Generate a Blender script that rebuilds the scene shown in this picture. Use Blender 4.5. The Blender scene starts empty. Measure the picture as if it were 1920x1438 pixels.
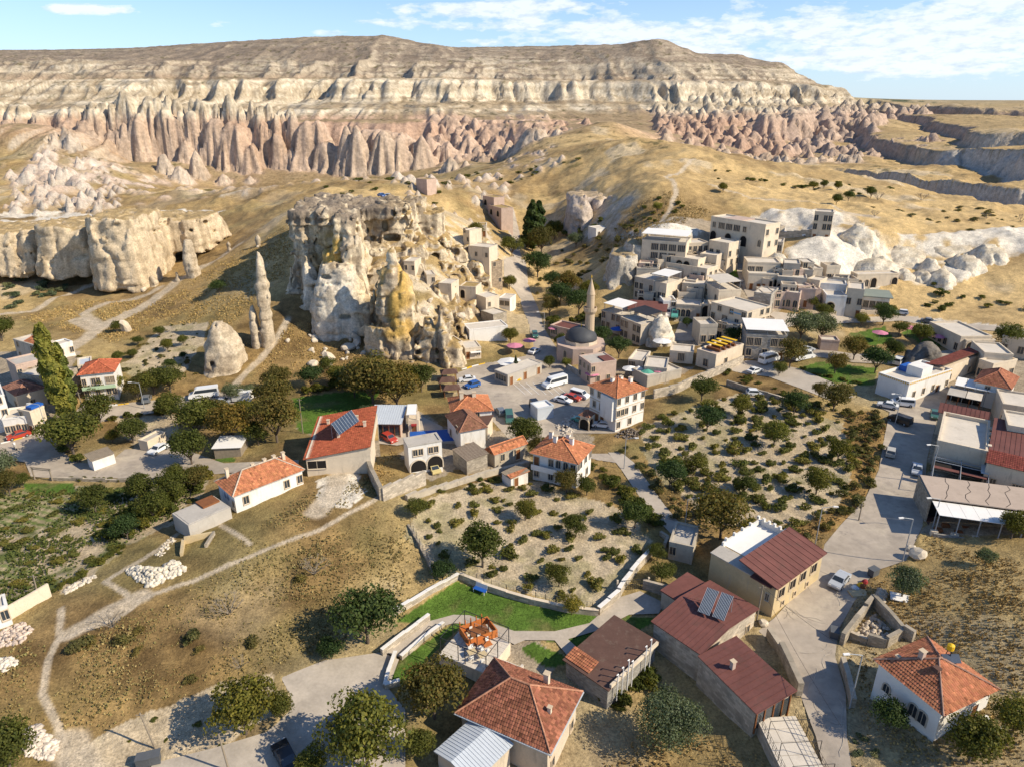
import bpy, bmesh, math, random
import numpy as np
from mathutils import Vector, Matrix

SC = bpy.context.scene
COL = SC.collection
R = math.radians

# ------------------------------------------------------------------ camera
CAMZ = 66.0
PITCH = R(22.2)
FPX = 1297.0
cam_d = bpy.data.cameras.new('camera')
cam = bpy.data.objects.new('camera', cam_d)
COL.objects.link(cam)
cam.location = (0, 0, CAMZ)
cam.rotation_euler = (math.pi / 2 - PITCH, 0, 0)
cam_d.sensor_width = 36.0
cam_d.lens = 36.0 * FPX / 1920.0
cam_d.clip_start = 1.0
cam_d.clip_end = 90000.0
SC.camera = cam

# ------------------------------------------------------------------ sky, sun, exposure
SUN_EL, SUN_AZ = R(37.0), R(108.0)          # azimuth clockwise from +Y
world = bpy.data.worlds.new('World')
SC.world = world
world.use_nodes = True
wt = world.node_tree
for n in list(wt.nodes):
    wt.nodes.remove(n)

class NT:
    """small node-tree writer"""
    def __init__(self, tree):
        self.t = tree

    def n(self, kind, **kw):
        nd = self.t.nodes.new(kind)
        for k, v in kw.items():
            setattr(nd, k, v)
        return nd

    def put(self, sock, v):
        if v is None:
            return
        if hasattr(v, 'is_linked'):
            self.t.links.new(v, sock)
        else:
            if isinstance(v, (tuple, list)) and len(v) == 3 and sock.type == 'RGBA':
                v = (*v, 1)
            sock.default_value = v

    def math(self, op, a, b=None, c=None, clamp=False):
        nd = self.n('ShaderNodeMath', operation=op)
        nd.use_clamp = clamp
        self.put(nd.inputs[0], a)
        self.put(nd.inputs[1], b)
        self.put(nd.inputs[2], c)
        return nd.outputs[0]

    def noise(self, vec, scale, detail=4, rough=0.55, dist=0.0, dim='3D'):
        nd = self.n('ShaderNodeTexNoise', noise_dimensions=dim)
        self.put(nd.inputs['Vector'], vec)
        nd.inputs['Scale'].default_value = scale
        nd.inputs['Detail'].default_value = detail
        nd.inputs['Roughness'].default_value = rough
        nd.inputs['Distortion'].default_value = dist
        return nd.outputs['Fac']

    def ramp(self, fac, stops, interp='LINEAR'):
        nd = self.n('ShaderNodeValToRGB')
        cr = nd.color_ramp
        cr.interpolation = interp
        while len(cr.elements) < len(stops):
            cr.elements.new(0.5)
        for e, (p, c) in zip(cr.elements, stops):
            e.position = p
            if not isinstance(c, (tuple, list)):
                c = (c, c, c)
            e.color = (*c[:3], 1)
        self.put(nd.inputs['Fac'], fac)
        return nd.outputs['Color']

    def mix(self, fac, a, b, mode='MIX'):
        nd = self.n('ShaderNodeMix', data_type='RGBA', blend_type=mode)
        self.put(nd.inputs[0], fac)
        self.put(nd.inputs[6], a)
        self.put(nd.inputs[7], b)
        return nd.outputs[2]

    def mapping(self, vec, scale=(1, 1, 1), rot=(0, 0, 0), loc=(0, 0, 0)):
        nd = self.n('ShaderNodeMapping')
        self.put(nd.inputs['Vector'], vec)
        nd.inputs['Scale'].default_value = scale
        nd.inputs['Rotation'].default_value = rot
        nd.inputs['Location'].default_value = loc
        return nd.outputs[0]

W = NT(wt)
sky = W.n('ShaderNodeTexSky', sky_type='NISHITA')
sky.sun_disc = False
sky.sun_elevation = SUN_EL
sky.sun_rotation = SUN_AZ
sky.altitude = 1000.0
sky.air_density = 1.0
sky.dust_density = 0.25
sky.ozone_density = 2.6
tc = W.n('ShaderNodeTexCoord')
sep = W.n('ShaderNodeSeparateXYZ')
wt.links.new(tc.outputs['Generated'], sep.inputs[0])
dx, dy, dz = sep.outputs
hyp = W.math('SQRT', W.math('ADD', W.math('MULTIPLY', dx, dx), W.math('MULTIPLY', dy, dy)))
az = W.math('ARCTAN2', dx, dy)
el = W.math('ARCTAN2', dz, hyp)
comb = W.n('ShaderNodeCombineXYZ')
wt.links.new(W.math('MULTIPLY', az, 12.5), comb.inputs[0])
wt.links.new(W.math('MULTIPLY', el, 38.0), comb.inputs[1])
n1 = W.noise(comb.outputs[0], 1.0, 7, 0.55, 0.3)
n2 = W.noise(comb.outputs[0], 3.2, 6, 0.6, 0.0)
cl = W.math('ADD', W.math('MULTIPLY', n1, 0.62), W.math('MULTIPLY', n2, 0.38))

def bank(px, py, wx, wy, amp):
    X = (px - 960) / FPX
    Y = (py - 719) / FPX
    up = -(math.sin(PITCH) + Y * math.cos(PITCH))
    fw = math.cos(PITCH) - Y * math.sin(PITCH)
    a0 = math.atan2(X, fw)
    e0 = math.atan2(up, math.hypot(X, fw))
    da = W.math('DIVIDE', W.math('SUBTRACT', az, a0), wx / FPX / 1.1)
    de = W.math('DIVIDE', W.math('SUBTRACT', el, e0), wy / FPX / 1.1)
    q = W.math('ADD', W.math('MULTIPLY', da, da), W.math('MULTIPLY', de, de))
    g = W.math('EXPONENT', W.math('MULTIPLY', q, -1.0))
    return W.math('MULTIPLY', g, amp)

banks = None
for b in [(1500, 58, 400, 42, .27), (1880, 75, 240, 50, .22), (1150, 60, 140, 22, .27), (1600, 115, 210, 18, .22),
          (1760, 128, 140, 14, .2), (860, 18, 150, 14, .30), (1010, 10, 110, 12, .28), (180, 18, 70, 9, .38),
          (128, 22, 40, 6, .2), (620, 62, 60, 7, .22), (700, 42, 50, 7, .22), (985, 40, 34, 12, .30), (920, 80, 60, 8, .2),
          (1290, 98, 60, 8, .25), (1860, 5, 80, 12, .34), (870, 50, 120, 8, .2)]:
    g = bank(*b)
    banks = g if banks is None else W.math('ADD', banks, g)
field = W.math('ADD', cl, W.math('SUBTRACT', W.math('MINIMUM', banks, 0.42), 0.0))
cov = W.ramp(field, [(0.64, 0.0), (0.70, 0.5), (0.80, 0.95)], 'EASE')
covd = W.math('MULTIPLY', cov, 0.85)
tone = W.ramp(W.math('ADD', n2, W.math('MULTIPLY', banks, 0.25)), [(0.40, (5.0, 5.4, 6.0)), (0.62, (7.4, 7.2, 6.9))])
low = W.ramp(W.math('MULTIPLY', el, 3.2), [(0.0, .62), (.25, .34), (.6, .0)])
clear = W.mix(low, sky.outputs[0], (4.0, 5.1, 5.9))
skycol = W.mix(covd, clear, tone)
skycol = W.mix(1.0, skycol, (.88, .95, 1.08), 'MULTIPLY')
bg = W.n('ShaderNodeBackground')
bg.inputs['Strength'].default_value = 0.125
wt.links.new(skycol, bg.inputs['Color'])
wo = W.n('ShaderNodeOutputWorld')
wt.links.new(bg.outputs[0], wo.inputs['Surface'])

sun_d = bpy.data.lights.new('sun', 'SUN')
sun_d.energy = 4.9
sun_d.angle = R(0.5)
sun_d.color = (1.0, 0.895, 0.72)
sun = bpy.data.objects.new('sun', sun_d)
COL.objects.link(sun)
_sd = Vector((math.sin(SUN_AZ) * math.cos(SUN_EL), math.cos(SUN_AZ) * math.cos(SUN_EL), math.sin(SUN_EL)))
sun.rotation_euler = _sd.to_track_quat('Z', 'Y').to_euler()

SC.view_settings.view_transform = 'Standard'
SC.view_settings.look = 'None'
SC.view_settings.gamma = 1.0
SC.view_settings.exposure = 0.36
SC.view_settings.use_curve_mapping = False
SC.cycles.max_bounces = 5
SC.cycles.diffuse_bounces = 2
SC.cycles.transparent_max_bounces = 8
# ------------------------------------------------------------------ noise
_rs = np.random.RandomState(7)
_T2 = _rs.rand(256, 256).astype(np.float32)
_T3 = _rs.rand(64, 64, 64).astype(np.float32)

def vnoise(x, y):
    xi = np.floor(x).astype(np.int64); yi = np.floor(y).astype(np.int64)
    fx = (x - xi).astype(np.float32); fy = (y - yi).astype(np.float32)
    fx = fx * fx * fx * (fx * (fx * 6 - 15) + 10); fy = fy * fy * fy * (fy * (fy * 6 - 15) + 10)
    x0 = xi & 255; x1 = (xi + 1) & 255; y0 = yi & 255; y1 = (yi + 1) & 255
    a = _T2[x0, y0]; b = _T2[x1, y0]; c = _T2[x0, y1]; d = _T2[x1, y1]
    return (a + (b - a) * fx) * (1 - fy) + (c + (d - c) * fx) * fy

def fbm(x, y, oct=4, gain=0.5, lac=2.03):
    s = 0.0; a = 1.0; t = 0.0
    for i in range(oct):
        s = s + a * vnoise(x + 17.3 * i, y - 9.1 * i)
        t += a; a *= gain
        x = x * lac; y = y * lac
    return s / t            # 0..1

def ridged(x, y, oct=3, gain=0.5):
    s = 0.0; a = 1.0; t = 0.0
    for i in range(oct):
        s = s + a * (1 - np.abs(2 * vnoise(x + 31.7 * i, y + 11.9 * i) - 1))
        t += a; a *= gain
        x = x * 2.1; y = y * 2.1
    return s / t

def vnoise3(x, y, z):
    xi = np.floor(x).astype(np.int64); yi = np.floor(y).astype(np.int64); zi = np.floor(z).astype(np.int64)
    fx = (x - xi).astype(np.float32); fy = (y - yi).astype(np.float32); fz = (z - zi).astype(np.float32)
    fx = fx * fx * (3 - 2 * fx); fy = fy * fy * (3 - 2 * fy); fz = fz * fz * (3 - 2 * fz)
    x0 = xi & 63; x1 = (xi + 1) & 63; y0 = yi & 63; y1 = (yi + 1) & 63; z0 = zi & 63; z1 = (zi + 1) & 63
    def l(a, b, t): return a + (b - a) * t
    return l(l(l(_T3[x0, y0, z0], _T3[x1, y0, z0], fx), l(_T3[x0, y1, z0], _T3[x1, y1, z0], fx), fy),
             l(l(_T3[x0, y0, z1], _T3[x1, y0, z1], fx), l(_T3[x0, y1, z1], _T3[x1, y1, z1], fx), fy), fz)

def fbm3(x, y, z, oct=3, gain=0.5):
    s = 0.0; a = 1.0; t = 0.0
    for i in range(oct):
        s = s + a * vnoise3(x + 13.1 * i, y + 7.7 * i, z - 5.3 * i)
        t += a; a *= gain
        x = x * 2.07; y = y * 2.07; z = z * 2.07
    return s / t

def sstep(a, b, x):
    t = np.clip((x - a) / (b - a), 0, 1)
    return t * t * (3 - 2 * t)

# ------------------------------------------------------------------ photograph geometry -> world
def ray(px, py):
    X = (px - 960.0) / FPX; Y = (py - 719.0) / FPX
    return X, math.cos(PITCH) - Y * math.sin(PITCH), -(math.sin(PITCH) + Y * math.cos(PITCH))

def at_z(px, py, z):
    X, f, u = ray(px, py)
    t = (z - CAMZ) / u
    return (X * t, f * t, z)

def at_d(px, py, d):
    X, f, u = ray(px, py)
    t = d / f
    return (X * t, d, CAMZ + u * t)

SURV = [(-200, 1500, 1), (0, 1438, 1.5), (300, 1438, 0), (700, 1438, 0), (1000, 1438, -3), (1300, 1438, -3), (1560, 1438, 0), (1800, 1438, 1.5), (2100, 1400, 4),
        (1920, 1300, 4), (1250, 1330, -3), (1120, 1330, -2.5), (900, 1300, -1.5), (1480, 1250, 0), (1590, 1300, 0), (640, 1300, 0), (560, 1400, 0),
        (600, 1200, .5), (300, 1200, 2.5), (100, 1150, 3), (100, 1300, 2), (-100, 1200, 3), (450, 1030, 4.2), (600, 990, 4), (700, 940, 3.8), (640, 890, 4.2), (560, 930, 4.2),
        (780, 1000, 1.2), (790, 1080, 0), (900, 950, .8), (1100, 1000, 0), (1150, 1100, -.5), (850, 1120, -.8), (1000, 1150, -.8), (700, 1150, 0),
        (1300, 1100, -.5), (1240, 1020, 0), (350, 980, 2.5), (400, 940, 2.5),
        (100, 1000, 1), (200, 900, 0), (30, 1080, 1.5), (300, 870, 0), (200, 850, 0), (-150, 900, 0),
        (60, 830, 0), (30, 740, 2.5), (120, 690, 4), (0, 680, 4), (-150, 700, 3), (200, 760, 0), (400, 760, 0), (560, 780, 0), (650, 790, 0), (600, 700, 1.5), (800, 700, 0.5),
        (900, 740, 0), (1000, 700, 0), (1100, 740, 0), (950, 840, 0), (1060, 850, 0), (1000, 900, .3), (750, 800, .5), (800, 860, 1),
        (1250, 800, 1), (1400, 760, 1.5), (1400, 900, 1), (1550, 850, 1), (1300, 950, .7), (1200, 900, .4), (1500, 980, .8),
        (1600, 1000, .5), (1570, 1100, 0), (1690, 850, 1), (1740, 770, 2), (1800, 700, 3), (1900, 650, 4), (2050, 700, 4), (1850, 900, 1.5),
        (1800, 1100, 3), (1900, 1050, 3.5), (1750, 1250, 1.5), (1650, 1150, .5), (1900, 1180, 4.5),
        (1450, 700, 2), (1550, 680, 3), (1600, 620, 4), (1750, 610, 5), (1900, 620, 6), (1850, 560, 9), (1700, 540, 10), (2050, 560, 10),
        (1300, 690, 2), (1200, 720, 1), (1120, 680, 1), (1150, 620, 2), (1050, 600, 2), (990, 600, 2), (1060, 540, 5), (980, 540, 3), (965, 480, 5), (968, 420, 10),
        (1200, 600, 4), (1250, 560, 7), (1210, 520, 12), (1300, 560, 8), (1400, 560, 9), (1400, 500, 14), (1300, 480, 17), (1400, 430, 22), (1500, 430, 23),
        (1550, 480, 18), (1600, 540, 10), (1250, 430, 24), (1180, 460, 20), (1560, 400, 26), (1650, 440, 22), (1750, 440, 21), (1850, 430, 22), (1700, 500, 13), (1800, 490, 15), (2000, 450, 21),
        (1130, 500, 9), (1090, 480, 8), (1140, 440, 16), (1060, 430, 10),
        (1300, 380, 28), (1220, 350, 33), (1300, 331, 33), (1400, 335, 31), (1550, 370, 28), (1600, 352, 27), (1700, 390, 24), (1850, 400, 23), (2000, 400, 22), (1150, 232, 50), (1188, 262, 44), (1208, 295, 38.5), (1225, 325, 35), (1500, 343, 29), (1050, 290, 34), (1100, 360, 24), (1060, 370, 18), (1000, 370, 17), (920, 380, 20),
        (550, 600, 8), (480, 650, 4), (420, 700, 1.5), (300, 620, 4), (200, 600, 4), (100, 580, 4), (-100, 560, 4), (300, 540, 7), (400, 480, 13), (450, 450, 17), (540, 400, 24),
        (0, 520, 5.5), (100, 510, 6), (200, 515, 6.5),
        (600, 640, 3.5), (760, 690, 1), (700, 640, 4), (850, 660, 1.5), (800, 640, 4), (640, 600, 7),
        (600, 372, 31), (680, 366, 31), (800, 430, 25), (850, 520, 13), (800, 560, 12), (900, 600, 4), (890, 470, 18), (780, 480, 20), (930, 560, 4), (900, 430, 20), (720, 560, 13),
        (700, 340, 27), (500, 350, 24), (800, 340, 25), (420, 382, 20), (300, 390, 17), (200, 396, 15), (0, 404, 14.5), (-200, 404, 14.5), (330, 360, 19)]
SURVD = [(-250, 330, 470), (0, 335, 465), (100, 370, 400), (200, 350, 450), (150, 290, 530), (250, 340, 500), (400, 345, 560), (600, 325, 580), (800, 310, 590), (900, 290, 600), (1000, 262, 640),
         (-250, 225, 680), (0, 222, 680), (200, 222, 680), (400, 222, 680), (600, 224, 680), (800, 215, 700), (950, 205, 740),
         (-250, 190, 800), (0, 190, 800), (200, 188, 800), (400, 185, 800), (600, 185, 820), (800, 186, 830), (1000, 200, 850), (1080, 205, 880),
         (-250, 140, 900), (0, 140, 900), (200, 140, 900), (400, 136, 900), (600, 136, 910), (800, 146, 920), (1000, 146, 960), (1100, 146, 980), (1200, 150, 930),
         (-250, 108, 1080), (0, 107, 1080), (200, 102, 1080), (490, 78, 1100), (560, 73, 1110), (700, 68, 1130), (740, 69, 1130), (790, 86, 1160), (900, 89, 1200), (1000, 88, 1230), (1100, 86, 1200), (1180, 83, 1150), (1250, 78, 1090), (1290, 97, 1110), (1320, 106, 1180), (1390, 104, 1200),
         (1420, 118, 1190), (1470, 119, 1180), (1500, 150, 1170), (1545, 178, 1160), (1600, 181, 1300),
         (1250, 198, 860), (1350, 200, 880), (1450, 196, 950), (1350, 150, 1000), (1250, 120, 1010), (1440, 150, 1060),
         (1250, 235, 700), (1400, 225, 800), (1550, 215, 850), (1270, 300, 540), (1350, 303, 550), (1400, 285, 620), (1500, 275, 680), (1500, 312, 500), (1580, 305, 520), (1640, 318, 450),
         (1650, 200, 1150), (1700, 190, 1700), (1800, 190, 1700), (1920, 190, 1700), (2200, 190, 1700), (1700, 203, 1050), (1900, 203, 1050), (2200, 203, 1050), (1667, 210, 1000), (1740, 217, 840), (1873, 248, 545), (1930, 252, 520), (2200, 262, 470), (1900, 225, 760), (2200, 225, 740),
         (1647, 253, 657), (1800, 270, 517), (1919, 287, 428), (2200, 312, 360), (1850, 258, 540), (1680, 317, 414), (1766, 337, 380), (1919, 350, 343), (2200, 375, 300), (1850, 325, 420),
         ]
_ctrl = [at_z(*s) for s in SURV] + [at_d(*s) for s in SURVD]
_ctrl += [(-1200, 1500, 150), (-400, 1500, 150), (200, 1600, 140), (700, 1500, 70), (1300, 1500, 60), (-2500, 2600, 90), (0, 2600, 80), (2500, 2600, 58), (-30, 25, 0), (30, 25, 0), (0, 25, 0),
          (-900, 8000, 40), (6000, 8000, 40), (-6000, 8000, 40), (0, 30000, -20), (22000, 30000, -20), (-22000, 30000, -20), (4000, 4000, 55), (1200, 4000, 58)]
_ctrl = np.array(_ctrl, float)

def _uv(x, y):
    return np.stack([1.35 * x / (y + 12.0), np.log(np.maximum(y, 20.0) + 12.0) * 1.25], -1)

_cu = _uv(_ctrl[:, 0], _ctrl[:, 1])
_n = len(_cu)

def _k(d2):
    return d2 * np.log(d2 + 1e-9) * 0.5

_K = _k(((_cu[:, None] - _cu[None]) ** 2).sum(-1)) + np.eye(_n) * 2e-4
_P = np.concatenate([np.ones((_n, 1)), _cu], 1)
_A = np.zeros((_n + 3, _n + 3)); _A[:_n, :_n] = _K; _A[:_n, _n:] = _P; _A[_n:, :_n] = _P.T
_w = np.linalg.solve(_A, np.concatenate([_ctrl[:, 2], np.zeros(3)]))

def h_tps(x, y):
    x = np.asarray(x, float); y = np.asarray(y, float)
    sh = x.shape
    q = _uv(x.ravel(), y.ravel())
    out = np.empty(len(q))
    for i in range(0, len(q), 40000):
        p = q[i:i + 40000].astype(np.float32)
        d2 = ((p[:, None, 0] - _cu[None, :, 0].astype(np.float32)) ** 2 + (p[:, None, 1] - _cu[None, :, 1].astype(np.float32)) ** 2)
        out[i:i + 40000] = _k(d2) @ _w[:_n].astype(np.float32) + _w[_n] + p @ _w[_n + 1:]
    return out.reshape(sh)

def h_near(x, y):
    """ground height close to the village (also used to set things down)"""
    return h_tps(x, y)

def H1(x, y):
    return float(h_near(np.array([x]), np.array([y]))[0])

def ground(px, py):
    """where a sight line through this photo point meets the ground"""
    X, f, u = ray(px, py)
    ts = np.concatenate([np.linspace(45, 460, 420)])
    z = CAMZ + u * ts
    h = h_near(X * ts, f * ts)
    below = np.nonzero(z < h)[0]
    i = below[0] if len(below) else len(ts) - 1
    i = max(i, 1)
    a0 = z[i - 1] - h[i - 1]; a1 = z[i] - h[i]
    k = a0 / (a0 - a1) if a0 != a1 else 0
    t = ts[i - 1] + (ts[i] - ts[i - 1]) * min(max(k, 0), 1)
    return Vector((X * t, f * t, H1(X * t, f * t)))

def ground_off(px, py, h):
    """where a sight line to a point h above the ground stands"""
    X, f, u = ray(px, py)
    ts = np.linspace(45, 460, 830)
    d = CAMZ + u * ts - h - h_near(X * ts, f * ts)
    below = np.nonzero(d < 0)[0]
    i = max(below[0] if len(below) else len(ts) - 1, 1)
    k = d[i - 1] / (d[i - 1] - d[i])
    t = ts[i - 1] + (ts[i] - ts[i - 1]) * min(max(k, 0), 1)
    return Vector((X * t, f * t, H1(X * t, f * t)))

def gz(px, py):
    return ground(px, py).z

def poly_px(pts):
    return np.array([ground(*p)[:] for p in pts])

def in_poly(x, y, poly):
    inside = np.zeros(x.shape, bool)
    px, py = poly[:, 0], poly[:, 1]
    j = len(px) - 1
    for i in range(len(px)):
        c = ((py[i] > y) != (py[j] > y)) & (x < (px[j] - px[i]) * (y - py[i]) / (py[j] - py[i] + 1e-12) + px[i])
        inside ^= c
        j = i
    return inside

def seg_dist(x, y, line):
    d = np.full(x.shape, 1e9)
    for i in range(len(line) - 1):
        ax, ay = line[i][:2]; bx, by = line[i + 1][:2]
        vx, vy = bx - ax, by - ay
        t = np.clip(((x - ax) * vx + (y - ay) * vy) / (vx * vx + vy * vy + 1e-9), 0, 1)
        d = np.minimum(d, np.hypot(x - ax - t * vx, y - ay - t * vy))
    return d
# ------------------------------------------------------------------ object helpers
def tag(o, label=None, cat=None, group=None, kind=None):
    if label: o['label'] = label
    if cat: o['category'] = cat
    if group: o['group'] = group
    if kind: o['kind'] = kind
    return o

def link(name, me, mat=None, parent=None, loc=None):
    o = bpy.data.objects.new(name, me)
    COL.objects.link(o)
    if mat is not None and not me.materials:
        me.materials.append(mat)
    if parent is not None:
        o.parent = parent
    if loc is not None:
        o.location = loc
    return o

def mesh_np(name, verts, faces, cols=None, smooth=False):
    """verts (n,3); faces (m,3|4) int array; cols (n,3) -> colour attribute 'tint'"""
    verts = np.asarray(verts, np.float32); faces = np.asarray(faces, np.int32)
    k = faces.shape[1]
    me = bpy.data.meshes.new(name)
    me.vertices.add(len(verts)); me.vertices.foreach_set('co', verts.ravel())
    me.loops.add(faces.size); me.loops.foreach_set('vertex_index', faces.ravel())
    me.polygons.add(len(faces))
    me.polygons.foreach_set('loop_start', np.arange(0, faces.size, k, dtype=np.int32))
    me.polygons.foreach_set('loop_total', np.full(len(faces), k, np.int32))
    if smooth:
        me.polygons.foreach_set('use_smooth', np.ones(len(faces), bool))
    me.update(calc_edges=True)
    if cols is not None:
        at = me.attributes.new('tint', 'FLOAT_COLOR', 'POINT')
        c4 = np.ones((len(verts), 4), np.float32); c4[:, :3] = cols
        at.data.foreach_set('color', c4.ravel())
    return me

# ------------------------------------------------------------------ materials
_mats = {}

def newmat(name):
    m = bpy.data.materials.new(name); m.use_nodes = True
    nt = m.node_tree
    for n in list(nt.nodes):
        nt.nodes.remove(n)
    T = NT(nt)
    out = T.n('ShaderNodeOutputMaterial'); b = T.n('ShaderNodeBsdfPrincipled')
    nt.links.new(b.outputs[0], out.inputs['Surface'])
    b.inputs['Specular IOR Level'].default_value = 0.25
    return m, T, b

def bump(T, b, h, strength, dist):
    nd = T.n('ShaderNodeBump')
    nd.inputs['Strength'].default_value = strength
    nd.inputs['Distance'].default_value = dist
    T.put(nd.inputs['Height'], h)
    T.t.links.new(nd.outputs[0], b.inputs['Normal'])

def coords(T, kind='Object'):
    return T.n('ShaderNodeTexCoord').outputs[kind]

def mat_plain(name, col, rough=0.8, var=0.25, scale=0.6, bumpd=0.0, bscale=8.0, metal=0.0, spec=0.25, stain=None):
    """base colour with weathering at two sizes"""
    if name in _mats: return _mats[name]
    m, T, b = newmat(name)
    co = coords(T)
    f = T.noise(co, scale, 6, 0.65)
    f2 = T.noise(co, scale * 9, 4, 0.6)
    k = T.math('ADD', T.math('MULTIPLY', f, .7), T.math('MULTIPLY', f2, .3))
    lo = tuple(c * (1 - var) for c in col); hi = tuple(min(1, c * (1 + var * .8)) for c in col)
    c = T.ramp(k, [(0.3, lo), (0.7, hi)])
    if stain:
        s = T.noise(T.mapping(co, (1.2, 1.2, .25)), scale * 1.7, 5, .7)
        c = T.mix(T.ramp(s, [(0.55, 0.0), (0.72, 0.8)]), c, stain)
    T.put(b.inputs['Base Color'], c)
    b.inputs['Roughness'].default_value = rough
    b.inputs['Metallic'].default_value = metal
    b.inputs['Specular IOR Level'].default_value = spec
    if bumpd:
        bump(T, b, T.noise(co, bscale, 5, .6), 0.6, bumpd)
    _mats[name] = m
    return m

def mat_tint(name, rough=0.9, detail=((0.35, .45), (2.6, .35)), bumpd=0.25, bscale=1.5):
    """colour from the mesh attribute, broken up by fine noise"""
    if name in _mats: return _mats[name]
    m, T, b = newmat(name)
    at = T.n('ShaderNodeAttribute', attribute_name='tint')
    co = coords(T)
    c = at.outputs['Color']
    for sc_, am in detail:
        f = T.noise(co, sc_, 6, 0.68)
        c = T.mix(1.0, c, T.ramp(f, [(0.28, 1 - am), (0.72, 1 + am * .8)]), 'MULTIPLY')
    T.put(b.inputs['Base Color'], c)
    b.inputs['Roughness'].default_value = rough
    b.inputs['Specular IOR Level'].default_value = 0.1
    if bumpd:
        bump(T, b, T.noise(co, bscale, 7, .7), 0.7, bumpd)
    _mats[name] = m
    return m

# ------------------------------------------------------------------ roads and paved areas (outlines surveyed from the photograph)
PAVED = {
    'road': [(1545, 1445), (1530, 1380), (1500, 1300), (1470, 1230), (1422, 1182), (1452, 1158), (1500, 1105), (1540, 1050), (1546, 1020), (1575, 985), (1622, 935), (1648, 880), (1658, 820), (1668, 772), (1640, 760),
             (1700, 752), (1765, 728), (1790, 728), (1756, 790), (1738, 860), (1730, 985), (1700, 1050), (1640, 1070), (1600, 1130), (1572, 1180), (1566, 1230), (1586, 1300), (1588, 1380), (1598, 1445)],
    'forecourt': [(527, 1270), (610, 1237), (715, 1222), (748, 1236), (728, 1290), (760, 1330), (760, 1438), (640, 1470), (270, 1475), (286, 1430), (400, 1402), (500, 1372), (546, 1330), (545, 1305)],
    'parking_lot': [(-30, 862), (-30, 838), (85, 806), (150, 792), (140, 775), (152, 757), (240, 755), (310, 748), (380, 738), (450, 732), (490, 742), (440, 757), (330, 768), (240, 780), (170, 795), (110, 812), (104, 835), (142, 866), (200, 872), (235, 842), (335, 836), (420, 868), (560, 862), (560, 876), (330, 893), (100, 896), (58, 893), (47, 866), (20, 862)],
    'car_park': [(855, 700), (900, 683), (985, 668), (1000, 650), (992, 610), (975, 560), (966, 545), (945, 525), (945, 487), (984, 487), (990, 530), (1008, 575), (1020, 615), (1045, 655), (1062, 690), (1100, 712), (1112, 745), (1092, 768), (1120, 785), (1165, 802), (1160, 812), (1075, 812), (1075, 850), (1140, 850), (1160, 868), (1120, 862), (1010, 830), (960, 830), (920, 785), (890, 745), (860, 735)],
    'lane': [(1140, 848), (1165, 880), (1215, 955), (1262, 1005), (1292, 1003), (1245, 945), (1190, 868), (1165, 848)],
    'street': [(1345, 690), (1400, 676), (1440, 678), (1500, 692), (1590, 730), (1600, 745), (1560, 752), (1500, 728), (1440, 706), (1400, 702)],
    'hotel_lane': [(1372, 452), (1398, 450), (1400, 490), (1412, 530), (1432, 560), (1405, 566), (1388, 530), (1380, 500)],
    'avenue': [(1420, 610), (1450, 585), (1500, 590), (1560, 592), (1700, 592), (1760, 604), (1940, 622), (1940, 632), (1760, 614), (1690, 602), (1600, 606), (1500, 608), (1450, 622)],
    'back_street': [(1520, 652), (1600, 664), (1700, 668), (1790, 655), (1790, 664), (1700, 684), (1600, 680), (1520, 668)],
    'garden_path': [(716, 1222), (790, 1168), (850, 1152), (880, 1153), (965, 1183), (1040, 1183), (1105, 1168), (1160, 1120), (1200, 1108), (1245, 1130), (1235, 1150), (1180, 1152), (1120, 1182), (1065, 1198), (1110, 1240), (1090, 1262), (1040, 1200), (985, 1200), (965, 1208), (885, 1170), (850, 1168), (800, 1182), (752, 1232)],
    'yard': [(690, 830), (760, 800), (790, 780), (830, 800), (830, 815), (745, 835)],
    'terrace_path': [(1340, 470), (1370, 470), (1372, 500), (1340, 520), (1300, 640), (1260, 640), (1290, 560)],
    'upper_road': [(958, 440), (953, 392), (962, 390), (974, 432), (978, 484), (964, 484)],
}
PAVED_W = {k: poly_px(v) for k, v in PAVED.items()}
SAND = [[(765, 985), (800, 930), (890, 905), (1000, 900), (1180, 960), (1225, 1010), (1195, 1070), (1130, 1135), (1090, 1140), (960, 1095), (860, 1078), (800, 1060)],
        [(1195, 800), (1330, 752), (1420, 735), (1580, 790), (1625, 830), (1600, 900), (1560, 960), (1450, 1000), (1330, 975), (1230, 890)],
        [(140, 1400), (330, 1315), (500, 1262), (548, 1310), (430, 1395), (300, 1440), (150, 1450)],
        [(210, 785), (330, 778), (335, 832), (250, 845)], [(222, 690), (300, 612), (392, 600), (382, 640), (345, 695), (262, 705)],
        [(0, 1005), (90, 985), (60, 1040), (0, 1050)], [(100, 1100), (230, 1020), (240, 1030), (120, 1110)]]
LAWN = [[(735, 1168), (858, 1088), (1000, 1132), (1125, 1150), (1110, 1172), (1040, 1184), (965, 1184), (880, 1155), (790, 1166)],
        [(735, 1285), (728, 1250), (850, 1168), (872, 1168), (830, 1205), (765, 1280)],
        [(1020, 1198), (1180, 1152), (1240, 1160), (1165, 1195), (1095, 1230)], [(975, 1215), (1000, 1203), (1085, 1238), (1030, 1250)],
        [(545, 748), (640, 735), (715, 730), (690, 775), (640, 790), (600, 812), (562, 812)],
        [(1485, 695), (1530, 680), (1645, 690), (1640, 722), (1560, 718)], [(400, 855), (445, 845), (440, 865), (400, 868)],
        [(1690, 625), (1720, 610), (1850, 640), (1740, 650)], [(1590, 625), (1660, 612), (1680, 640), (1620, 650)], [(40, 905), (140, 905), (140, 925), (60, 930)], [(1352, 508), (1385, 505), (1388, 520), (1360, 522)]]
GARDEN = [[(-40, 940), (60, 915), (300, 905), (372, 885), (400, 900), (320, 990), (230, 1020), (100, 1105), (-40, 1170)]]
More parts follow.
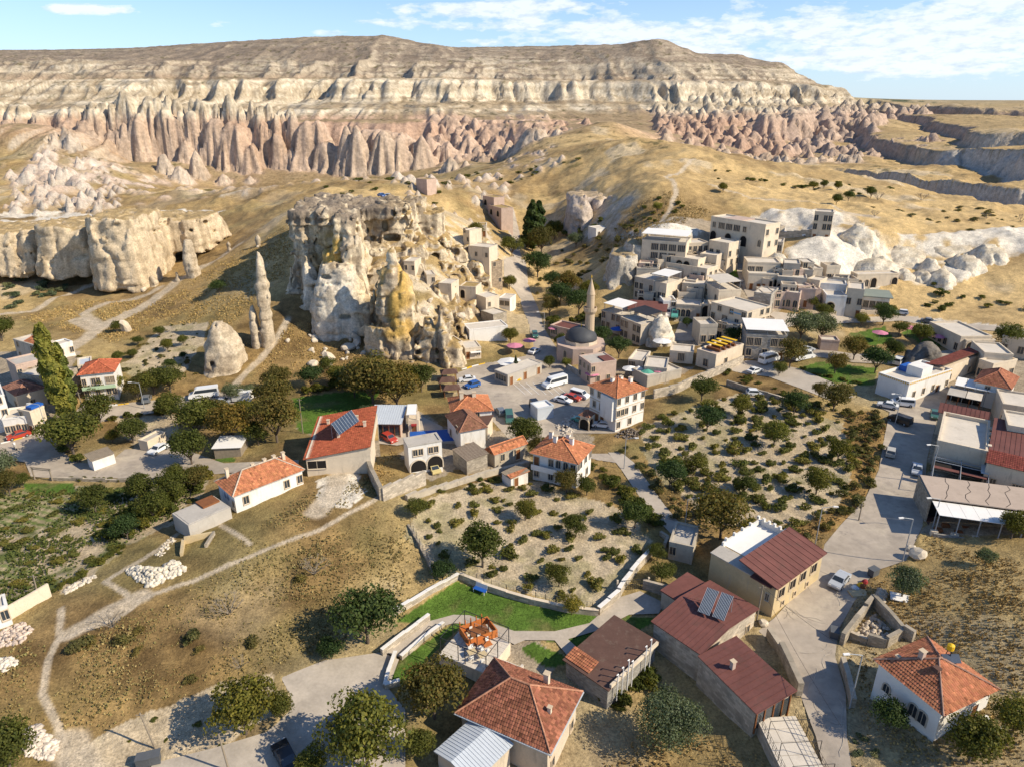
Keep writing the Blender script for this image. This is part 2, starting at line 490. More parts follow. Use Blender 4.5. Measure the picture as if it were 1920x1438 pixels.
SCRUB = [[(1580, 770), (1640, 770), (1668, 790), (1655, 860), (1640, 920), (1560, 1000), (1450, 1020), (1545, 960), (1600, 900), (1590, 830)]]
DIRT = [[(1370, 560), (1440, 600), (1440, 640), (1300, 650), (1250, 640), (1280, 600)], [(1130, 700), (1250, 720), (1300, 690), (1180, 690)], [(1010, 700), (1110, 700), (1110, 850), (1010, 830)],
        [(745, 855), (835, 800), (960, 810), (1000, 860), (960, 880), (850, 880), (800, 900)], [(0, 660), (150, 660), (100, 800), (-40, 840)], [(560, 800), (700, 780), (790, 770), (830, 800), (760, 830), (600, 830)],
        [(1740, 700), (1960, 640), (1960, 1000), (1735, 1000)], [(820, 1200), (980, 1180), (1060, 1240), (1000, 1280), (860, 1260)], [(1180, 440), (1380, 420), (1440, 500), (1500, 560), (1400, 620), (1250, 600)], [(1500, 590), (1560, 540), (1660, 560), (1670, 585)]]
WHITE = [[(1560, 500), (1640, 435), (1700, 448), (1760, 440), (1960, 425), (1960, 470), (1860, 492), (1800, 535), (1680, 540), (1600, 548)], [(1385, 410), (1460, 398), (1600, 405), (1640, 430), (1560, 450), (1400, 430)],
         [(1165, 440), (1240, 425), (1330, 440), (1240, 460)], [(1470, 470), (1560, 440), (1620, 470), (1560, 520), (1500, 540)], [(595, 900), (660, 880), (690, 920), (650, 955), (600, 950)], [(0, 400), (120, 398), (200, 408), (330, 392), (420, 395), (400, 412), (150, 425), (0, 420)],
         [(1640, 590), (1760, 600), (1930, 620), (1930, 634), (1760, 612)]]
PATHS = [([(110, 668), (150, 640), (190, 612), (270, 572), (330, 532), (400, 492), (445, 462)], 1.9), ([(190, 612), (160, 588), (200, 570), (280, 550), (300, 540)], 1.5), ([(150, 600), (175, 615), (195, 612)], 2.6), ([(-20, 592), (60, 583), (130, 548), (205, 520)], 1.1),
         ([(436, 725), (490, 675), (515, 635), (535, 600)], .9), ([(720, 930), (600, 990), (470, 1042), (360, 1090), (270, 1118), (215, 1160), (150, 1180), (110, 1200)], .38),
         ([(112, 1140), (105, 1195), (85, 1235), (80, 1300), (110, 1362), (122, 1400), (120, 1445)], .38), ([(240, 1115), (200, 1090), (300, 1030), (330, 1000)], .4), ([(470, 1020), (445, 1000), (420, 985), (400, 975)], .35), ([(640, 880), (620, 930), (590, 960)], 1.6),
         ([(270, 1115), (230, 1130), (112, 1190)], 1.1), ([(130, 1390), (140, 1420), (150, 1450)], 1.6),
         ([(1640, 405), (1590, 398), (1600, 420)], 2.5), ([(1610, 402), (1560, 385), (1400, 372), (1330, 350)], .8), ([(640, 345), (700, 340), (760, 330), (850, 325)], 1.4), ([(600, 340), (500, 352), (420, 372)], 1.6), ([(1240, 420), (1265, 370), (1250, 330), (1300, 300)], .9)]
_pw = lambda L: [poly_px(p) for p in L]
SAND_W, LAWN_W, GARDEN_W, SCRUB_W, DIRT_W, WHITE_W = map(_pw, (SAND, LAWN, GARDEN, SCRUB, DIRT, WHITE))
PATHS_W = [(poly_px(p), w) for p, w in PATHS]

# ------------------------------------------------------------------ the ground: one sheet from under the camera to the horizon
ys = [24.0]
while ys[-1] < 36000:
    y = ys[-1]
    if y < 560: s = max(.3, .0052 * y)
    elif y < 760: s = 1.7
    elif y < 1320: s = 3.4
    else: s = .05 * y
    ys.append(y + s)
ys = np.array(ys)
us = np.linspace(-1, 1, 760)
GX = us[None, :] * (0.80 * ys[:, None] + 45.0)
GY = np.repeat(ys[:, None], len(us), 1)
GXw = GX.copy()
H = h_tps(GX, GY)
Hs0 = H.copy()
far = sstep(500, 620, GY)                     # badlands and mesa
near = 1 - sstep(430, 560, GY)

wx = (fbm(GX / 90, GY / 90, 3) - .5) * 60
wy = (fbm(GX / 90 + 50, GY / 90 + 20, 3) - .5) * 60
gul = ridged((GX + wx) / 75, (GY + wy) / 260, 4)            # gullies running down the slopes
gul2 = ridged((GX + wx * .6) / 24, (GY + wy) / 110, 3)
mesa = far * sstep(40, 75, Hs0) * (1 - sstep(1300, 1500, GY))
skyl = sstep(108, 118, Hs0)
H = H + mesa * ((gul - .62) * 34 + (gul2 - .6) * 11) * (1 - .75 * sstep(1060, 1140, GY)) * (1 - .75 * sstep(98, 116, Hs0))

def terrace(h, lo, hi, k, amt):
    """hard bed: steepen the slope between two levels"""
    m = (lo + hi) / 2; w = (hi - lo) / 2
    t = np.clip((h - m) / w, -1, 1)
    s = np.sign(t) * (1 - (1 - np.abs(t)) ** k)
    return h + amt * (s - t) * w

flx = GX + wx * .35
flute = ridged(flx / 21, GY / 300, 2) * 8.0 + ridged(flx / 9.0 + 40, GY / 200, 2) * 3.6 + (fbm(GX / 55, GY / 200, 2) - .5) * 12 - 7.5
pinkzone = sstep(500, 560, GY) * (1 - sstep(-10, 90, GX - (GY - 620) * .25)) * (1 - sstep(690, 740, GY))
Hp = H + flute * pinkzone * sstep(18, 30, Hs0) * (1 - sstep(52, 60, Hs0))
H = Hp * (1 - pinkzone) + terrace(Hp, 20, 50, 3.6, 1.0) * pinkzone
fl2 = (ridged(GX / 16, GY / 400, 2) - .55) * 5 + (ridged(GX / 44, GY / 300, 2) - .5) * 7
wb = mesa * (0.35 + .65 * sstep(-560, -250, GX))
Hb = H + fl2 * wb * sstep(60, 68, H) * (1 - sstep(84, 92, H))
H = Hb + (terrace(Hb, 62, 90, 3.0, .95) - Hb) * wb
for lo, hi in ((92, 97), (99, 105), (107, 112), (54, 60)):
    jit = (fbm(GX / 60, GY / 60, 2) - .5) * 3
    H = H + (terrace(H + jit, lo, hi, 2.6, .9) - H - jit) * mesa * .8
H = H + mesa * (fbm(GX / 11, GY / 11, 4) - .5) * 3.2

rng = random.Random(11)

def add_cone(x, y, r, top, p=1.15, flt=.12, base=None):
    """a tuff cone raised out of the sheet"""
    global H
    i0, i1 = np.searchsorted(ys, [y - r, y + r])
    if i1 - i0 < 2: return
    hw = .80 * y + 45
    j0 = int(max(0, ((x - r * 1.1) / hw + 1) / 2 * (len(us) - 1))); j1 = int(min(len(us), ((x + r * 1.1) / hw + 1) / 2 * (len(us) - 1) + 2))
    if j1 - j0 < 2: return
    sx = GX[i0:i1, j0:j1] - x; sy = GY[i0:i1, j0:j1] - y
    a = np.arctan2(sy, sx)
    d = np.hypot(sx, sy) / r
    d = d * (1 + flt * np.sin(a * rng.randint(5, 9) + rng.random() * 6) + flt * .7 * np.sin(a * rng.randint(10, 15) + rng.random() * 6))
    h0 = Hs0[i0:i1, j0:j1]
    b = h0.min() if base is None else base
    h = top - (top - b) * np.clip(d, 0, 1.3) ** p
    sub = H[i0:i1, j0:j1]
    np.maximum(sub, h, out=sub)
    CONE[i0:i1, j0:j1] = np.maximum(CONE[i0:i1, j0:j1], np.clip((h - h0) / 2.0, 0, 1))

CONE = np.zeros_like(H)

def cone_px(px, py, d, wpx, hpx, p=1.1, flt=.12):
    """cone whose foot is seen at (px,py), at distance d"""
    x, y, z = at_d(px, py, d)
    zb = H1f(x, y)
    s = math.hypot(*ray(px, py)[1:]) * 0 + y / ray(px, py)[1] / FPX
    add_cone(x, y, wpx * s / 2 * 1.15, zb + hpx * s, p, flt)

def H1f(x, y):
    return float(h_tps(np.array([x]), np.array([y]))[0])

def foot(px): return float(np.interp(px, [-60, 0, 100, 150, 240, 340, 460, 560, 650, 750, 830], [285, 282, 266, 278, 312, 318, 326, 312, 300, 296, 290]))
px = -60.0
while px < 800:
    w = rng.uniform(24, 56); f = foot(px)
    for row, (dd, hk) in enumerate(((612, 1.0), (604, rng.uniform(.72, .95)), (596, rng.uniform(.3, .7)))):
        if row and rng.random() < .38: continue
        q = px + rng.uniform(-14, 14); top = 226 + rng.uniform(-7, 9)
        if px > 560 and row == 0: continue
        cone_px(q, f - (2 - row) * 4, dd, w * rng.uniform(.8, 1.35), max(12, (f - top) * hk), rng.uniform(2.2, 3.4) if hk > .6 else rng.uniform(1.3, 2.0), .13)
    px += w * .40
for px, py, d, w, h in [(375, 345, 570, 34, 54), (318, 358, 560, 40, 44), (345, 375, 548, 46, 34), (420, 340, 566, 30, 26), (640, 318, 580, 30, 32), (655, 302, 588, 46, 86), (672, 306, 583, 54, 86), (720, 302, 586, 60, 80), (750, 296, 590, 56, 66), (790, 292, 594, 56, 56), (700, 308, 582, 34, 46), (845, 316, 560, 42, 34), (1005, 296, 560, 74, 38), (985, 290, 570, 46, 28), (1042, 298, 556, 46, 22), (835, 277, 610, 56, 36), (880, 267, 620, 56, 30), (930, 264, 625, 56, 26), (470, 332, 568, 22, 18)]:
    cone_px(px, py, d, w * 1.1, h, 1.5, .12)
for px, py, d, r, zt in [(135, 250, 575, 56, 44), (100, 290, 530, 50, 33), (170, 300, 525, 46, 31), (60, 320, 490, 40, 26), (195, 335, 475, 34, 22), (130, 335, 470, 50, 26), (0, 262, 570, 44, 40), (100, 365, 415, 44, 20), (175, 375, 400, 36, 18), (60, 385, 390, 34, 17)]:
    x, y, z = at_d(px, py, d); add_cone(x, y, r, zt, 1.1, .18, base=8)
for i in range(330):
    px = 15 + rng.random() * 220; py = 262 + rng.random() * 140
    if py < 256 + abs(px - 130) * .7: continue
    dd = float(np.interp(py, [256, 290, 330, 370, 402], [575, 530, 470, 400, 350]))
    x, y, z = at_d(px, py, dd)
    i0 = int(np.searchsorted(ys, y)); j0 = int(np.clip((x / (.80 * y + 45) + 1) / 2 * (len(us) - 1), 0, len(us) - 1))
    s = y / ray(px, py)[1] / FPX; hh = H[i0, j0]
    add_cone(x, y - 3, rng.uniform(8, 20) * s, hh + rng.uniform(1.2, 4.5), 1.5, .1, base=hh - 4)
for i in range(120):                         # pale swells between the cliff and the castle
    px = rng.uniform(240, 700); py = rng.uniform(328, 392)
    dd = float(np.interp(py, [325, 350, 395], [560, 460, 350])); x, y, z = at_d(px, py, dd); z = H1f(x, y); s = y / ray(px, py)[1] / FPX
    add_cone(x, y, rng.uniform(8, 26) * s, z + rng.uniform(.6, 2.6), 1.3, .15, base=z - 1.5)
for (x0, x1, y0, y1, n, dA, dB, hA, hB) in [(800, 1060, 240, 300, 70, 680, 560, 10, 26), (1240, 1480, 285, 320, 90, 620, 520, 8, 26), (1230, 1640, 228, 285, 300, 850, 640, 10, 26), (1260, 1600, 206, 228, 120, 980, 850, 8, 20), (1480, 1640, 270, 310, 40, 640, 540, 8, 22), (1560, 1740, 190, 215, 90, 1200, 960, 8, 20),
                                            (1000, 1110, 225, 290, 30, 720, 560, 8, 18), (1420, 1540, 240, 258, 16, 780, 720, 30, 50), (740, 960, 345, 395, 60, 430, 300, 6, 14), (560, 820, 325, 345, 20, 540, 470, 4, 10), (900, 1060, 310, 350, 30, 520, 430, 6, 14), (1640, 1760, 235, 262, 20, 640, 560, 8, 20)]:
    for i in range(n):
        px = rng.uniform(x0, x1); v = rng.random(); py = y0 + (y1 - y0) * v
        d = dA + (dB - dA) * v
        x, y, z = at_d(px, py, d)
        z = H1f(x, y)
        s = y / ray(px, py)[1] / FPX
        h = rng.uniform(hA, hB) * s
        add_cone(x, y, h * rng.uniform(.55, .95) + 2 * s, z + h, rng.uniform(1.25, 1.9), .12)

def scarp(line, drop, L, face=9.0):
    global H
    lx = [p[0] for p in line]; ly = [p[1] for p in line]
    yc = np.interp(GX, lx, ly) + (ridged(GX / 40, GY / 400, 3) - .5) * 30
    end = sstep(lx[0], lx[0] + 30, GX)
    s = (yc - GY)
    H = H - end * drop * sstep(0, face, s) * np.exp(-np.maximum(s, 0) / L)
    return end * sstep(-1, face * .3, s) * (1 - sstep(face, face * 1.6, s))

fx_ = GX + (vnoise(GX / 30, GY / 30) - .5) * 14
H = H - CONE * sstep(430, 520, GY) * ((1 - ridged(fx_ / 6.5, GY / 60, 2)) * 5.0 + (1 - ridged(fx_ / 15, GY / 120, 2)) * 4.5 + (fbm(GX / 4, GY / 4, 2) - .5) * 1.6)   # gullies down the tuff
CB = CONE.copy()
for _ in range(10):
    CB[1:-1, 1:-1] = (CB[1:-1, 1:-1] * 2 + CB[:-2, 1:-1] + CB[2:, 1:-1] + CB[1:-1, :-2] + CB[1:-1, 2:]) / 6
CONE = np.maximum(CONE, np.clip(CB * 1.7, 0, 1) * .85)
L_ = lambda *p: [at_d(*q)[:2] for q in p]
def scarp2(line, drop, L, face):
    """cliff along a line running towards the viewer: everything left of it is lower"""
    global H
    ln = np.array(line)
    best = np.full(H.shape, 1e9); sgn = np.zeros(H.shape)
    for i in range(len(ln) - 1):
        a, b = ln[i], ln[i + 1]; v = b - a; n2 = (v ** 2).sum()
        t = ((GX - a[0]) * v[0] + (GY - a[1]) * v[1]) / n2
        t = np.clip(t, 0 if i else -3, 1 if i < len(ln) - 2 else 3)
        dxx = GX - a[0] - t * v[0]; dyy = GY - a[1] - t * v[1]
        d = np.hypot(dxx, dyy); s = np.sign(v[0] * dyy - v[1] * dxx)
        m = d < best; best[m] = d[m]; sgn[m] = s[m]
    s = -best * sgn + (ridged(GX / 30, GY / 30, 3) - .55) * 16 + (fbm(GX / 90, GY / 90, 2) - .5) * 26
    end = sstep(ln[0][1] + 60, ln[0][1], GY) * sstep(-140, 0, GX - np.interp(GY, ln[::-1, 1], ln[::-1, 0]) + 60)
    end = np.clip(end, 0, 1)
    H = H - end * drop * sstep(0, face, s) * np.exp(-np.maximum(s, 0) / L)
    return end * sstep(-1, face * .3, s) * (1 - sstep(face, face * 1.6, s))

SCARP = scarp2(L_((1620, 300, 460), (1680, 317, 414), (1766, 337, 380), (1919, 350, 343), (2200, 375, 300)), 13, 22, 6)
SCARP2 = scarp2(L_((1600, 240, 760), (1647, 253, 657), (1800, 270, 517), (1919, 287, 428), (2200, 312, 360)), 15, 40, 8)
SCARP3 = scarp2(L_((1620, 200, 1150), (1667, 210, 1000), (1740, 217, 840), (1873, 248, 545), (2200, 262, 470)), 13, 40, 9)
SCARP4 = scarp2(L_((1640, 190, 1600), (1690, 197, 1250), (1800, 203, 1000), (1940, 208, 880), (2300, 215, 800)), 18, 60, 14)

mid = sstep(150, 300, GY)
PAVE = np.zeros(H.shape, bool)
nr = GY < 480
for k, P in PAVED_W.items():
    PAVE[nr] |= in_poly(GX[nr], GY[nr], P)
rel = (fbm(GX / 9, GY / 9, 4) - .5) * (.5 + 2.2 * mid) + (ridged((GX + wx * .4) / 34, (GY + wy * .4) / 34, 3) - .6) * 4.2 * sstep(240, 330, GY) + (fbm(GX / 2.2, GY / 2.2, 3) - .5) * .35
LAWNM = np.zeros(H.shape, bool)
for P in LAWN_W: LAWNM[nr] |= in_poly(GX[nr], GY[nr], P)
H = H + rel * near * np.where(PAVE | LAWNM, 0.03, 1.0) * sstep(60, 120, GY + 55)
WM = np.zeros(H.shape)
for P in WHITE_W[:4]:
    m = np.zeros(H.shape, bool); m[nr] = in_poly(GX[nr], GY[nr], P); WM[m] = 1
for _ in range(6):
    WM[1:-1, 1:-1] = (WM[1:-1, 1:-1] * 2 + WM[:-2, 1:-1] + WM[2:, 1:-1] + WM[1:-1, :-2] + WM[1:-1, 2:]) / 6
bil = 1 - np.abs(2 * vnoise((GX + wx) / 15, (GY + wy) / 22) - 1)
H = H + WM * sstep(150, 190, GY) * ((1 - (1 - bil) ** 2) * 3.6 + ridged(GX / 7, GY / 9, 2) * 1.2 - 2.6) * np.where(PAVE, 0, 1)
for P, (ux, uy) in zip(SAND_W[:3], ((.42, .9), (.8, .6), (.3, .95))):    # tilled ridges
    m = np.zeros(H.shape, bool); m[nr] = in_poly(GX[nr], GY[nr], P)
    H = H + np.where(m, .13 * np.sin((GX * ux + GY * uy) * 2.6 + fbm(GX / 12, GY / 12, 2) * 7) * sstep(.3, .6, fbm(GX / 9 + 7, GY / 9, 3)), 0)
H = H - np.where(PAVE, .16, 0)

# ------------------------------------------------------------------ what the ground is made of
dHy = np.gradient(H, axis=0) / np.gradient(GY, axis=0)
dHx = np.gradient(H, axis=1) / np.maximum(np.gradient(GX, axis=1), 1e-3)
slope = np.hypot(dHx, dHy)
n_big = fbm(GX / 60, GY / 60, 4); n_mid = fbm(GX / 14 + 9, GY / 14, 4); n_sml = fbm(GX / 3.5, GY / 3.5 + 5, 3)

def C(*c): return np.array(c, np.float32)

def lerp(a, b, t): return a + (b - a) * np.clip(t, 0, 1)[..., None]

col = np.empty(H.shape + (3,), np.float32)
brown = lerp(C(.15, .095, .038), C(.38, .25, .10), (n_mid * .5 + n_sml * .5 - .3) * 2.9)
olive = lerp(C(.14, .115, .045), C(.26, .21, .08), (n_sml - .2) * 1.6)
col[:] = lerp(brown, olive, sstep(.40, .62, n_big + (n_mid - .5) * .6) * .8)
gst = fbm((GX + wx) / 30, (GY + wy * 2) / 12, 4)
gold = lerp(C(.30, .20, .09), C(.60, .42, .19), (n_mid * .35 + n_big * .35 + gst * .5 - .32) * 2.6)
gold = lerp(gold, np.broadcast_to(C(.60, .49, .33), gold.shape), sstep(.60, .70, fbm(GX / 22 + 40, GY / 30, 4)) * .6)
goldm = sstep(260, 330, GY) * sstep(-40, 60, GX) * .6 + sstep(85, 120, GX) * sstep(170, 190, GY) + .4 * sstep(180, 230, GY) + .5 * sstep(.5, .62, n_big) * near
col = lerp(col, gold, goldm)
pale = lerp(C(.50, .40, .27), C(.68, .58, .43), n_sml)
sand = lerp(C(.41, .315, .195), C(.60, .49, .33), n_mid * .6 + n_sml * .6 - .1)
edge = (n_sml - .5) * 1.6
jx, jy = GX + (n_sml - .5) * 3.0, GY + (n_mid - .5) * 4.0

def paint(polys, c, amt=1.0):
    global col
    for P in polys:
        b = (GX > P[:, 0].min() - 4) & (GX < P[:, 0].max() + 4) & (GY > P[:, 1].min() - 4) & (GY < P[:, 1].max() + 4)
        m = np.zeros(H.shape, bool); m[b] = in_poly(jx[b], jy[b], P)
        a = amt if np.isscalar(amt) else amt[m][:, None]
        cc = c[m] if c.ndim == 3 else c
        col[m] = col[m] * (1 - a) + cc * a

sand = lerp(sand, np.broadcast_to(C(.24, .21, .085), sand.shape), sstep(.50, .68, n_mid * .4 + n_sml * .6) * .6)
paint(SAND_W, sand)
grn = lerp(C(.05, .075, .018), C(.13, .15, .04), n_sml)
paint(GARDEN_W, sand, .9)
paint(GARDEN_W, grn, sstep(.42, .6, n_mid + (n_sml - .5) * .5))
paint(SCRUB_W, lerp(C(.16, .10, .04), C(.40, .25, .09), n_sml * 1.3 - .15))
paint(DIRT_W, lerp(C(.30, .24, .17), C(.46, .38, .28), n_mid), .85)
paint(WHITE_W, lerp(C(.62, .53, .40), C(.80, .73, .60), n_mid), np.clip(sstep(.26, .40, n_mid + (n_sml - .5) * .3), 0, 1))
rowp = [poly_px([(-30, 1000), (-20, 935), (60, 918), (190, 912), (165, 955), (95, 985), (20, 1000)]), poly_px([(-20, 1070), (60, 1040), (60, 1075), (-10, 1110)])]
paint(rowp, lerp(C(.36, .29, .165), C(.15, .19, .05), sstep(.35, .65, .5 + .5 * np.sin((GX * .35 + GY * .94) * 4.2 + (n_sml - .5) * 3))), .9)
RUB = poly_px([(690, 500), (720, 440), (800, 410), (920, 430), (945, 520), (935, 590), (900, 640), (800, 640), (770, 560)])
paint([RUB], lerp(C(.46, .36, .225), C(.66, .55, .385), n_sml), sstep(.46, .58, n_mid * .5 + n_sml * .5))
paint([poly_px([(600, 640), (640, 600), (780, 650), (860, 690), (700, 690), (620, 690)])], lerp(C(.44, .35, .22), C(.62, .52, .37), n_sml), sstep(.55, .66, n_mid * .5 + n_sml * .5))
lawn = lerp(C(.060, .115, .018), C(.115, .19, .030), n_sml * .5 + n_mid * .6)
lawn = lerp(lawn, np.broadcast_to(C(.17, .165, .055), lawn.shape), sstep(.56, .74, fbm(GX / 4 + 5, GY / 4, 4)) * .8)
for P in LAWN_W:
    m = np.zeros(H.shape, bool); m[nr] = in_poly(GX[nr] + edge[nr] * .6, GY[nr] + edge[nr] * .5, P)
    col[m] = lawn[m]
for P, w in PATHS_W:
    b = (GX > P[:, 0].min() - 9) & (GX < P[:, 0].max() + 9) & (GY > P[:, 1].min() - 9) & (GY < P[:, 1].max() + 9)
    d = seg_dist(GX[b] + (n_mid[b] - .5) * 3 * min(w, 1), GY[b] + edge[b] * .5 * min(w, 1), P)
    a = 1 - sstep(w * .75, w * 1.5, d)
    col[b] = lerp(col[b], np.broadcast_to(C(.55, .45, .32), col[b].shape), a * .85)

zj = H + (fbm(GX / 40, GY / 40, 3) - .5) * 6
lay = fbm(zj / 2.3 + 100, GX / 400 + GY / 900, 3)
pink = lerp(C(.36, .225, .15), C(.54, .375, .265), lay * .6 + n_mid * .5 - .05)
pinkish_pale = lerp(C(.50, .365, .265), C(.65, .515, .395), lay * .5 + n_mid * .5)
cream = lerp(C(.36, .285, .19), C(.68, .585, .43), (lay - .28) * 2.2)
scree = lerp(C(.185, .14, .10), C(.34, .27, .195), n_mid * .8 + n_sml * .3 - .05)
drift = lerp(C(.27, .19, .105), C(.42, .31, .18), n_mid)
rockf = sstep(.42, .75, slope + (n_sml - .5) * .3)
band = sstep(50, 58, zj) * (1 - sstep(86, 93, zj))
high = sstep(86, 95, zj)
streak = fbm((GX + wx) / 26, (GY + wy) / 120, 4)
mcol = lerp(drift, pink, np.maximum(np.maximum(rockf, CONE), sstep(.22, .45, slope) * sstep(20, 26, H) * (1 - sstep(56, 60, H))))
pal = sstep(.46, .62, fbm(GX / 70 + 3, GY / 50, 3)) * sstep(.1, .5, CONE)
mcol = lerp(mcol, pinkish_pale, np.maximum(pal * .45, sstep(.1, .5, CONE) * sstep(560, 520, GY)) if False else pal * .4)
bandc = lerp(lerp(drift, cream, .35 + sstep(.40, .54, streak) * .65), cream, rockf)
mcol = lerp(mcol, bandc, band)
lay2 = fbm(zj / 1.6 + 30, GX / 300, 2)
highc = lerp(scree, cream, sstep(.48, .58, streak * .5 + lay2 * .5) * .9 * (1 - sstep(106, 124, zj) * .8))
highc = lerp(highc, lerp(cream, scree, .35), rockf * .7)
mcol = lerp(mcol, highc, high)
plain = lerp(C(.36, .25, .115), C(.54, .39, .19), n_big)
right = sstep(0, 1, (GX - (GY * .32 + 20)) / 60) * (1 - sstep(95, 110, H))
rightc = lerp(plain, lerp(C(.36, .255, .185), C(.53, .40, .30), lay), np.maximum(np.maximum(CONE, rockf * .8), np.maximum(SCARP2, SCARP3)))
rightc = lerp(rightc, np.broadcast_to(C(.60, .55, .47), rightc.shape), SCARP * sstep(.35, .6, n_big + .1))
mcol = lerp(mcol, rightc, right * (1 - mesa))
col = lerp(col, mcol, far)
col = lerp(col, pinkish_pale, CONE * (1 - far))
nearrock = (1 - far) * sstep(200, 300, GY) * np.maximum(sstep(.75, 1.1, slope) * .8, np.maximum(SCARP, SCARP2))
col = lerp(col, lerp(C(.44, .38, .30), C(.60, .54, .45), lay), nearrock)
speck = sstep(.70, .78, fbm(GX / 5.0 + 77, GY / 5.0, 2)) * sstep(.35, .6, n_big + .1) * sstep(330, 420, GY)
col = lerp(col, np.broadcast_to(C(.10, .09, .035), col.shape), speck * (1 - rockf) * .75)
fp = sstep(1350, 1700, GY)
col = lerp(col, lerp(C(.30, .23, .13), C(.46, .37, .22), n_big), fp)
col = lerp(col, np.broadcast_to(C(.09, .10, .05), col.shape), fp * sstep(.55, .62, fbm(GX / 60, GY / 160, 3)))
col = np.clip(col, 0.01, .85)

V = np.stack([GX, GY, H], -1)
ny, nx = H.shape
mat_ground = mat_tint('ground_surface', detail=((.5, .35), (3.2, .5)), bumpd=.35, bscale=2.2)
mat_hill = mat_tint('hill_surface', detail=((.05, .28), (.35, .38)), bumpd=1.6, bscale=.35)

def sheet(name, r0, r1, mat, c0=0, c1=None):
    c1 = nx if c1 is None else c1
    v = V[r0:r1 + 1, c0:c1]; c = col[r0:r1 + 1, c0:c1]
    m, n = v.shape[:2]
    idx = np.arange(m * n).reshape(m, n)
    f = np.stack([idx[:-1, :-1], idx[:-1, 1:], idx[1:, 1:], idx[1:, :-1]], -1).reshape(-1, 4)
    o = link(name, mesh_np(name, v.reshape(-1, 3), f, c.reshape(-1, 3), True), mat)
    tag(o, kind='structure')
    return o

rA = int(np.searchsorted(ys, 500)); rB = int(np.searchsorted(ys, 1400))
sheet('ground', 0, rA, mat_ground)
sheet('mountain', rA, rB, mat_hill)
sheet('plain', rB, ny - 1, mat_hill)
print('terrain verts', ny * nx)

def Hgrid(x, y):
    """height of the finished sheet (bilinear)"""
    x = np.asarray(x, float); y = np.asarray(y, float)
    fi = np.interp(y, ys, np.arange(ny)); i = np.clip(fi.astype(int), 0, ny - 2); fi = fi - i
    hw = .80 * (ys[i] * (1 - fi) + ys[i + 1] * fi) + 45
    fj = np.clip((x / hw + 1) / 2 * (nx - 1), 0, nx - 1.001); j = fj.astype(int); fj = fj - j
    return (H[i, j] * (1 - fj) + H[i, j + 1] * fj) * (1 - fi) + (H[i + 1, j] * (1 - fj) + H[i + 1, j + 1] * fj) * fi

def HG(x, y): return float(Hgrid(np.array([x]), np.array([y]))[0])
# ------------------------------------------------------------------ paved sheets draped on the ground
from mathutils.geometry import delaunay_2d_cdt

mat_asphalt = mat_plain('worn_asphalt', (.40, .335, .26), .9, .34, .10, .01, 14, stain=(.24, .205, .17))
mat_paver = mat_plain('grey_pavers', (.42, .36, .285), .9, .3, .3, .01, 9)
_T = NT(mat_asphalt.node_tree); _b = [n for n in _T.t.nodes if n.type == 'BSDF_PRINCIPLED'][0]     # dust drifts and tyre-worn strips
_c = _b.inputs['Base Color'].links[0].from_socket; _co = coords(_T)
_c = _T.mix(_T.ramp(_T.noise(_co, .16, 7, .7, .6), [(.52, 0.0), (.66, .75)]), _c, (.53, .45, .335))
_c = _T.mix(_T.ramp(_T.noise(_co, .45, 5, .75, 1.2), [(.62, 0.0), (.68, .55)]), _c, (.17, .15, .13))
_T.put(_b.inputs['Base Color'], _c)
mat_lane = mat_plain('concrete_lane', (.45, .385, .305), .9, .2, .3, .01, 9)

def drape(name, P, mat, lift=.02, step=1.6):
    P = np.asarray(P)[:, :2]
    pts = []
    for i in range(len(P)):                       # densify the outline
        a, b = P[i], P[(i + 1) % len(P)]
        k = max(1, int(np.hypot(*(b - a)) / step))
        for j in range(k): pts.append(a + (b - a) * j / k)
    nb = len(pts)
    x0, y0 = P.min(0); x1, y1 = P.max(0)
    gx, gy = np.meshgrid(np.arange(x0, x1, step), np.arange(y0, y1, step))
    ok = in_poly(gx, gy, np.array(pts))
    allp = pts + list(np.stack([gx[ok], gy[ok]], -1))
    res = delaunay_2d_cdt([Vector(p) for p in allp], [], [list(range(nb))], 1, 1e-4)
    vs = np.array([v[:] for v in res[0]])
    z = h_tps(vs[:, 0], vs[:, 1]) + lift
    me = bpy.data.meshes.new(name)
    me.from_pydata([(a, b, c) for (a, b), c in zip(vs, z)], [], [f[:] for f in res[2]])
    for p in me.polygons: p.use_smooth = True
    o = link(name, me, mat)
    return tag(o, kind='structure')

for k, P in PAVED_W.items():
    drape(k, P, mat_paver if k in ('garden_path', 'forecourt', 'terrace_path') else mat_lane if k in ('lane', 'yard', 'street', 'avenue') else mat_asphalt, lift=.02 + .004 * list(PAVED_W).index(k))

# ------------------------------------------------------------------ rocks grown from signed distance fields
import openvdb

mat_rock = mat_tint('tuff_rock', detail=((.35, .35), (1.9, .40)), bumpd=.35, bscale=1.4)

def pil(x, y, rx, ry, z0, z1, prof=((0, 1), (1, 1)), rot=0.0, pw=2.5, lean=(0, 0)):
    return dict(x=x, y=y, rx=rx, ry=ry, z0=z0, z1=z1, prof=prof, rot=rot, pw=pw, lean=lean)

def pilp(px, d, w, ry, pyt, pyb=None, **k):
    """pillar seen at column px, w wide, between photo rows, standing at distance d"""
    x, y, zt = at_d(px, pyt, d)
    X, f, u = ray(px, pyt)
    s = d / f / FPX
    z0 = H1f(x, y) - 1.5 if pyb is None else at_d(px, pyb, d)[2] - .8
    return pil(x, y, w * s / 2, ry, z0, zt, **k)

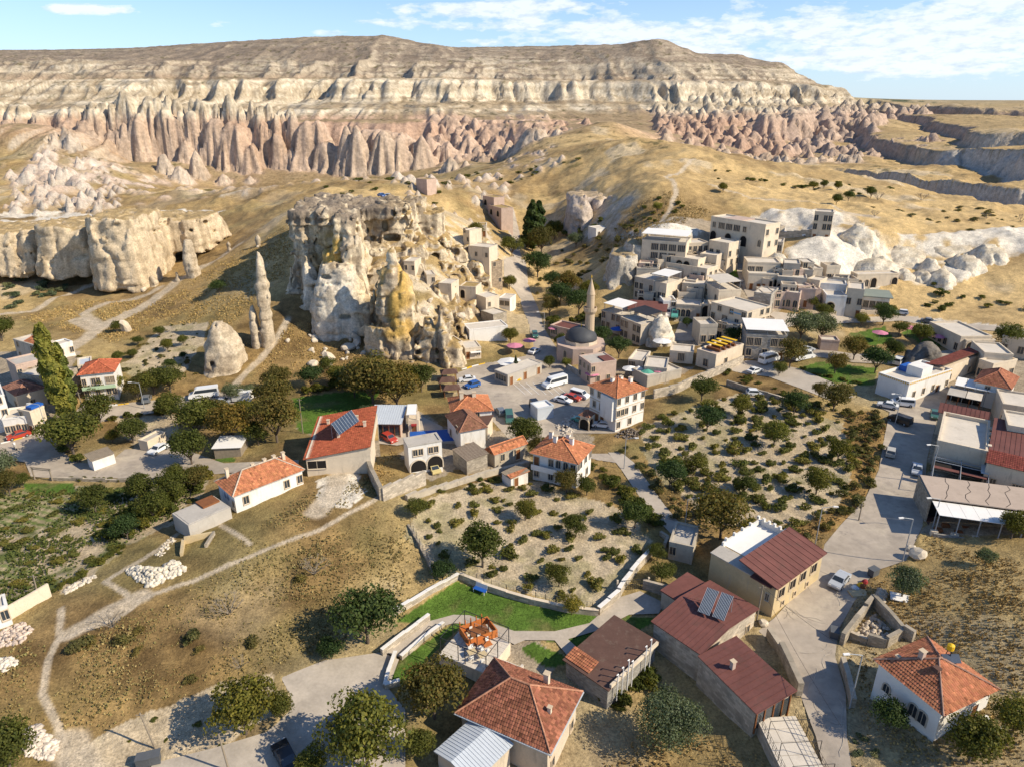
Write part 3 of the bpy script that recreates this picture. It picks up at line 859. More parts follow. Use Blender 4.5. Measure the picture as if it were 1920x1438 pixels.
def rock(name, pils, vox, colorf, label=None, cat='rock formation', group=None, flute=(.9, .45, .07), blob=(1.2, .22), strata=(.25, 1.1), k=.8, caves=(), cut=(), mat=None, origin=None, block=.12):
    mn = np.array([1e9] * 3); mx = -mn
    for p in pils:
        r = max(p['rx'], p['ry']) * max(s for _, s in p['prof']) * 1.15 + 2
        for s in (-1, 1):
            c = np.array([p['x'], p['y']]) + s * r
            mn[:2] = np.minimum(mn[:2], c); mx[:2] = np.maximum(mx[:2], c + abs(p['lean'][0]))
        mn[2] = min(mn[2], p['z0'] - 1.5); mx[2] = max(mx[2], p['z1'] + 2)
    n = np.ceil((mx - mn) / vox).astype(int) + 1
    g = [mn[i] + np.arange(n[i]) * vox for i in range(3)]
    X, Y, Z = np.meshgrid(*g, indexing='ij')
    X = X.astype(np.float32); Y = Y.astype(np.float32); Z = Z.astype(np.float32)
    S = np.full(X.shape, 9.0, np.float32)
    for p in pils:
        r = max(p['rx'], p['ry']) * max(s for _, s in p['prof']) * 1.15 + 3
        sl = tuple(slice(max(0, int((c - r - mn[i]) / vox)), int((c + r + abs(p['lean'][i]) - mn[i]) / vox) + 2) for i, c in ((0, p['x']), (1, p['y'])))
        x, y, z = X[sl], Y[sl], Z[sl]
        t = np.clip((z - p['z0']) / (p['z1'] - p['z0']), 0, 1)
        sc = np.interp(t, [a for a, _ in p['prof']], [b for _, b in p['prof']]).astype(np.float32)
        cx = x - p['x'] - p['lean'][0] * t; cy = y - p['y'] - p['lean'][1] * t
        c_, s_ = math.cos(p['rot']), math.sin(p['rot'])
        uu = np.abs((cx * c_ + cy * s_) / p['rx']); vv = np.abs((-cx * s_ + cy * c_) / p['ry'])
        q = (uu ** p['pw'] + vv ** p['pw']) ** (1 / p['pw'])
        d = (q - sc) * min(p['rx'], p['ry'])
        d = np.maximum(d, np.maximum(z - p['z1'], p['z0'] - z))
        a = S[sl]; h = np.clip(.5 + .5 * (a - d) / k, 0, 1)
        S[sl] = a * (1 - h) + d * h - k * h * (1 - h)
    fa, fs, fz = flute
    N = (fbm3(X * fs, Y * fs, Z * fz, 3) - .5) * 2 * fa + (fbm3(X * blob[1] + 9, Y * blob[1], Z * blob[1], 3) - .5) * 2 * blob[0]
    N += (vnoise3(X * .06, Y * .06, Z * strata[1]) - .5) * 2 * strata[0]
    w1 = fbm3(X * .12 + 20, Y * .12, Z * .12, 2)
    cr = np.abs(2 * vnoise3(X * fs * .55 + 3 + w1 * 2, Y * fs * .55 + w1 * 2, Z * fz * .6 + w1) - 1)
    N += np.clip(.16 - cr, 0, .16) / .16 * fa * .9                      # open vertical joints
    cr = np.abs(2 * vnoise3(X * .10 + 3, Y * .10, Z * .33 + w1 * 2) - 1)
    N += np.clip(.12 - cr, 0, .12) / .12 * fa * .45                     # bedding joints
    bx = X + w1 * 5 + (vnoise3(X * .25, Y * .25, Z * .25) - .5) * 3; by = Y + w1 * 4; bz = Z + w1 * 6
    for bs, ba in ((3.4, block), (1.7, block * .6)):                              # fractured blocks
        N += (_T3[np.floor(bx / bs).astype(int) & 63, np.floor(by / bs + 7).astype(int) & 63, np.floor(bz / (bs * 1.5)).astype(int) & 63] - .5) * 2 * ba * min(1, fa)
    N += (np.abs(2 * fbm3(X * .5, Y * .5, Z * .3, 3) - 1) * .9 - .22) * min(1, fa) * (.4 + block) + (fbm3(X * 1.1, Y * 1.1, Z * .9, 2) - .5) * .6 * min(1, fa)
    S = S + N
    for c in caves:
        px, py, w, h = c[:4]
        Xr, f, u = ray(px, py)
        ts = np.arange(mn[1] / f, mx[1] / f, vox * .5)
        P = np.stack([Xr * ts, f * ts, CAMZ + u * ts], -1)
        ii = ((P - mn) / vox).round().astype(int)
        okk = ((ii >= 0) & (ii < n)).all(1)
        hit = np.nonzero(okk & (S[tuple(np.clip(ii, 0, n - 1).T)] < 0))[0]
        if not len(hit): continue
        t = ts[hit[0]]; sx, sy, sz = P[hit[0]]
        rx = w * t / FPX * .62; rz = h * t / FPX * .6
        dep = max(2.6, rx * 1.7)
        az = math.atan2(Xr, f)
        cx = (X - sx) * math.cos(az) - (Y - sy) * math.sin(az); cy = (X - sx) * math.sin(az) + (Y - sy) * math.cos(az); cz = Z - sz
        pw_ = 3.0
        q = (np.abs(cx / rx) ** pw_ + np.abs(cy / dep) ** pw_ + np.abs(cz / rz) ** pw_) ** (1 / pw_)
        S = np.maximum(S, -(q - 1) * min(rx, rz))
    gr = openvdb.FloatGrid(background=3.0)
    gr.copyFromArray(np.clip(S, -3, 3).astype(np.float32))
    pts, quads = gr.convertToQuads(0.0)
    v = pts * vox + mn
    org = np.array([v[:, 0].mean(), v[:, 1].mean(), v[:, 2].min()]) if origin is None else np.array(origin)
    quads = quads[:, ::-1]
    me = mesh_np(name, v - org, quads, None, True)
    nrm = np.empty(len(v) * 3, np.float32); me.vertex_normals.foreach_get('vector', nrm); nrm = nrm.reshape(-1, 3)
    if nrm[v[:, 2] > np.percentile(v[:, 2], 97), 2].mean() < 0: me.flip_normals(); nrm = -nrm
    c = colorf(v[:, 0], v[:, 1], v[:, 2], nrm)
    at = me.attributes.new('tint', 'FLOAT_COLOR', 'POINT')
    c4 = np.ones((len(v), 4), np.float32); c4[:, :3] = np.clip(c, .01, .85)
    at.data.foreach_set('color', c4.ravel())
    o = link(name, me, mat or mat_rock, loc=org)
    return tag(o, label, cat, group)

def tuff(base, dark, grass=.6, yellow=0.0, streaks=.5):
    base = C(*base); dark = C(*dark)

    def f(x, y, z, n):
        s = fbm3(x * .55, y * .55, z * .07, 4)
        l = fbm(z * .55, x * .03 + y * .03, 3)
        c = lerp(base, dark, sstep(.46, .68, s) * streaks + sstep(.5, .7, l) * .25)
        if yellow:
            yl = sstep(.47, .60, fbm3(x * .16 + 5, y * .16, z * .05 + 2, 3)) * yellow
            c = lerp(c, np.broadcast_to(C(.50, .32, .10), c.shape), yl)
        g = sstep(.72, .88, n[:, 2] + (fbm(x * .4, y * .4, 3) - .5) * .4) * grass
        return lerp(c, lerp(C(.30, .20, .085), C(.42, .30, .13), fbm(x, y, 2)), g)
    return f

def castle_col(x, y, z, n):
    s = fbm3(x * .5, y * .5, z * .06, 4)
    c = lerp(C(.64, .52, .35), C(.26, .20, .135), sstep(.46, .56, s) * .9)
    l = fbm(z * .5, x * .02, 3)
    c = lerp(c, np.broadcast_to(C(.66, .56, .41), c.shape), sstep(.5, .62, l) * .35)
    cap = sstep(32.4, 34, z) * (x < -30)
    c = lerp(c, np.broadcast_to(C(.22, .175, .13), c.shape), cap * .9 * sstep(.28, .42, s))
    q = fbm3(x * .22 + 3, y * .22, z * .08, 3)
    y1 = np.exp(-(((x + 51) / 6) ** 2)) * sstep(14, 18, z) * (1 - sstep(29, 32, z)) * (y < 206)
    y2 = np.exp(-(((x + 30.5) / 5) ** 2)) * sstep(5, 9, z) * (1 - sstep(25, 27, z)) * (y < 188)
    c = lerp(c, np.broadcast_to(C(.55, .35, .10), c.shape), np.clip((y1 + y2) * 1.1, 0, 1) * sstep(.36, .5, q))
    w = (y < 199) * sstep(-64, -60, x) * (1 - sstep(-45, -42, x)) * (1 - sstep(20, 24, z))
    c = lerp(c, lerp(C(.66, .59, .47), C(.50, .43, .33), sstep(.45, .62, s)), w * .85)
    g = sstep(.48, .70, n[:, 2] + (fbm(x * .35, y * .35, 3) - .5) * .5) * (1 - sstep(33, 36, z) * .7) * sstep(-46, -36, x)
    return lerp(c, lerp(C(.27, .175, .07), C(.44, .31, .135), fbm(x * .8, y * .8, 3)), g * .95)

CAVES = [(722, 424, 9, 17), (668, 433, 4, 9), (669, 421, 4, 6), (690, 433, 4, 9), (735, 447, 26, 12), (690, 448, 22, 9), (744, 466, 27, 10), (770, 433, 22, 9), (784, 436, 11, 9), (787, 381, 16, 7), (815, 482, 13, 11), (790, 488, 8, 7),
         (816, 503, 7, 9), (890, 510, 9, 9), (876, 540, 17, 14), (866, 568, 14, 12), (647, 596, 18, 8), (611, 521, 15, 7), (655, 403, 15, 6), (790, 633, 11, 7), (800, 609, 9, 7), (861, 643, 17, 19), (820, 661, 6, 10), (700, 448, 8, 9), (842, 487, 8, 12), (630, 500, 5, 7), (740, 400, 5, 8), (760, 410, 6, 9), (850, 520, 8, 7), (905, 575, 9, 10)]
castle = [
    pilp(612, 222, 100, 19, 380, 560, pw=5, prof=((0, 1.12), (.5, .98), (.86, .95), (.87, 1.03), (1, 1.0))),
    pilp(566, 214, 56, 13, 470, 600, prof=((0, 1.25), (.5, .85), (1, .45))), pilp(585, 205, 56, 9, 450, 590, prof=((0, 1.2), (.6, .8), (1, .4))),
    pilp(634, 194, 112, 9, 492, 620, pw=3, prof=((0, 1.02), (.35, 1), (.7, .85), (1, .5))), pilp(652, 202, 66, 9, 398, 560, pw=3, prof=((0, 1.1), (.6, .9), (1, .55))), pilp(654, 198, 46, 6, 420, 520, prof=((0, 1), (.7, .9), (1, .3))),
    pilp(622, 199, 60, 7, 470, 600, prof=((0, 1.1), (.6, .9), (1, .5))),
    pilp(712, 236, 150, 13, 380, 470, pw=6, rot=-.10), pilp(700, 231, 150, 12.5, 377, 399, pw=5, rot=-.10),
    pilp(790, 244, 80, 10, 398, 470, pw=4),
    pilp(735, 181, 92, 4.4, 470, 646, rot=.06, pw=2.2, prof=((0, .40), (.15, .72), (.42, 1.0), (.6, .92), (.78, .62), (.88, .36), (1, .22))),
    pilp(758, 182, 46, 4.2, 505, 650, rot=.3, prof=((0, .5), (.3, 1), (.75, .8), (1, .3))),
    pilp(690, 190, 50, 6, 560, 640, prof=((0, 1.1), (1, .6))), pilp(735, 186, 70, 5, 560, 640, prof=((0, 1.1), (1, .8))),
    pilp(800, 178, 42, 5, 598, 690, prof=((0, 1.2), (.6, .9), (1, .35))), pilp(833, 176, 36, 5, 584, 692, prof=((0, 1.2), (.6, .75), (1, .2)), lean=(-.8, 0)), pilp(782, 180, 50, 5, 618, 680, prof=((0, 1.1), (1, .5))), pilp(852, 175, 44, 4.5, 640, 695, prof=((0, 1.2), (1, .3))), pilp(772, 177, 30, 4, 640, 684, prof=((0, 1.1), (1, .4))), pilp(815, 180, 60, 6, 610, 680),
    pilp(722, 178, 100, 2.4, 612, 668, pw=4, rot=-.35, prof=((0, 1.1), (1, .8))), pilp(755, 176, 40, 2.6, 630, 676, prof=((0, 1.1), (1, .7))),
    pilp(742, 224, 120, 8, 456, 500, pw=4, prof=((0, 1.15), (1, .9))), pilp(815, 228, 60, 5, 478, 500, pw=3, prof=((0, 1.3), (1, .6))), pilp(872, 221, 56, 5, 532, 552, pw=3, prof=((0, 1.3), (1, .6))), pilp(770, 214, 50, 5, 486, 510, prof=((0, 1.3), (1, .5))), pilp(858, 190, 46, 4, 626, 655, pw=3, prof=((0, 1.2), (1, .7))),
    pilp(700, 206, 60, 8, 500, 560, prof=((0, 1.4), (1, .5))), pilp(890, 240, 50, 6, 470, 500, prof=((0, 1.4), (1, .6)))]
crg = random.Random(8)
for (px, py) in [(800, 446), (835, 462), (865, 478), (720, 500), (700, 480), (830, 505), (860, 515), (893, 515), (812, 545), (845, 560), (880, 560), (905, 582), (870, 590), (840, 600), (905, 540), (780, 455), (900, 470), (815, 480), (868, 545), (850, 620)]:
    d = ground(px, py).y; w = crg.uniform(26, 50)
    castle.append(pilp(px, d + 3, w, crg.uniform(3.5, 6), py - crg.uniform(14, 27), py + 4, rot=crg.uniform(-.5, .5), pw=3, prof=((0, 1.35), (.6, 1), (1, .65))))
    for k in range(crg.choice((1, 1, 2))): CAVES.append((px + crg.uniform(-w * .3, w * .3), py - crg.uniform(1, 6), crg.uniform(6, 12), crg.uniform(6, 11)))
rock('castle_rock', castle, .44, castle_col, 'great broken rock castle riddled with caves above the square', flute=(1.35, .34, .028), blob=(.4, .20), strata=(.3, .8), k=.5, caves=CAVES, block=.18)

LC = [(300, 420, 8, 6), (312, 420, 8, 6), (302, 411, 8, 4), (315, 412, 6, 4), (300, 434, 8, 5), (372, 417, 7, 6), (384, 417, 7, 6), (290, 434, 5, 5), (358, 433, 7, 5), (60, 477, 5, 5), (50, 478, 4, 4)]
rock('cliff_wall', [pilp(10, 256, 130, 14, 426, 500, pw=4, prof=((0, 1.04), (1, .95))), pilp(62, 250, 36, 8, 428, 500, prof=((0, 1.2), (1, .7))), pilp(92, 247, 40, 9, 420, 506, prof=((0, 1.3), (1, .6))), pilp(140, 252, 110, 13, 416, 505, pw=4, prof=((0, 1.05), (1, .95))), pilp(232, 243, 112, 14, 400, 527, pw=3.5, prof=((0, 1.08), (.5, 1), (1, .88))),
                    pilp(205, 240, 40, 8, 415, 528, prof=((0, 1.2), (1, .6))), pilp(320, 266, 150, 12, 402, 460, pw=5), pilp(395, 272, 50, 8, 412, 445, prof=((0, 1.1), (1, .7)))], .75, tuff((.60, .475, .315), (.35, .265, .165), .8, streaks=.75), 'long pale cliff wall with streaked faces and small square cave windows', cat='cliff', flute=(1.15, .34, .02), blob=(.45, .14), strata=(.15, 1), block=0, caves=LC)
hood = tuff((.57, .465, .325), (.32, .245, .165), .2)
rock('fairy_chimney', [pilp(411, ground(411, 702).y + 5, 82, 6.6, 604, 702, pw=2.4, prof=((0, 1.04), (.18, 1.0), (.22, .94), (.5, .84), (.8, .56), (.94, .30), (1, .14))), pilp(425, ground(411, 702).y + 5, 26, 3, 604, 650, prof=((0, 1.3), (.6, .6), (1, .2)))], .42, hood, 'squat rounded rock cone beside the dirt path below the castle', flute=(.5, .5, .06), blob=(.6, .25), caves=[(398, 683, 7, 7), (404, 612, 3, 3)])
rock('fairy_chimney', [pilp(478, ground(478, 655).y + 3, 27, 2.6, 458, 655, pw=2.3, lean=(.6, 0), prof=((0, .95), (.12, .92), (.3, .86), (.5, .8), (.62, .86), (.75, .66), (.87, .40), (1, .12))), pilp(472, ground(478, 655).y + 2.6, 17, 2.2, 575, 655, prof=((0, 1.2), (.6, .9), (1, .3)))], .4, tuff((.54, .44, .31), (.30, .23, .155), .1, .25), 'tall thin leaning rock spire standing alone left of the castle', flute=(.4, .55, .04), blob=(.25, .3), block=.05)
for i, (px, pt, pb, w, cap, lab) in enumerate([(224, 497, 535, 18, 0, 'stubby rock pillar nearest the cliff foot'), (262, 490, 543, 21, 1, 'tall capped rock pillar in the middle of the small group'), (284, 514, 541, 17, 0, 'short pale rock tooth right of the capped pillar'), (290, 468, 516, 15, 0, 'slim rock pillar behind the capped one'), (275, 480, 520, 14, 0, 'narrow rock pillar leaning on the cliff end'),
                                               (350, 450, 527, 28, 0, 'broad rock fin standing above the dirt track'), (331, 510, 533, 10, 0, 'small rock stump left of the broad fin'), (242, 505, 530, 14, 0, 'low rock knob between two pillars'), (427, 450, 476, 8, 1, 'tiny rock pillar high on the grassy slope'), (482, 440, 468, 7, 1, 'tiny rock finger above the tall spire')]):
    d = ground(px, pb).y + 2
    P = [pilp(px, d, w, w * .085, pt, pb, prof=((0, 1.1), (.5, .95), (.8, .75), (1, .35)))]
    if cap: P = [pilp(px, d, w * .9, w * .075, pt + (pb - pt) * .2, pb, prof=((0, 1.1), (.6, .9), (1, .6))), pilp(px, d, w * .85, w * .07, pt, pt + (pb - pt) * .3, prof=((0, .7), (.4, 1), (1, .4)))]
    rock('fairy_chimney', P, .45, hood, lab, group='rock pillars on the slope', flute=(.35, .6, .08), blob=(.5, .35))
pale = tuff((.72, .635, .49), (.54, .46, .345), .3, streaks=.5)
d0 = 318
rock('rock_cliff', [pilp(1088, d0, 54, 9, 366, 436, prof=((0, 1.1), (.6, .95), (1, .4))), pilp(1122, d0 + 8, 34, 7, 374, 424, prof=((0, 1.1), (1, .5))), pilp(1152, d0 + 6, 48, 9, 366, 428, prof=((0, 1.1), (.6, .9), (1, .4))), pilp(1196, d0 + 10, 60, 9, 370, 418, prof=((0, 1.2), (.6, .9), (1, .4))), pilp(1140, d0 + 22, 150, 12, 364, 420, pw=4)], .8, tuff((.52, .43, .35), (.34, .26, .20), .6), 'rounded pinkish rock lobes with carved rooms behind the poplar', cat='cliff', flute=(.8, .3, .04), caves=[(1083, 418, 10, 7), (1086, 428, 6, 6), (1078, 428, 5, 6), (1114, 416, 8, 5), (1150, 420, 6, 4), (1126, 424, 8, 5)])
g0 = ground(1170, 560).y
rock('rock_cliff', [pilp(1166, g0 + 14, 66, 9, 474, 570, pw=3, prof=((0, 1.15), (.6, 1), (1, .7))), pilp(1195, g0 + 20, 70, 9, 455, 560, pw=3, prof=((0, 1.1), (1, .6))), pilp(1215, g0 + 26, 60, 9, 438, 520, prof=((0, 1.1), (1, .5)))], .8, tuff((.50, .44, .35), (.33, .28, .21), .8), 'steep grey rock shoulder on the shaded end of the hotel hill', cat='cliff')
rock('rock_cone', [pilp(1243, ground(1243, 650).y + 3.5, 58, 5, 594, 652, prof=((0, 1.05), (.4, .9), (.8, .55), (1, .25)))], .5, pale, 'pale rock cone with a dark doorway among the lower hotels', caves=[(1243, 642, 10, 10), (1218, 640, 8, 10)], blob=(.8, .25))
for (px, pt, pb, w, ry, lab) in [(1766, 496, 542, 60, 6, 'round pale rock dome at the foot of the white slope'), (1722, 500, 534, 40, 5, 'low pale rock dome left of the big round dome'), (1742, 478, 520, 44, 6, 'pale rock dome tucked behind the big round dome'), (1810, 462, 516, 70, 8, 'wide pale rock buttress right of the big round dome'), (1692, 494, 534, 42, 5, 'small pale rock dome beside the arched long house'), (1850, 450, 500, 70, 8, 'white rock shoulder near the edge of the gold slope'),
                                 (1610, 425, 472, 84, 8, 'grey white rock hump beneath the square tower house'), (1560, 506, 556, 74, 7, 'bright white rock dome rising between hotel roofs'), (1640, 470, 530, 100, 8, 'long white rock ridge above the arched long house'), (1455, 470, 520, 60, 6, 'grey bare rock between two hotel terraces'), (1735, 640, 694, 62, 4.5, 'dark jagged rock beside the long red roof'), (1690, 455, 500, 120, 9, 'white rock swell along the hill edge'), (1780, 445, 485, 150, 10, 'long white rock rim above the domes')]:
    if px not in (1735, 1610): pt += .22 * (pb - pt)
    d = min(ground(px, pb).y + ry * .8, 330)
    cf = pale if px != 1735 else tuff((.20, .175, .145), (.12, .105, .09), .1)
    rock('rock_dome', [pilp(px, d, w, ry, pt, pb, lean=(1.2, 0), prof=((0, 1.25), (.3, 1.05), (.6, .8), (.85, .5), (1, .22)))], .6, cf, lab, group='tuff domes of the right hill', flute=(1.1, .3, .10), blob=(1.2, .16))
# ------------------------------------------------------------------ builders
class MB:
    """collects solids and writes them as one mesh object"""
    def __init__(self): self.v = []; self.f = []; self.c = []; self.col = None

    def quad(self, *p):
        i = len(self.v); self.v += [tuple(q) for q in p]; self.f.append(tuple(range(i, i + len(p))))
        self.c += [self.col] * len(p)

    def obox(self, o, a, b, c):
        """box from corner o with edge vectors a, b, c"""
        o, a, b, c = map(Vector, (o, a, b, c))
        if a.cross(b).dot(c) < 0: a, b = b, a
        p = [o, o + a, o + a + b, o + b]; q = [x + c for x in p]
        i = len(self.v); self.v += [tuple(x) for x in p + q]; self.c += [self.col] * 8
        for f in ((3, 2, 1, 0), (4, 5, 6, 7), (0, 1, 5, 4), (1, 2, 6, 5), (2, 3, 7, 6), (3, 0, 4, 7)):
            self.f.append(tuple(i + k for k in f))
        return self

    def box(self, x0, x1, y0, y1, z0, z1): return self.obox((x0, y0, z0), (x1 - x0, 0, 0), (0, y1 - y0, 0), (0, 0, z1 - z0))

    def bar(self, a, b, r, n=6, r2=None):
        a, b = Vector(a), Vector(b); d = (b - a)
        if d.length < 1e-6: return self
        d.normalize(); r2 = r if r2 is None else r2
        u = d.orthogonal().normalized(); w = d.cross(u)
        i = len(self.v)
        for P, rr in ((a, r), (b, r2)):
            for k in range(n):
                t = 2 * math.pi * k / n
                self.v.append(tuple(P + u * math.cos(t) * rr + w * math.sin(t) * rr)); self.c.append(self.col)
        for k in range(n): self.f.append((i + k, i + (k + 1) % n, i + n + (k + 1) % n, i + n + k))
        self.f.append(tuple(i + k for k in reversed(range(n)))); self.f.append(tuple(i + n + k for k in range(n)))
        return self

    def lathe(self, prof, n=14, o=(0, 0, 0)):
        i = len(self.v)
        for r, z in prof:
            for k in range(n):
                t = 2 * math.pi * k / n
                self.v.append((o[0] + r * math.cos(t), o[1] + r * math.sin(t), o[2] + z)); self.c.append(self.col)
        for j in range(len(prof) - 1):
            for k in range(n):
                self.f.append((i + j * n + k, i + j * n + (k + 1) % n, i + (j + 1) * n + (k + 1) % n, i + (j + 1) * n + k))
        self.f.append(tuple(i + k for k in reversed(range(n)))); self.f.append(tuple(i + (len(prof) - 1) * n + k for k in range(n)))
        return self

    def prism(self, poly, z0, z1):
        n = len(poly); ar = sum(poly[i][0] * poly[(i + 1) % n][1] - poly[(i + 1) % n][0] * poly[i][1] for i in range(n))
        if ar < 0: poly = poly[::-1]
        i = len(self.v)
        self.v += [(p[0], p[1], z0 if np.isscalar(z0) else z0[k]) for k, p in enumerate(poly)] + [(p[0], p[1], z1) for p in poly]; self.c += [self.col] * (2 * n)
        self.f.append(tuple(i + k for k in reversed(range(n)))); self.f.append(tuple(i + n + k for k in range(n)))
        for k in range(n): self.f.append((i + k, i + (k + 1) % n, i + n + (k + 1) % n, i + n + k))
        return self

    def mesh(self, name, mat=None, smooth=False):
        me = bpy.data.meshes.new(name); me.from_pydata(self.v, [], self.f)
        if smooth: me.polygons.foreach_set('use_smooth', [True] * len(me.polygons))
        if any(x is not None for x in self.c):
            at = me.attributes.new('tint', 'FLOAT_COLOR', 'POINT')
            at.data.foreach_set('color', np.array([(*(x if x is not None else (.5, .5, .5)), 1) for x in self.c], np.float32).ravel())
        if mat: me.materials.append(mat)
        return me

    def build(self, name, mat, parent=None, smooth=False, loc=None):
        if not self.f: return None
        return link(name, self.mesh(name, mat, smooth), None, parent, loc)

def empty(name, loc, label, cat, group=None, rz=0.0):
    o = bpy.data.objects.new(name, None); COL.objects.link(o)
    o.location = loc; o.rotation_euler.z = rz; o.empty_display_size = .5
    return tag(o, label, cat, group, 'thing')

# ---- materials
M = {}
M['dark'] = mat_plain('shade_and_crack_black', (.018, .015, .013), .9, .3)  # near-black painted for shade inside openings and under roofs, also for roof cracks
M['glass'] = mat_plain('window_glass', (.035, .045, .055), .12, .2, spec=.6)
M['white'] = mat_plain('white_render', (.74, .70, .63), .85, .10, .35, .006, 12, stain=(.52, .46, .37))
M['cream'] = mat_plain('cream_stone', (.65, .54, .395), .9, .16, .5, .02, 5, stain=(.40, .33, .24))
M['beige'] = mat_plain('beige_stone', (.56, .465, .345), .9, .18, .5, .03, 5, stain=(.33, .28, .21))
M['grey'] = mat_plain('grey_stone', (.46, .40, .315), .9, .2, .5, .03, 5, stain=(.25, .22, .18))
M['old'] = mat_plain('old_plaster', (.45, .385, .29), .92, .25, .6, .03, 6, stain=(.22, .19, .15))
M['ochre'] = mat_plain('ochre_plaster', (.54, .415, .23), .92, .2, .5, .02, 6, stain=(.36, .33, .28))
M['pinkst'] = mat_plain('pink_stone', (.50, .37, .29), .9, .2, .7, .02, 6, stain=(.36, .26, .2))
M['concrete'] = mat_plain('weathered_concrete', (.45, .405, .34), .92, .16, .35, .01, 8, stain=(.31, .275, .23))
M['deck'] = mat_plain('pale_roof_deck', (.60, .53, .43), .92, .14, .3, .008, 10, stain=(.44, .38, .30))
M['tile'] = mat_tint('clay_roof_tile', .85, ((.8, .22), (7, .25)), .02, 18)
M['red'] = mat_plain('dark_red_sheet', (.165, .064, .05), .75, .3, .35, .012, 14, spec=.25, stain=(.115, .06, .045))
M['brownroof'] = mat_plain('brown_felt_roof', (.115, .062, .045), .8, .26, .5, .012, 14, stain=(.16, .11, .08))
M['metal'] = mat_plain('pale_sheet_metal', (.50, .53, .55), .5, .1, .5, spec=.4)
M['trim'] = mat_plain('stone_trim', (.55, .43, .29), .9, .12)
M['wood'] = mat_plain('stained_wood', (.22, .085, .03), .7, .3, 2)
M['pale_wood'] = mat_plain('grey_weathered_wood', (.27, .22, .16), .9, .3, 2)
M['steel'] = mat_plain('painted_steel', (.33, .34, .34), .5, .15, spec=.4)
M['black'] = mat_plain('black_metal', (.03, .03, .032), .5, .3)
M['canvas'] = mat_plain('white_canvas', (.76, .73, .67), .85, .07, .4)
M['panel'] = mat_plain('solar_glass', (.045, .06, .085), .18, .3, spec=.6)
M['yellow'] = mat_plain('yellow_plastic', (.75, .45, .02), .5, .1)
M['blue'] = mat_plain('blue_tarpaulin', (.02, .10, .38), .55, .15, 1.0)
M['tarred'] = mat_plain('red_awning', (.30, .03, .03), .7, .1)
M['pink'] = mat_plain('pink_canvas', (.55, .20, .27), .8, .1)
M['stonework'] = None

def mat_masonry(name, col, mortar, sx=.55, sy=.26):
    m, T, b = newmat(name)
    geo = T.n('ShaderNodeNewGeometry')
    co = coords(T)
    sp = T.n('ShaderNodeSeparateXYZ'); T.t.links.new(co, sp.inputs[0])
    sn = T.n('ShaderNodeSeparateXYZ'); T.t.links.new(geo.outputs['Normal'], sn.inputs[0])
    hx = T.math('SUBTRACT', T.math('MULTIPLY', sp.outputs[0], sn.outputs[1]), T.math('MULTIPLY', sp.outputs[1], sn.outputs[0]))
    cb = T.n('ShaderNodeCombineXYZ'); T.put(cb.inputs[0], hx); T.put(cb.inputs[1], sp.outputs[2])
    br = T.n('ShaderNodeTexBrick'); T.put(br.inputs['Vector'], cb.outputs[0])
    br.inputs['Scale'].default_value = 1.0; br.inputs['Brick Width'].default_value = sx; br.inputs['Row Height'].default_value = sy
    br.inputs['Mortar Size'].default_value = .018; br.inputs['Mortar Smooth'].default_value = .4; br.inputs['Bias'].default_value = -.2
    br.inputs['Color1'].default_value = (*[c * .72 for c in col], 1); br.inputs['Color2'].default_value = (*[c * 1.2 for c in col], 1); br.inputs['Mortar'].default_value = (*mortar, 1)
    c = T.mix(1.0, br.outputs['Color'], T.ramp(T.noise(co, .5, 6, .7), [(.3, .68), (.7, 1.2)]), 'MULTIPLY')
    T.put(b.inputs['Base Color'], c); b.inputs['Roughness'].default_value = .92
    bump(T, b, T.math('SUBTRACT', T.noise(co, 5, 4, .6), br.outputs['Fac']), .8, .03)
    return m

M['stone'] = mat_masonry('rubble_stone_wall', (.44, .37, .275), (.30, .255, .19))
M['ashlar'] = mat_masonry('cut_stone_wall', (.56, .475, .36), (.40, .335, .25), .7, .34)
M['greyashlar'] = mat_masonry('grey_cut_stone_wall', (.46, .41, .34), (.31, .275, .23), .7, .34)
M['block'] = mat_masonry('concrete_block_wall', (.36, .335, .29), (.25, .23, .2), .45, .22)

# ---- windows, doors and arches (unit pieces face -Y, origin at the sill centre, shared by size)
_open = {}

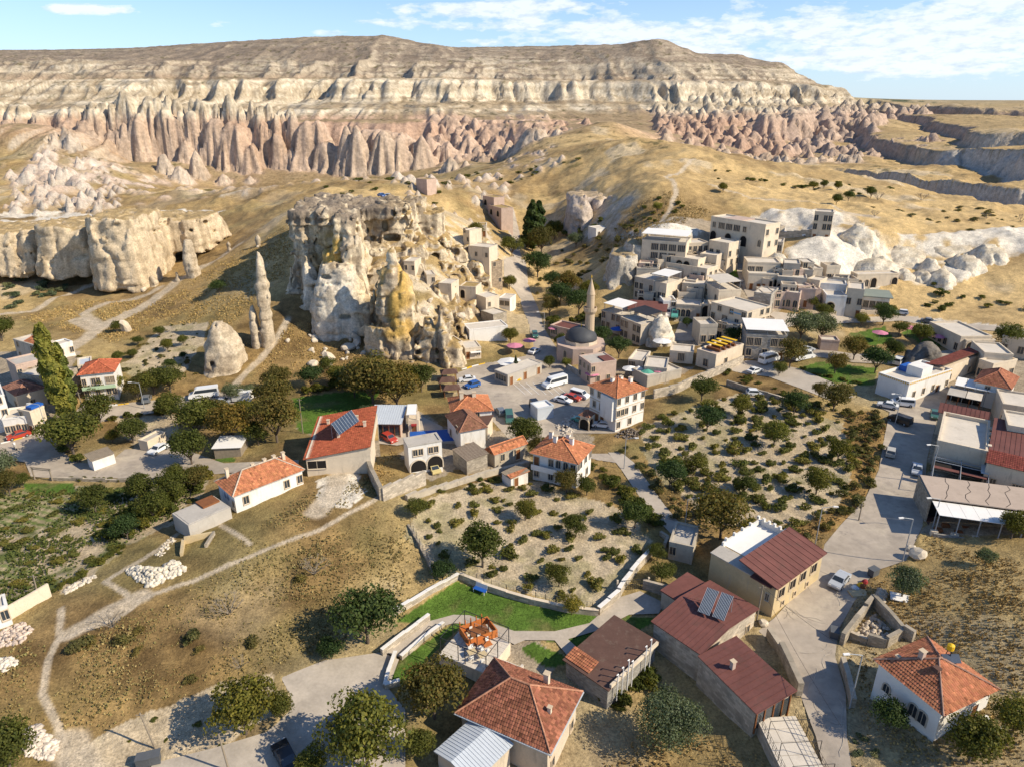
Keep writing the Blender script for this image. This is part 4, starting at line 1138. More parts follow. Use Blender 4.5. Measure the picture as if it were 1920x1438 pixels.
def opening_mesh(kind, w, h):
    key = (kind, round(w, 1), round(h, 1))
    if key in _open: return _open[key]
    kind, w, h = key
    fr, pn = MB(), MB()
    t = .12
    if kind in 'aA':
        r = w / 2; hs = max(h - r, .1); n = 10
        arc = [(-r, 0), (-r, hs)] + [(-r * math.cos(math.pi * k / n), hs + r * math.sin(math.pi * k / n)) for k in range(1, n)] + [(r, hs), (r, 0)]
        o = t + (.12 if kind == 'A' else .04)
        out = [(-r - o, 0), (-r - o, hs)] + [(-(r + o) * math.cos(math.pi * k / n), hs + (r + o) * math.sin(math.pi * k / n)) for k in range(1, n)] + [(r + o, hs), (r + o, 0)]
        for k in range(len(arc) - 1):
            a, b, c, d = arc[k], arc[k + 1], out[k + 1], out[k]
            fr.quad((a[0], -.11, a[1]), (b[0], -.11, b[1]), (c[0], -.11, c[1]), (d[0], -.11, d[1]))
            fr.quad((a[0], .0, a[1]), (b[0], .0, b[1]), (b[0], -.11, b[1]), (a[0], -.11, a[1]))
            fr.quad((d[0], -.11, d[1]), (c[0], -.11, c[1]), (c[0], 0, c[1]), (d[0], 0, d[1]))
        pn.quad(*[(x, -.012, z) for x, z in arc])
        if kind == 'a': fr.box(-.03, .03, -.06, -.015, 0, h)
    else:
        fr.box(-w / 2 - t, -w / 2, -.10, .02, -t, h + t); fr.box(w / 2, w / 2 + t, -.10, .02, -t, h + t)
        fr.box(-w / 2, w / 2, -.10, .02, h, h + t); fr.box(-w / 2 - .06, w / 2 + .06, -.16, .02, -t - .06, -t + .04)
        pn.box(-w / 2, w / 2, -.02, .01, 0, h)
        if kind == 'w': fr.box(-.03, .03, -.05, -.018, 0, h)
        if kind == 'W':
            for k in range(1, 4): fr.box(-w / 2 + w * k / 4 - .04, -w / 2 + w * k / 4 + .04, -.05, -.018, 0, h)
    _open[key] = (fr.mesh('window_frame'), pn.mesh('window_pane'))
    return _open[key]

class Bld:
    """a building set out from roof corners seen in the photograph"""
    def __init__(self, name, label, cat, p1, p0, p2, h, base=None, group=None, shrink=0.0, L2=None, back=False):
        z = 0.0
        if base is None:
            z = ground_off(*p1, h).z
        else: z = base
        a, b, c = [Vector(at_z(*p, z + h)[:2]) for p in (p1, p0, p2)]
        v1, v2 = b - a, c - a
        if L2 is None and v2.length > v1.length:
            e2 = v2.normalized(); e1 = Vector((-e2.y, e2.x)); e1 *= 1 if v1.dot(e1) > 0 else -1
        else:
            e1 = v1.normalized(); e2 = Vector((-e1.y, e1.x)); e2 *= 1 if v2.dot(e2) > 0 else -1
        self.L1 = v1.length; self.L2 = v2.length if L2 is None else L2; pe = Vector((-e1.y, e1.x))
        if back: e2 = pe * (1 if pe.dot(a) > 0 else -1)
        if shrink:
            a = a + (e1 + e2) * shrink; self.L1 -= 2 * shrink; self.L2 -= 2 * shrink
        self.e1 = Vector((e1.x, e1.y, 0)); self.e2 = Vector((e2.x, e2.y, 0)); self.h = h
        ctr = a + e1 * self.L1 / 2 + e2 * self.L2 / 2
        zg = min(H1(*(a + e1 * self.L1 * i + e2 * self.L2 * j)) for i in (0, 1) for j in (0, 1))
        self.low = min(zg - z, 0) - .6
        self.root = empty(name, (ctr.x, ctr.y, z), label, cat, group)
        self.z = z; self.o = Vector((a.x - ctr.x, a.y - ctr.y, 0)); self.ctr = ctr

    def P(self, x, y, z): return self.o + self.e1 * x + self.e2 * y + Vector((0, 0, z))
    def W(self, x, y, z): return self.P(x, y, z) + Vector((self.ctr.x, self.ctr.y, self.z))

    def ob(self, mb, x0, x1, y0, y1, z0, z1):
        return mb.obox(self.P(x0, y0, z0), self.e1 * (x1 - x0), self.e2 * (y1 - y0), Vector((0, 0, z1 - z0)))

    def part(self, name, mat, *boxes, parent=None):
        mb = MB()
        for b in boxes: self.ob(mb, *b)
        return mb.build(name, mat, parent or self.root)

    def walls(self, mat, name='wall', h=None): 
        return self.part(name, mat, (0, self.L1, 0, self.L2, self.low, self.h if h is None else h))

    def flat(self, mat, pmat, ph=.45, pt=.28, deck_h=None):
        h = self.h if deck_h is None else deck_h; L1, L2 = self.L1, self.L2
        self.part('roof', mat, (pt, L1 - pt, pt, L2 - pt, h, h + .06))
        if ph > 0:
            self.part('parapet', pmat, (-.06, L1 + .06, -.06, pt, h, h + ph), (-.06, L1 + .06, L2 - pt, L2 + .06, h, h + ph), (-.06, pt, pt, L2 - pt, h, h + ph), (L1 - pt, L1 + .06, pt, L2 - pt, h, h + ph))

    def opening(self, face, u, z, kind, w, h, fmat='trim', pmat='glass'):
        """face a runs p1->p0, face b runs p1->p2, faces c, d lie opposite"""
        if face == 'a': p = self.P(u * self.L1, 0, z); n = -self.e2
        elif face == 'b': p = self.P(0, u * self.L2, z); n = -self.e1
        elif face == 'c': p = self.P(u * self.L1, self.L2, z); n = self.e2
        else: p = self.P(self.L1, u * self.L2, z); n = self.e1
        fm, pm = opening_mesh(kind, w, h)
        nm = {'A': 'arch', 'a': 'arched_window', 'd': 'door'}.get(kind, 'window')
        if not fm.materials: fm.materials.append(None)
        if not pm.materials: pm.materials.append(None)
        o = link(nm, fm, None, self.root); o.location = p; o.rotation_euler.z = math.atan2(n.x, -n.y)
        o.material_slots[0].link = 'OBJECT'; o.material_slots[0].material = M[fmat]
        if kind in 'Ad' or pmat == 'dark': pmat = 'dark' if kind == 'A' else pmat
        q = link({'A': 'opening', 'd': 'leaf'}.get(kind, 'pane'), pm, None, o)  # an arch holds a flat near-black panel, its recess shade put into colour
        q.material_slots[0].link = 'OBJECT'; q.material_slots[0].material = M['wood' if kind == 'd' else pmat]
        return o

    def facade(self, face, spec, fh=3.0, z0=.9, fmat='trim', scale=1.0, hmax=None):
        """floors from the ground up split by '/', one letter an opening"""
        for fl, row in enumerate(spec.split('/')):
            n = len(row)
            L = self.L1 if face in 'ac' else self.L2
            for i, ch in enumerate(row):
                if ch == '.': continue
                u = (i + .5) / n; zb = fl * fh
                cw = min(L / n * .8, 9)
                if ch == 'w': self.opening(face, u, zb + z0, 'w', min(.95 * scale, cw), 1.35 * scale, fmat)
                elif ch == 'W': self.opening(face, u, zb + z0 * .9, 'W', cw, 1.5 * scale, fmat)
                elif ch == 'a': self.opening(face, u, zb + z0, 'a', min(.9 * scale, cw), 1.6 * scale, fmat)
                elif ch == 'A': self.opening(face, u, zb + .02, 'A', min(2.4 * scale, cw), 2.6 * scale, fmat)
                elif ch == 'd': self.opening(face, u, zb + .02, 'd', min(1.0, cw), 2.1, fmat)

    def tiled(self, planes, base, var=.22, tw=.30, tl=.40, under=True):
        """clay tiles laid course by course on planes given as (eave a, eave b, top b, top a) in local coordinates"""
        vs, fs, cs = [], [], []
        rg = np.random.RandomState(int(abs(self.ctr.x * 13 + self.ctr.y * 7)) % 9999)
        um = MB()
        for pl in planes:
            a, b, tb, ta = map(Vector, pl)
            ax = (b - a); L = ax.length; ax.normalize()
            up = (ta - a) - ax * (ta - a).dot(ax); Hh = up.length; up.normalize()
            nrm = ax.cross(up); 
            if nrm.z < 0: nrm = -nrm
            if (ta - tb).length > .02: um.quad(*[p - nrm * .03 for p in ((a, b, tb, ta) if ax.cross(up).z > 0 else (ta, tb, b, a))])
            else: um.quad(*[p - nrm * .03 for p in ((a, b, tb) if ax.cross(up).z > 0 else (tb, b, a))])
            xa = (ta - a).dot(ax); xb = (tb - a).dot(ax)
            for r in range(int(Hh / tl)):
                t = (r + .5) * tl / Hh
                l0, l1 = xa * t, L + (xb - L) * t
                n = int((l1 - l0) / tw)
                if n < 1: continue
                xs = (l0 + l1) / 2 + (np.arange(n) - n / 2 + .5) * tw
                xs = xs[(xs > l0 + .05) & (xs < l1 - .05)]
                for x in xs:
                    c = a + ax * x + up * (r * tl)
                    k = len(vs); hw = tw / 2
                    lift = .05 + rg.rand() * .02
                    for (s, hgt, dv) in ((-hw, 0, -.03), (0, .055, -.03), (hw, 0, -.03)):
                        vs.append(tuple(c + ax * s + up * dv + nrm * (hgt + lift)))
                    for (s, hgt, dv) in ((-hw, 0, tl), (0, .055, tl), (hw, 0, tl)):
                        vs.append(tuple(c + ax * s + up * dv + nrm * (hgt + .005)))
                    q = [(k, k + 1, k + 4, k + 3), (k + 1, k + 2, k + 5, k + 4)]
                    fs += q if ax.cross(up).z > 0 else [f[::-1] for f in q]
                    m = 1 + (rg.rand() - .5) * 2 * var
                    if rg.rand() < .06: m *= 1.35
                    if rg.rand() < .05: m *= .62
                    cc = (base[0] * m, base[1] * m * (1 + (rg.rand() - .5) * .12), base[2] * m)
                    cs += [cc] * 6
        if under: um.build('roof', M['underroof'], self.root)
        me = mesh_np('roof_tile', np.array(vs), np.array(fs), np.array(cs))
        o = link('roof_tile', me, M['tile'], self.root); o['kind'] = 'stuff'
        return o

    def ridge(self, a, b, base=(.42, .19, .10), r=.13):
        a, b = Vector(a), Vector(b); n = max(1, int((b - a).length / .42)); mb = MB()
        for k in range(n):
            m = random.uniform(.85, 1.2); mb.col = tuple(c * m for c in base)
            p = a + (b - a) * (k / n); q = a + (b - a) * ((k + 1) / n)
            mb.bar(p + Vector((0, 0, .05)), q + Vector((0, 0, .07)), r, 6, r * .88)
        o = mb.build('ridge_cap', M['tile'], self.root); 
        return o

    def hip(self, base, rh=2.2, ov=.6, inset=None, var=.22, tw=.30, tl=.40, z=None, rb=None, x0=0, x1=None, y0=0, y1=None, axis=None, gable=(0, 0)):
        h = self.h if z is None else z
        x1 = self.L1 if x1 is None else x1; y1 = self.L2 if y1 is None else y1
        x0 -= ov; y0 -= ov; x1 += ov; y1 += ov
        lx, ly = x1 - x0, y1 - y0
        if axis is None: axis = 0 if lx >= ly else 1
        ins = (ly if axis == 0 else lx) / 2 if inset is None else inset
        i0 = .001 if gable[0] else ins; i1 = .001 if gable[1] else ins
        if axis == 0: r0, r1 = self.P(x0 + i0, (y0 + y1) / 2, h + rh), self.P(x1 - i1, (y0 + y1) / 2, h + rh)
        else: r0, r1 = self.P((x0 + x1) / 2, y0 + i0, h + rh), self.P((x0 + x1) / 2, y1 - i1, h + rh)
        A, B, Cc, D = self.P(x0, y0, h), self.P(x1, y0, h), self.P(x1, y1, h), self.P(x0, y1, h)
        if axis == 0: planes = [(A, B, r1, r0), (Cc, D, r0, r1), (D, A, r0, r0), (B, Cc, r1, r1)]
        else: planes = [(D, A, r0, r1), (B, Cc, r1, r0), (A, B, r0, r0), (Cc, D, r1, r1)]
        self.tiled(planes, base, var, tw, tl)
        rb = rb or tuple(min(1, c * 1.25) for c in base)
        self.ridge(r0, r1, rb)
        for p, q in (((A, r0), (D, r0), (B, r1), (Cc, r1)) if axis == 0 else ((A, r0), (B, r0), (D, r1), (Cc, r1))): self.ridge(p, q, rb)
        mb = MB(); self.ob(mb, x0 + .1, x1 - .1, y0 + .1, y1 - .1, h - .16, h - .02)
        mb.build('eaves', M['white'], self.root)
        return r0, r1

    def chimney(self, x, y, z, h=1.1, w=.55, mat='cream', cap=True):
        mb = MB(); self.ob(mb, x - w / 2, x + w / 2, y - w / 2, y + w / 2, z - .8, z + h)
        o = mb.build('chimney', M[mat], self.root)
        if cap:
            mc = MB(); self.ob(mc, x - w / 2 - .08, x + w / 2 + .08, y - w / 2 - .08, y + w / 2 + .08, z + h, z + h + .09)
            mc.build('cap', M['trim'], o)
        return o

    def slope_roof(self, mat, pts, name='roof', t=.14, ribs=0, seam=None):
        """a sheet roof: four local points, with thickness and standing seams"""
        p = [Vector(q) for q in pts]
        n = (p[1] - p[0]).cross(p[3] - p[0]).normalized()
        if n.z < 0: n = -n
        mb = MB(); d = -n * t
        i = len(mb.v); mb.v += [tuple(q) for q in p] + [tuple(q + d) for q in p]; mb.c += [None] * 8
        F = [(0, 1, 2, 3), (7, 6, 5, 4), (0, 4, 5, 1), (1, 5, 6, 2), (2, 6, 7, 3), (3, 7, 4, 0)]
        if (p[1] - p[0]).cross(p[3] - p[0]).z < 0: F = [f[::-1] for f in F]
        mb.f += F
        o = mb.build(name, mat, self.root)
        if ribs:
            rb = MB()
            for k in range(ribs + 1):
                a = p[0] + (p[1] - p[0]) * k / ribs; b = p[3] + (p[2] - p[3]) * k / ribs
                u = (p[1] - p[0]).normalized() * .05
                rb.obox(a - u / 2 + n * .002, u, b - a, n * .05)
            r = rb.build('seam', seam or mat, o); r['kind'] = 'stuff'
        return o

M['underroof'] = mat_plain('roof_underside', (.20, .09, .05), .9, .2)
TERRA = (.40, .155, .078); TERRA_O = (.46, .18, .085); TERRA_D = (.27, .105, .06); TERRA_B = (.235, .115, .07)
# ------------------------------------------------------------------ buildings, nearest first
# 1 the big mossy hip-roofed house
b = Bld('house', 'large stone house under a mossy brown and red pyramid tile roof', 'house', (1032, 1413), (853, 1336), (1107, 1302), 5.2, shrink=.55)
b.walls(M['beige']); b.hip(TERRA_D, 3.1, .55, inset=None, var=.34, rb=(.45, .22, .13))
b.facade('a', '...w./..W..', 2.6, .8); b.facade('b', 'w.w/w.w.', 2.6, .8)
b.chimney(b.L1 * .30, b.L2 * .82, 5.2 + 1.6, 1.3, .6); b.chimney(b.L1 * .12, b.L2 * .40, 5.2 + 1.3, .7, .4)
g1 = MB()
for f, c in ((0, 0), (1, 0)):
    if f == 0: b.ob(g1, -.62, b.L1 + .6, -.70, -.58, 5.05, 5.17)
    else: b.ob(g1, -.70, -.58, -.6, b.L2 + .6, 5.05, 5.17)
g1.build('gutter', M['metal'], b.root)
# 2 annex with pale sheet roof
b = Bld('annex', 'low annex with pale ribbed metal roof against the mossy roofed house', 'shed', (886, 1462), (808, 1421), (956, 1394), 3.2)
b.walls(M['beige'], h=3.0)
m_ = b.L1 * .55
b.slope_roof(M['metal'], [b.P(-.3, -.3, 3.1), b.P(-.3, b.L2 + .3, 3.1), b.P(m_, b.L2 + .3, 3.75), b.P(m_, -.3, 3.75)], ribs=16)
b.slope_roof(M['metal'], [b.P(m_ + .01, -.3, 3.75), b.P(m_ + .01, b.L2 + .3, 3.75), b.P(b.L1 + .3, b.L2 + .3, 3.2), b.P(b.L1 + .3, -.3, 3.2)], name='roof', ribs=16)
# 3 white house with terracotta roof, lower right
b = Bld('house', 'white house with orange hipped tile roof and cluttered balcony in the dry field', 'house', (1769, 1343), (1619, 1246), (1875, 1292), 4.6, shrink=.5)
HR = b
b.walls(M['white']); b.hip(TERRA, 2.3, .5, var=.2, rb=(.34, .20, .14))
for u in (.22, .36): b.opening('a', u, 1.1, 'a', 1.0, 1.7, 'grey')
b.opening('a', .80, 1.3, 'a', .8, 1.2, 'grey')
b.opening('b', .45, 1.5, 'w', 1.0, 1.3, 'white'); b.opening('b', .72, 1.1, 'd', 1.0, 2.0, 'white')
b.chimney(b.L1 * .66, b.L2 * .36, 4.6 + 1.7, 1.0, .55, 'pinkst'); b.chimney(b.L1 * .86, b.L2 * .16, 4.6 + .7, .5, .35, 'pinkst')
mb = MB(); b.ob(mb, b.L1 * .36, b.L1 * .36 + .7, b.L2 * .30, b.L2 * .30 + .7, 6.0, 6.75); mb.build('roof_hatch', M['brownroof'], b.root)
b.part('balcony', M['white'], (-2.6, 0, b.L2 * .42, b.L2 + .3, 1.0, 1.2), (-2.6, -2.45, b.L2 * .42, b.L2 + .3, 1.2, 1.9), (-2.45, 0, b.L2 * .42, b.L2 * .42 + .15, 1.2, 1.9), (-2.6, -2.3, b.L2 * .42, b.L2 * .42 + .3, -2, 1.0), (-2.6, -2.3, b.L2, b.L2 + .3, -2, 1.0))
# 4 long stone workshop: two red roofs
b = Bld('workshop', 'stone building with large dark red sheet roof carrying slanted solar panels', 'building', (1313, 1224), (1231, 1163), (1418, 1141), 4.6)
WS = b
b.walls(M['ashlar']); m_ = b.L2 * .45
b.slope_roof(M['red'], [b.P(-.3, -.3, 4.7), b.P(b.L1 + .3, -.3, 4.7), b.P(b.L1 + .3, m_, 5.5), b.P(-.3, m_, 5.5)], ribs=11)
b.slope_roof(M['red'], [b.P(-.3, m_ + .01, 5.5), b.P(b.L1 + .3, m_ + .01, 5.5), b.P(b.L1 + .3, b.L2 + .3, 4.7), b.P(-.3, b.L2 + .3, 4.7)], ribs=11)
b.facade('b', '.......W..w.', 2.6, 1.3); b.facade('a', '...', 3)
b.part('side_roof', M['red'], (b.L1 + .02, b.L1 + 4.0, b.L2 * .5, b.L2 * 1.0, 3.9, 4.1))
b.part('side_wall', M['old'], (b.L1 + .02, b.L1 + 3.7, b.L2 * .5, b.L2 * .98, b.low, 3.88))
b = Bld('workshop', 'long stone building with plain dark red roof ending at the tiled terrace', 'building', (1417, 1333), (1312, 1229), (1505, 1327), 4.0)
W2 = b
b.walls(M['ashlar'])
b.slope_roof(M['red'], [b.P(-.4, -.3, 4.1), b.P(b.L1, -.3, 4.1), b.P(b.L1, b.L2 + .4, 4.75), b.P(-.4, b.L2 + .4, 4.75)], ribs=11)
b.part('porch', M['wood'], *[(-.16, .0, b.L2 * t, b.L2 * t + .16, 0.6, 4.0) for t in (.02, .25, .5, .75, .96)])
for t in (.05, .28, .53, .78): b.part('glass_panel', M['glass'], (-.06, -.02, b.L2 * t + .1, b.L2 * (t + .2), 1.2, 3.7))
b.chimney(b.L1 * .62, b.L2 * .35, 4.5, .9, .5, 'pinkst')
b = Bld('terrace', 'tiled roof terrace with iron railings beside the street', 'terrace', (1478, 1470), (1418, 1345), (1548, 1448), 1.4)
b.walls(M['ashlar'], h=1.3)
for i in range(5):
    for j in range(3):
        b.part('paving_slab', M['deck'], (b.L1 * i / 5 + .03, b.L1 * (i + 1) / 5 - .03, b.L2 * j / 3 + .03, b.L2 * (j + 1) / 3 - .03, 1.3, 1.38 + .004 * ((i + j) % 2)))
rail = MB()
for t in range(13):
    for y in (.1, b.L2 - .1): rail.bar(b.P(b.L1 * t / 12, y, 1.38), b.P(b.L1 * t / 12, y, 2.5), .025)
for z in (1.7, 2.1, 2.5):
    for y in (.1, b.L2 - .1): rail.bar(b.P(0, y, z), b.P(b.L1, y, z), .02)
for t in (0, .33, .66):
    rail.bar(b.P(b.L1 * t, .1, 1.38), b.P(b.L1 * t, .1, 4.0), .04); rail.bar(b.P(b.L1 * t, b.L2 - .1, 1.38), b.P(b.L1 * t, b.L2 - .1, 4.0), .04); rail.bar(b.P(b.L1 * t, .1, 4.0), b.P(b.L1 * t, b.L2 - .1, 4.0), .03)
rail.build('railing', M['black'], b.root)
# 5 white terrace building with red roof
b = Bld('building', 'plastered house with red sheet roof and walled white roof terrace beside the street', 'building', (1455, 1105), (1317, 1051), (1543, 1040), 4.6)
b.walls(M['ochre']); x_ = b.L1 * .56
b.part('terrace_deck', M['canvas'], (x_, b.L1 - .3, b.L2 * .25, b.L2 - .3, 4.6, 4.7))
b.part('parapet', M['white'], (x_, b.L1, b.L2 - .3, b.L2, 4.6, 5.5), (b.L1 - .3, b.L1, b.L2 * .2, b.L2 - .3, 4.6, 5.5), *[(b.L1 * (.56 + .088 * k), b.L1 * (.56 + .088 * k) + .35, b.L2 - .36, b.L2 + .06, 5.5, 5.95) for k in range(6)], *[(b.L1 - .36, b.L1 + .06, b.L2 * (.25 + .17 * k), b.L2 * (.25 + .17 * k) + .35, 5.5, 5.95) for k in range(4)])
b.slope_roof(M['concrete'], [b.P(b.L1 * .35, -.1, 4.75), b.P(b.L1 + .1, -.1, 4.75), b.P(b.L1 + .1, b.L2 * .2, 4.95), b.P(b.L1 * .35, b.L2 * .2, 4.95)], 'lean_to_roof')
b.slope_roof(M['red'], [b.P(-.4, -.3, 5.0), b.P(-.4, b.L2 + .4, 5.0), b.P(x_ - .05, b.L2 + .4, 6.3), b.P(x_ - .05, -.3, 6.3)], ribs=11)
b.part('upper_wall', M['white'], (x_ - .35, x_ - .1, b.L2 * .2, b.L2, 4.6, 6.1))
b.slope_roof(M['red'], [b.P(b.L1 * .05, -.4, 4.72), b.P(b.L1 * .36, -.4, 4.72), b.P(b.L1 * .36, b.L2 * .2, 5.05), b.P(b.L1 * .05, b.L2 * .2, 5.05)], 'lower_roof')
for u in (.13, .36, .58, .82): b.opening('b', u, 2.6, 'w', 1.5, 1.5, 'trim', 'dark')
for u in (.2, .45, .72): b.opening('b', u, .8, 'w', .6, .7, 'trim', 'dark')
b.opening('a', .10, 2.2, 'w', .5, 1.1, 'grey')
# 6 dark shed with flues
b = Bld('shed', 'long low building with dark brown felt roof and thin white flue pipes', 'building', (1140, 1291), (1049, 1251), (1230, 1208), 3.4)
SH = b
b.walls(M['block'])
b.slope_roof(M['brownroof'], [b.P(-.3, -.3, 3.5), b.P(b.L1 + .4, -.3, 3.5), b.P(b.L1 + .4, b.L2 + .3, 3.9), b.P(-.3, b.L2 + .3, 3.9)])
b.part('coping', M['cream'], (-.35, -.05, .2, b.L2, 3.55, 4.05))
b.tiled([(b.P(b.L1 + .5, .2, 3.55), b.P(b.L1 * .45, .2, 3.55), b.P(b.L1 * .45, b.L2 * .22, 4.05), b.P(b.L1 + .5, b.L2 * .22, 4.05))], TERRA, .25, under=False)
for k, y in enumerate((.12, .22, .33, .42, .70, .80)):
    mb = MB(); p = b.P(-.5, b.L2 * y, 0)
    mb.bar(p + Vector((0, 0, 1)), p + Vector((0, 0, 5.2 + .4 * (k % 3))), .07, 8); q = p + Vector((0, 0, 5.2 + .4 * (k % 3)))
    mb.bar(q, q - b.e1 * .0 - b.e2 * .35, .07, 8); mb.build('flue_pipe', M['canvas'], b.root)
# 7 restaurant terrace
b = Bld('terrace', 'pale paved restaurant terrace with black pergola posts beside the lawn', 'terrace', (912, 1263), (823, 1225), (992, 1228), 2.2)
TR = b
b.walls(M['cream'], h=2.1)
nI, nJ = 9, 9
for i in range(nI):
    for j in range(nJ):
        b.part('paving_slab', M['deck'], (b.L1 * i / nI + .015, b.L1 * (i + 1) / nI - .015, b.L2 * j / nJ + .015, b.L2 * (j + 1) / nJ - .015, 2.1, 2.16 + .006 * ((i * 7 + j * 3) % 3)))
mb = MB()
for x in (.15, 3.2, b.L1 * .6, b.L1 - .15):
    for y in (.2, b.L2 * .5, b.L2 - .2):
        mb.bar(b.P(x, y, 2.1), b.P(x, y, 4.7), .06)
for y in (.2, b.L2 * .5, b.L2 - .2): mb.bar(b.P(.15, y, 4.7), b.P(b.L1 - .15, y, 4.7), .05)
for x in (.15, b.L1 - .15): mb.bar(b.P(x, .2, 4.7), b.P(x, b.L2 - .2, 4.7), .05)
mb.build('pergola_frame', M['black'], b.root)
mb = MB()
for t in range(14): mb.bar(b.P(b.L1 * t / 13, b.L2 - .05, 2.1), b.P(b.L1 * t / 13, b.L2 - .05, 3.1), .02)
for z in (2.6, 3.1): mb.bar(b.P(0, b.L2 - .05, z), b.P(b.L1, b.L2 - .05, z), .02)
mb.build('railing', M['steel'], b.root)
b.part('side_stair', M['deck'], (-3.2, -.02, b.L2 * .35, b.L2 * .62, b.low, 1.4), (-3.2, -2.9, b.L2 * .35, b.L2 * .62, 1.4, 1.9))

# ---- middle ground
b = Bld('house', 'white house with bright orange hip roof and long front balcony beside the vineyard', 'house', (1085, 871), (993, 849), (1127, 839), 5.6, shrink=.5)
b.walls(M['white']); r0, r1 = b.hip(TERRA_O, 2.4, .5, axis=1, inset=b.L1 * .42, var=.16)
b.facade('a', '.w.w.w/waaw.d', 2.8, .8, 'grey'); b.facade('b', '.a.w./aa.a.W', 2.8, .8, 'grey')
b.part('balcony', M['white'], (b.L1 * .25, b.L1, -.9, -.02, 2.5, 2.7), (b.L1 * .25, b.L1, -.9, -.78, 2.7, 3.6))
for x, y, z in ((.62, .35, 1.9), (.30, .50, 1.6), (.42, .62, 1.8), (.85, .72, 1.2)): b.chimney(b.L1 * x, b.L2 * y, 5.6 + z, 1.2, .7, 'white')
b = Bld('house', 'cream three storey guest house with orange hip roof facing the car park', 'hotel', (1157, 748), (1101, 722), (1224, 733), 8.0, shrink=.5)
b.walls(M['white']); b.hip(TERRA_O, 2.0, .5, var=.15)
b.facade('a', '..dd./.wwww.w./.wwww.w', 2.7, .8); b.facade('b', 'w.w../www.w.w/w.w.w.w', 2.7, .8)
b.part('string_course', M['trim'], (-.08, b.L1 + .08, -.08, -.01, 5.25, 5.4), (-.08, -.01, 0, b.L2 + .08, 5.25, 5.4), (-.08, b.L1 + .08, -.08, -.01, 2.6, 2.75), (-.08, -.01, 0, b.L2 + .08, 2.6, 2.75))
b.part('bay', M['white'], (b.L1 * .06, b.L1 * .50, -.8, -.02, 2.5, 7.7))
for x, y in ((.55, .35), (.5, .6), (.3, .75)): b.chimney(b.L1 * x, b.L2 * y, 9.3, 1.0, .7, 'white')
b = Bld('gate_lodge', 'small arched stone porch with brown roof beside the cream guest house', 'porch', (1104, 782), (1088, 778), (1113, 775), 3.2)
b.walls(M['cream']); b.opening('a', .5, .02, 'A', 2.0, 2.5); b.opening('b', .5, .02, 'A', 1.8, 2.4); b.hip(TERRA_B, 1.0, .3, tw=.4)
b = Bld('house', 'white walled house with orange tiled roof and two squat chimneys by the car park', 'house', (846, 776), (815, 749), (926, 770), 5.0, shrink=.4)
b.walls(M['white']); b.hip(TERRA_O, 2.2, .4, var=.16, axis=1, gable=(0, 0)); b.facade('b', '.w.w./..w.', 2.6); b.facade('a', 'w.w/.w.', 2.6)
b.chimney(b.L1 * .5, b.L2 * .28, 7.0, .9, .8, 'cream'); b.chimney(b.L1 * .45, b.L2 * .6, 7.0, .9, .8, 'cream')
b = Bld('house', 'white house with brown mossy tile roof in front of the orange roofed one', 'house', (861, 811), (834, 778), (917, 804), 4.6, shrink=.4)
b.walls(M['white']); b.hip(TERRA_B, 2.1, .4, var=.2, axis=0); b.facade('a', '.w/w.', 2.6); b.facade('b', '.w....', 2.6, .3)
b = Bld('lean_to', 'flat brown roofed extension between the white houses and the car park', 'shed', (914, 795), (878, 791), (940, 785), 3.8)
b.walls(M['cream']); b.slope_roof(M['brownroof'], [b.P(-.2, -.2, 3.85), b.P(b.L1, -.2, 3.85), b.P(b.L1, b.L2 + .2, 4.2), b.P(-.2, b.L2 + .2, 4.2)])
b = Bld('stone_shed', 'rubble stone shed with sagging corrugated dark roof', 'shed', (875, 863), (849, 842), (912, 850), 3.2)
b.walls(M['stone']); b.slope_roof(M['pale_wood'], [b.P(-.2, -.2, 3.25), b.P(b.L1, -.2, 3.25), b.P(b.L1, b.L2 + .2, 3.5), b.P(-.2, b.L2 + .2, 3.5)], ribs=12, seam=M['brownroof'])
b = Bld('cottage', 'low plastered cottage with patchy orange tile roof beside the stone shed', 'house', (927, 853), (908, 843), (988, 832), 2.8, shrink=.2)
b.walls(M['old']); b.hip(TERRA_O, 1.2, .3, axis=1, gable=(1, 1), var=.3); b.facade('b', '.w..d.', 2.6)
b = Bld('hut', 'tiny white hut with tile edged board roof behind the vineyard wall', 'hut', (958, 896), (938, 886), (990, 884), 2.1)
b.walls(M['white']); b.slope_roof(M['pale_wood'], [b.P(-.2, -.2, 2.1), b.P(b.L1, -.2, 2.1), b.P(b.L1, b.L2 + .2, 2.5), b.P(-.2, b.L2 + .2, 2.5)], ribs=8)
b.tiled([(b.P(-.3, -.3, 2.2), b.P(-.3, b.L2 + .3, 2.2), b.P(.9, b.L2 + .3, 2.5), b.P(.9, -.3, 2.5))], TERRA_O, .2, under=False); b.opening('b', .3, .02, 'd', .8, 1.7)
b = Bld('arched_house', 'white stone house with four square windows above two round arches', 'house', (765, 838), (828, 827), (744, 825), 5.4)
b.walls(M['white'])
b.part('roof', M['concrete'], (.3, b.L1 - .3, .3, b.L2 - .3, 5.4, 5.46)); b.part('parapet', M['concrete'], (-.1, b.L1 + .1, -.1, .35, 5.4, 5.62), (-.1, .35, .35, b.L2, 5.4, 5.62), (b.L1 - .35, b.L1 + .1, .35, b.L2, 5.4, 5.62), (.35, b.L1 - .35, b.L2 - .35, b.L2, 5.4, 5.62))
for u in (.20, .36, .66, .82): b.opening('a', u, 3.4, 'w', .75, 1.2, 'trim')
b.opening('a', .27, .05, 'A', 2.9, 2.3, 'cream'); b.opening('a', .77, .05, 'A', 2.9, 2.6, 'cream')
b = Bld('house', 'cream gabled house with red roof carrying a large tilted solar rack', 'house', (573, 858), (671, 818), (600, 780), 3.6)
RS = b
